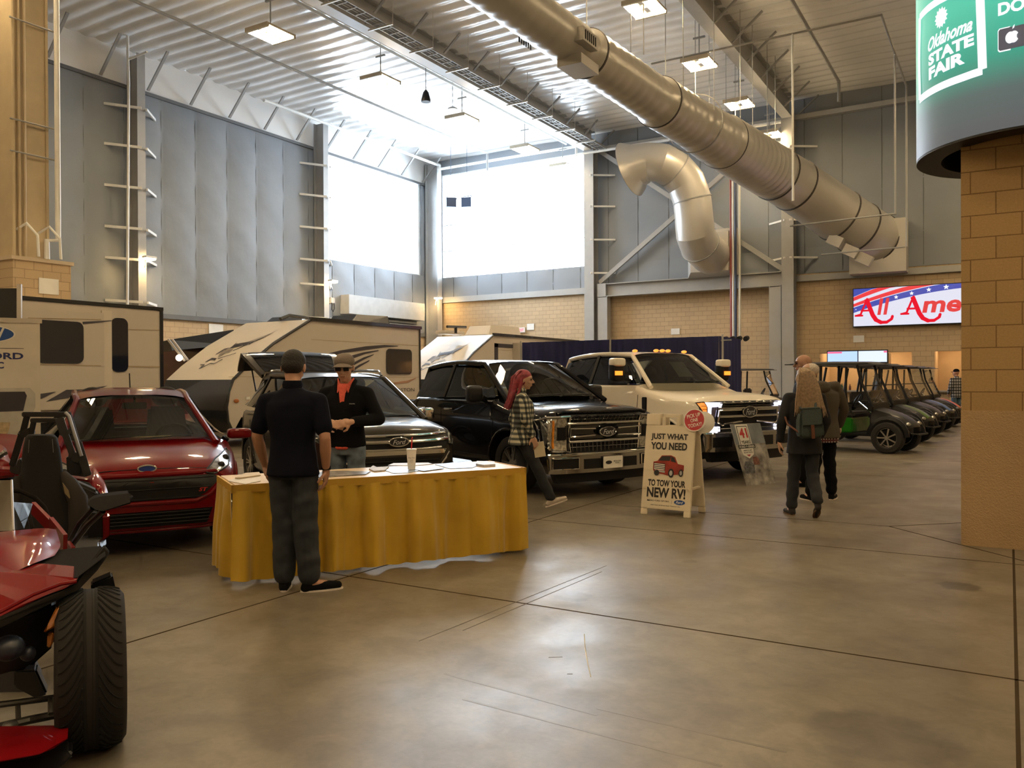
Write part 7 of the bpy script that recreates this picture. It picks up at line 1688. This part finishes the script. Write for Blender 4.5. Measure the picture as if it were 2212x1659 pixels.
for sg in (1, -1): obj('shoulder_strap', MB().tube([V(.04, .08 * sg, .32), V(.10, .09 * sg, .42), V(.20, .11 * sg, .44), V(.33, .12 * sg, .30)], .015, 6, flat=.5), teal, bag)
obj('side_strap', MB().tube([V(-.02, .12, .06), V(.10, .22, .16), V(.22, .24, .30)], .012, 6), mat('brown_leather', (.12, .04, .02), .6), bag)
# E: man in grey-brown hoodie
e = Person('white haired man in brown hooded jacket over red plaid shirt', PM(1778, 10.6, -.25, .97), 1.80,
    dict(head=(.03, .17, 1.60), neck=(.0, .08, 1.46), chest=(0, .01, 1.26), elL=(-.02, .24, 1.14), wrL=(.06, .22, .92), elR=(-.03, -.28, 1.15), wrR=(.06, -.28, .92), anL=(.0, .19, .09), toL=(.16, .2, .03), anR=(0, -.12, .09), toR=(.10, -.24, .03)),
    skin=SKIN2, headf=(.25, .95, -.2), bulk=1.15)
hd = e.top(mat('brown_fleece', (.060, .048, .034), .9), 'hooded_jacket', hem=.79, r=1.16, flare=.02, collar=False, disp=folds(.006, 10, 5))
hb = MB(); nk = e.J['neck']; hb.ell(nk + V(-.05, 0, -.01), (.10, .14, .06)); hb.ell(nk + V(-.09, 0, -.05), (.07, .12, .07)); e.part('hood', hb, mat('brown_fleece', (.060, .048, .034), .9), .01, 3).parent = e.o
mb = MB(); J = e.J; rings(mb, [((J['pel'] + V(0, 0, -.20)), .155, .205), (J['pel'] + V(0, 0, -.02), .145, .19)]); e.part('plaid_shirt_tail', mb, plaid('red_plaid', (.10, .015, .02), (.05, .012, .02), (.45, .40, .38), .04), .01, 2)
e.pants(m_blackc, 1.08); e.shoes(m_blackc, m_solew)
hb = MB(); L, k = e.L, e.k; hb.ell(L(-.022, 0, .036), (.104 * k, .088 * k, .088 * k), e.rot, 20, 14); e.part('hair', hb, mat('white_hair', (.52, .45, .38), .6, var=.2, scale=50), .008, 2)
hb = MB(); hb.ell(L(.045, 0, -.065), (.045 * k, .052 * k, .045 * k), e.rot); e.part('beard', hb, mat('white_hair', (.52, .45, .38), .6, var=.2, scale=50), .008, 2)
# F: bald man behind
f_ = Person('bald tall man with black visor behind the white haired man', PM(1738, 12.0, -.8, .5), 1.90, dict(), headf=(.9, .4, 0), bulk=1.1)
f_.top(mat('dark_blue_coat', (.012, .013, .02), .9), 'coat', hem=.8, r=1.1); f_.pants(m_blackc); f_.shoes(m_blackc, m_blackc)
L = f_.L; obj('visor', MB().grid(lambda s_, q: L(.095 + .07 * q, (2 * s_ - 1) * .06, .045 - .01 * q), 6, 2).grid(lambda s_, q: L(.095 + .07 * q, (2 * s_ - 1) * .06, .038 - .01 * q), 6, 2), m_black, f_.o)
# G: far man
g = Person('man in dark cap and black and white plaid shirt at the far hatch', PM(2066, 28.7, -.35, 1), 1.86, dict(elL=(.0, .28, 1.15), wrL=(.12, .22, .98)), bulk=1.12, vox=.014)
g.top(plaid('black_white_plaid', (.015, .015, .017), (.08, .08, .085), (.40, .40, .42), .10), 'flannel_shirt', hem=.84, r=1.1); g.pants(mat('light_denim', (.07, .12, .18), .85, var=.2), 1.02); g.shoes(m_blackc, m_blackc)
L, k = g.L, g.k; cm = MB(); cm.ell(L(-.01, 0, .06), (.105 * k, .09 * k, .08 * k), g.rot); cm.ell(L(.12, 0, .035), (.07, .06, .01), g.rot); g.part('cap', cm, m_blackc, .01, 1)
# H: person in denim behind the buggies
h_ = Person('person in blue denim shirt and cap behind the second buggy', PM(1896, 31.0, -1, -.3), 1.72, dict(elL=(.1, .25, 1.2), wrL=(.25, .15, 1.15)), vox=.014)
h_.top(mat('denim_shirt', (.06, .10, .17), .85), 'denim_shirt', hem=.84); h_.pants(jeansb); h_.shoes(m_blackc, m_blackc)
L, k = h_.L, h_.k; cm = MB(); cm.ell(L(-.01, 0, .06), (.105 * k, .09 * k, .08 * k), h_.rot); cm.ell(L(.12, 0, .035), (.07, .06, .01), h_.rot); h_.part('cap', cm, mat('brown_cap', (.1, .07, .05), .9), .01, 1)
# ================================================================ red three-wheeler at the lower left
tc_ = P(197, 1500, 3.55); hd = RT * math.sin(R(27)) - VW * math.cos(R(27)); lf = RT * math.cos(R(27)) + VW * math.sin(R(27))
tri = thing('three_wheeler', 'red and black open three-wheeler cut off by the lower left edge', 'three-wheeler', V(tc_.x, tc_.y, 0) - hd * 1.0 - lf * .8)
m_tgrey = mat('satin_grey_trim', (.013, .0115, .010), .9, spec=.05); m_tblk = mat('satin_black_trim', (.010, .010, .011), .35); tred = car_paint('trike_red', (.17, .003, .005))
def slab(name, pts, m, depth=.12, parent=None, bevel=.008, dirv=None, smooth=18):
    'solid panel: outline from world points, thickness along the view direction'
    ps = [P(*q) for q in pts]; return obj(name, MB().prism(ps, (dirv or -hd) * depth), m, parent or tri, world=True, bevel=bevel, smooth=smooth)
WC = V(tc_.x, tc_.y, .330); r_ = .330
WM = frame_at(WC, hd)
wb = MB().lathe([(.205, -.10), (.225, .12), (.20, .13), (.18, .05)], 36, axis='Y', closed=True).cyl((0, -.02, 0), (0, .1, 0), .05, 16)
for k in range(5):
    a = 2 * PI * k / 5; d = V(math.cos(a), 0, math.sin(a)); wb.bar(d * .03 + V(0, .07, 0), d * .2 + V(0, .1, 0), .05, .03, (0, 1, 0))
wo = obj('wheel', wb, m_tblk, tri); wo.matrix_basis = Matrix.Translation(-tri.location) @ WM
obj('tyre', MB().lathe([(.21, -.105), (.24, -.128), (.295, -.130), (.318, -.112), (r_ - .004, -.07), (r_, 0), (r_ - .004, .07), (.318, .112), (.295, .130), (.24, .128), (.21, .105)], 72, axis='Y'), mat('trike_tyre', (.018, .016, .015), .8, spec=.3), wo, smooth=60)
gm = MB()
def tp(a, y):
    rr = r_ + .0015 - max(0, (abs(y) - .05)) ** 2 * 3.2; return V(rr * math.cos(a), y, rr * math.sin(a))
for y0 in (-.022, .022, .006): gm.lathe([(r_ + .001, y0 - (.006 if abs(y0) > .01 else .0008)), (r_ + .002, y0), (r_ + .001, y0 + (.006 if abs(y0) > .01 else .0008))], 72, axis='Y')
for sg in (1, -1):
    for i in range(46):
        a0 = 2 * PI * i / 46; pts = [tp(a0 + .32 * (q ** 1.7), sg * (.03 + .095 * (1 - (1 - q) ** 1.0))) for q in [j / 6 for j in range(7)]][::-1]
        pts = [tp(a0 + .34 * (1 - q) ** 1.8, sg * (.03 + .084 * q)) for q in [j / 7 for j in range(8)]]
        gm.tube(pts, [.0045, .0045, .004, .004, .0035, .003, .0028, .002], 4)
obj('tread_grooves', gm, mat('groove_black', (.004, .004, .004), .95), wo)
slab('mud_flap', [(196, 1262, 3.75), (243, 1242, 3.75), (256, 1300, 3.75), (262, 1340, 3.75), (200, 1330, 3.75)], m_tblk, .10)
slab('grey_shoulder', [(22, 1239, 3.55), (45, 1218, 3.7), (75, 1205, 3.85), (112, 1197, 3.95), (160, 1192, 4.0), (222, 1186, 4.0), (232, 1200, 3.8), (168, 1250, 3.5), (100, 1241, 3.5)], m_tgrey, .10)
slab('side_blade', [(225, 1180, 3.95), (238, 1195, 3.9), (212, 1232, 3.7), (170, 1276, 3.5), (105, 1306, 3.35), (45, 1335, 3.25), (-10, 1364, 3.2), (-130, 1410, 3.1), (-130, 1385, 3.1), (-10, 1343, 3.2), (60, 1311, 3.3), (125, 1281, 3.4), (163, 1262, 3.5), (172, 1245, 3.6)], m_tgrey, .06)
slab('lower_red_panel', [(-140, 1225, 3.4), (22, 1240, 3.5), (100, 1242, 3.48), (164, 1248, 3.48), (169, 1258, 3.48), (145, 1270, 3.42), (100, 1287, 3.38), (55, 1308, 3.32), (0, 1336, 3.25), (-140, 1395, 3.1)], tred, .25, bevel=.012, smooth=0)
obj('panel_crease', MB().tube([P(165, 1256, 3.46), P(130, 1262, 3.42), P(70, 1285, 3.33), P(20, 1312, 3.24), P(-80, 1360, 3.12)], .008, 6), tred, tri, world=True)
rows = [[(-160, 1140, 4.3), (-40, 1150, 4.25), (30, 1146, 4.2), (90, 1141, 4.25), (121, 1144, 4.35)], [(-160, 1170, 4.0), (-50, 1165, 3.95), (20, 1165, 3.92), (90, 1160, 3.98), (128, 1166, 4.15)], [(-160, 1215, 3.75), (-60, 1215, 3.7), (15, 1205, 3.7), (80, 1190, 3.8), (130, 1180, 4.0)], [(-160, 1265, 3.5), (-60, 1258, 3.5), (10, 1245, 3.52), (60, 1222, 3.62), (118, 1200, 3.85)]]
RW = [[P(*q) for q in r] for r in rows]
def cr(a, b, c, d, t): return .5 * ((2 * b) + (c - a) * t + (2 * a - 5 * b + 4 * c - d) * t * t + (3 * b - a - 3 * c + d) * t ** 3)
def crv(L_, t):
    k = t * (len(L_) - 1); i = min(int(k), len(L_) - 2); g = lambda j: L_[max(0, min(len(L_) - 1, j))]; return cr(g(i - 1), g(i), g(i + 1), g(i + 2), k - i)
mb = MB(); dn = V(0, 0, -.12); mb.grid(lambda s, q: crv([crv(r, s) for r in RW], q), 24, 18); mb.grid(lambda s, q: crv([crv(r, s) for r in RW], q) + dn, 24, 18); obj('red_bonnet', mb, tred, tri, world=True, smooth=70)
obj('red_spear', MB().bar(P(72, 1097, 4.75), P(110, 1136, 4.55), .02, .07).bar(P(110, 1136, 4.55), P(141, 1175, 4.3), .02, .10), tred, tri, world=True)
obj('red_spear', MB().bar(P(147, 1180, 4.5), P(158, 1194, 4.4), .02, .06), tred, tri, world=True)
tg = glass('trike_screen', (.55, .58, .58), ior=1.45)
obj('wind_screen', MB().add([P(-120, 1040, 4.5), P(25, 1037, 4.5), P(29, 1146, 4.25), P(-120, 1150, 4.25)], [(0, 1, 2, 3)]).add([P(26, 1084, 4.5), P(71, 1088, 4.7), P(52, 1142, 4.35), P(29, 1145, 4.3)], [(0, 1, 2, 3)]), tg, tri, world=True, smooth=0)
obj('screen_edge', MB().tube([P(25, 1037, 4.49), P(29, 1146, 4.24)], .006, 6), mat('clear_edge', (.45, .42, .40), .3), tri, world=True)
obj('steering_wheel', MB().tube([P(u, v, 4.8) for u, v in ((-40, 1062), (0, 1056), (45, 1061), (75, 1075), (96, 1097), (107, 1130), (104, 1165))], .014, 8), m_tgrey, tri, world=True)
obj('dash_panel', MB().prism([P(-120, 1085, 4.9), P(60, 1090, 4.9), P(75, 1150, 4.7), P(-120, 1160, 4.7)], -hd * .1), m_tgrey, tri, world=True, bevel=.02)
# seat
st_ = [(939, 60, 117), (945, 54, 124), (970, 49, 130), (1000, 46, 134), (1022, 44, 137), (1032, 36, 142), (1050, 28, 152), (1075, 22, 166), (1100, 20, 174), (1150, 24, 178), (1200, 30, 176), (1240, 36, 170)]
rg = []
for v, a, b_ in st_:
    z_ = 5.6 - (v - 939) * .0012; A_, B_ = P(a, v, z_), P(b_, v, z_); w_ = (B_ - A_); c0 = (A_ + B_) / 2; bk = -hd * .09
    rg.append([c0 + w_ * .5 * math.cos(t) * (abs(math.cos(t)) ** -.3 if abs(math.cos(t)) > .05 else 1) + bk * math.sin(t) for t in [2 * PI * k / 20 + .01 for k in range(20)]])
se = obj('seat', MB().loft(rg), mat('seat_black', (.007, .006, .0055), .85, spec=.2, bump=.15, bscale=120), tri, world=True, smooth=60)
obj('seat_bolster', MB().tube([P(138, 1022, 5.45), P(150, 1045, 5.4), P(168, 1078, 5.35), P(174, 1130, 5.3), P(166, 1190, 5.25)], [.02, .05, .06, .07, .06], 10).tube([P(40, 1030, 5.45), P(30, 1060, 5.4), P(24, 1110, 5.35)], [.02, .05, .06], 10), mat('seat_brown', (.018, .014, .011), .85, spec=.2), se, world=True, smooth=60)
obj('seat_inset', MB().prism([P(135, 1043, 5.3), P(148, 1060, 5.3), P(153, 1080, 5.3), P(140, 1066, 5.3)], -hd * .02), mat('tan_inset', (.20, .15, .08), .8), se, world=True)
obj('stitching', MB().tube([P(63, 950, 5.49), P(60, 1000, 5.49), P(56, 1025, 5.49)], .002, 4).tube([P(113, 948, 5.49), P(117, 1000, 5.49), P(124, 1028, 5.48)], .002, 4), mat('grey_thread2', (.12, .11, .10), .8), se, world=True)
# hoop
hp = MB(); Z_ = 6.1
def hb_(a, b_, w1, d_=.07): 
    A_, B_ = P(*a, Z_), P(*b_, Z_); hp.bar(A_, B_, w1 * 1.3 / F * Z_, d_, tuple(hd))
hb_((52, 895), (150, 895), 8); hb_((70, 908), (132, 908), 7); hb_((60, 893), (48, 940), 9); hb_((48, 935), (27, 1005), 10); hb_((74, 905), (66, 945), 8); hb_((48, 938), (70, 930), 12); hb_((148, 893), (170, 965), 8); hb_((168, 955), (190, 1028), 12); hb_((128, 903), (140, 940), 13); hb_((140, 935), (158, 985), 10); hb_((152, 985), (178, 990), 16); hb_((150, 930), (160, 935), 10); hb_((158, 985), (160, 1025), 20)
ho_ = obj('roll_hoop', hp, m_tblk, tri, world=True, bevel=.006)
obj('hoop_edge', MB().tube([P(141, 891, 6.04), P(149, 898, 6.04), P(176, 985, 6.04)], .012, 6), mat('edge_grey', (.25, .25, .26), .3), ho_, world=True)
slab('hoop_base', [(150, 995, 6.1), (180, 990, 6.1), (191, 1028, 6.1), (186, 1031, 6.1), (148, 1026, 6.1)], m_tblk, .15)
slab('hoop_base', [(22, 1005, 6.3), (45, 990, 6.3), (52, 1030, 6.3), (20, 1020, 6.3)], m_tblk, .15)
rr = [[(143, 1024, 6.3), (190, 1028, 6.3), (202, 1012, 6.4), (214, 1026, 6.3), (227, 1046, 6.2), (234, 1068, 6.1)], [(143, 1036, 6.2), (185, 1040, 6.2), (200, 1050, 6.1), (208, 1056, 6.1), (213, 1062, 6.1), (219, 1070, 6.0)]]
RW2 = [[P(*q) for q in r] for r in rr]; mb = MB().grid(lambda s, q: crv(RW2[0], s).lerp(crv(RW2[1], s), q) - hd * (-.04 * math.sin(PI * q)), 24, 6); mb.grid(lambda s, q: crv(RW2[0], s).lerp(crv(RW2[1], s), q) - hd * .15, 24, 6); obj('rear_wing', mb, tred, tri, world=True, smooth=70)
slab('rear_wing', [(-120, 1012, 6.4), (37, 1015, 6.4), (37, 1030, 6.4), (0, 1035, 6.4), (-120, 1040, 6.4)], tred, .3, bevel=.02)
slab('rear_tub', [(-120, 1036, 6.5), (36, 1034, 6.5), (150, 1034, 6.5), (212, 1062, 6.4), (216, 1150, 6.3), (150, 1200, 6.2), (-120, 1200, 6.2)], mat('tub_black', (.014, .013, .012), .7), .2, bevel=.02)
# mirror
m_ = slab('wing_mirror', [(182, 1091, 4.35), (196, 1079, 4.45), (215, 1073, 4.5), (286, 1065, 4.6), (291, 1087, 4.5), (245, 1099, 4.4), (226, 1110, 4.3), (200, 1098, 4.3)], m_tgrey, .16, bevel=.02)
obj('mirror_arm', MB().tube([P(222, 1104, 4.4), P(190, 1133, 4.45), P(165, 1165, 4.5), P(140, 1196, 4.5)], .016, 8).tube([P(200, 1098, 4.45), P(172, 1130, 4.5), P(150, 1170, 4.55), P(135, 1190, 4.55)], .014, 8), m_tblk, tri, world=True)
slab('side_pod', [(222, 1113, 5.1), (238, 1110, 5.0), (237, 1160, 5.0), (223, 1173, 5.1)], tred, .15, bevel=.015); slab('side_pod_liner', [(190, 1108, 5.15), (224, 1110, 5.15), (224, 1170, 5.15), (190, 1172, 5.15)], m_tgrey, .10)
slab('sill', [(170, 1172, 5.1), (222, 1168, 5.1), (232, 1176, 5.0), (215, 1190, 4.6), (160, 1195, 4.6)], m_tblk, .3)
# front corner
slab('nose_body', [(-140, 1385, 3.35), (0, 1350, 3.4), (120, 1298, 3.55), (128, 1340, 3.6), (120, 1395, 3.6), (85, 1425, 3.55), (62, 1450, 3.5), (0, 1456, 3.4), (-140, 1465, 3.3)], m_tblk, .3, bevel=.02)
am_ = mat('trike_amber', (.30, .10, .012), .25, var=.3, scale=30, coat=.5)
slab('indicator_lamp', [(92, 1370, 3.33), (104, 1348, 3.33), (122, 1312, 3.4), (168, 1294, 3.45), (160, 1318, 3.42), (146, 1336, 3.4), (118, 1356, 3.36)], am_, .04); slab('indicator_lamp', [(102, 1372, 3.36), (117, 1366, 3.36), (114, 1390, 3.36), (107, 1402, 3.36), (101, 1400, 3.36)], am_, .04)
ps_ = P(18, 1400, 3.28); obj('headlight', MB().ell(ps_, (.06, .06, .05)).ell(P(60, 1412, 3.35), (.03, .03, .03)), mat('trike_lamp', (.02, .025, .04), .35), tri, world=True)
slab('shock_absorber', [(30, 1448, 3.6), (78, 1446, 3.6), (103, 1500, 3.6), (78, 1510, 3.6), (30, 1485, 3.6)], m_tblk, .1)
m_arm = mat('arm_steel', (.10, .095, .085), .4, metal=.6)
obj('suspension_arm', MB().tube([P(-60, 1532, 3.4), P(0, 1522, 3.45), P(127, 1506, 3.6)], .014, 8), m_arm, tri, world=True); obj('suspension_arm', MB().tube([P(-60, 1585, 3.3), P(0, 1570, 3.4), P(60, 1556, 3.45), P(130, 1542, 3.6)], .018, 8).tube([P(110, 1542, 3.5), P(110, 1508, 3.55)], .012, 6).ell(P(22, 1567, 3.38), (.03, .03, .02)), m_arm, tri, world=True); obj('suspension_arm', MB().tube([P(38, 1516, 3.5), P(40, 1560, 3.45)], .01, 6), m_arm, tri, world=True)
slab('lower_tub', [(-140, 1440, 4.2), (60, 1440, 4.2), (90, 1500, 4.2), (100, 1560, 4.1), (-140, 1580, 4.1)], m_tblk, .3)
slab('front_splitter', [(-140, 1592, 3.1), (0, 1592, 3.15), (118, 1591, 3.2), (152, 1596, 3.15), (122, 1612, 3.05), (88, 1632, 2.98), (0, 1647, 2.9), (-140, 1668, 2.85)], tred, .12, bevel=.01)
slab('splitter_underside', [(-140, 1650, 3.1), (60, 1640, 3.1), (150, 1620, 3.15), (160, 1632, 3.15), (100, 1690, 3.05), (-140, 1720, 3.0)], m_tblk, .1)
# second red car just cut by the left edge, pale object behind
q = P(-70, 1000, 7.0); t = thing('red_sports_car', 'red car corner peeping in at the left edge behind the three-wheeler', 'car', V(q.x, q.y, 0))
rr = [[(-200, 950, 7.4), (-60, 945, 7.4), (5, 962, 7.3), (18, 985, 7.2)], [(-200, 975, 7.1), (-60, 975, 7.1), (0, 985, 7.0), (27, 1003, 7.0)], [(-200, 1010, 6.9), (-60, 1010, 6.9), (0, 1010, 6.9), (28, 1016, 7.0)], [(-200, 1120, 6.9), (-60, 1120, 6.9), (0, 1120, 6.9), (24, 1120, 7.0)]]
RW3 = [[P(*a) for a in r] for r in rr]; mb = MB().grid(lambda s, q_: crv([crv(r, s) for r in RW3], q_), 20, 16); mb.grid(lambda s, q_: crv([crv(r, s) for r in RW3], q_) + VW * .5, 20, 16); obj('body_shell', mb, tred, t, world=True, smooth=70)
obj('grille_trim', MB().tube([P(-60, 1000, 6.95), P(0, 985, 6.92), P(14, 976, 6.95)], .025, 6), m_chrome, t, world=True)
obj('wheel', MB().lathe([(0, -.1), (.2, -.1), (.3, -.11), (.32, 0), (.3, .11), (0, .1)], 24, V(q.x, q.y, .32) - RT * .3, 'X'), m_rubber, t, world=True)
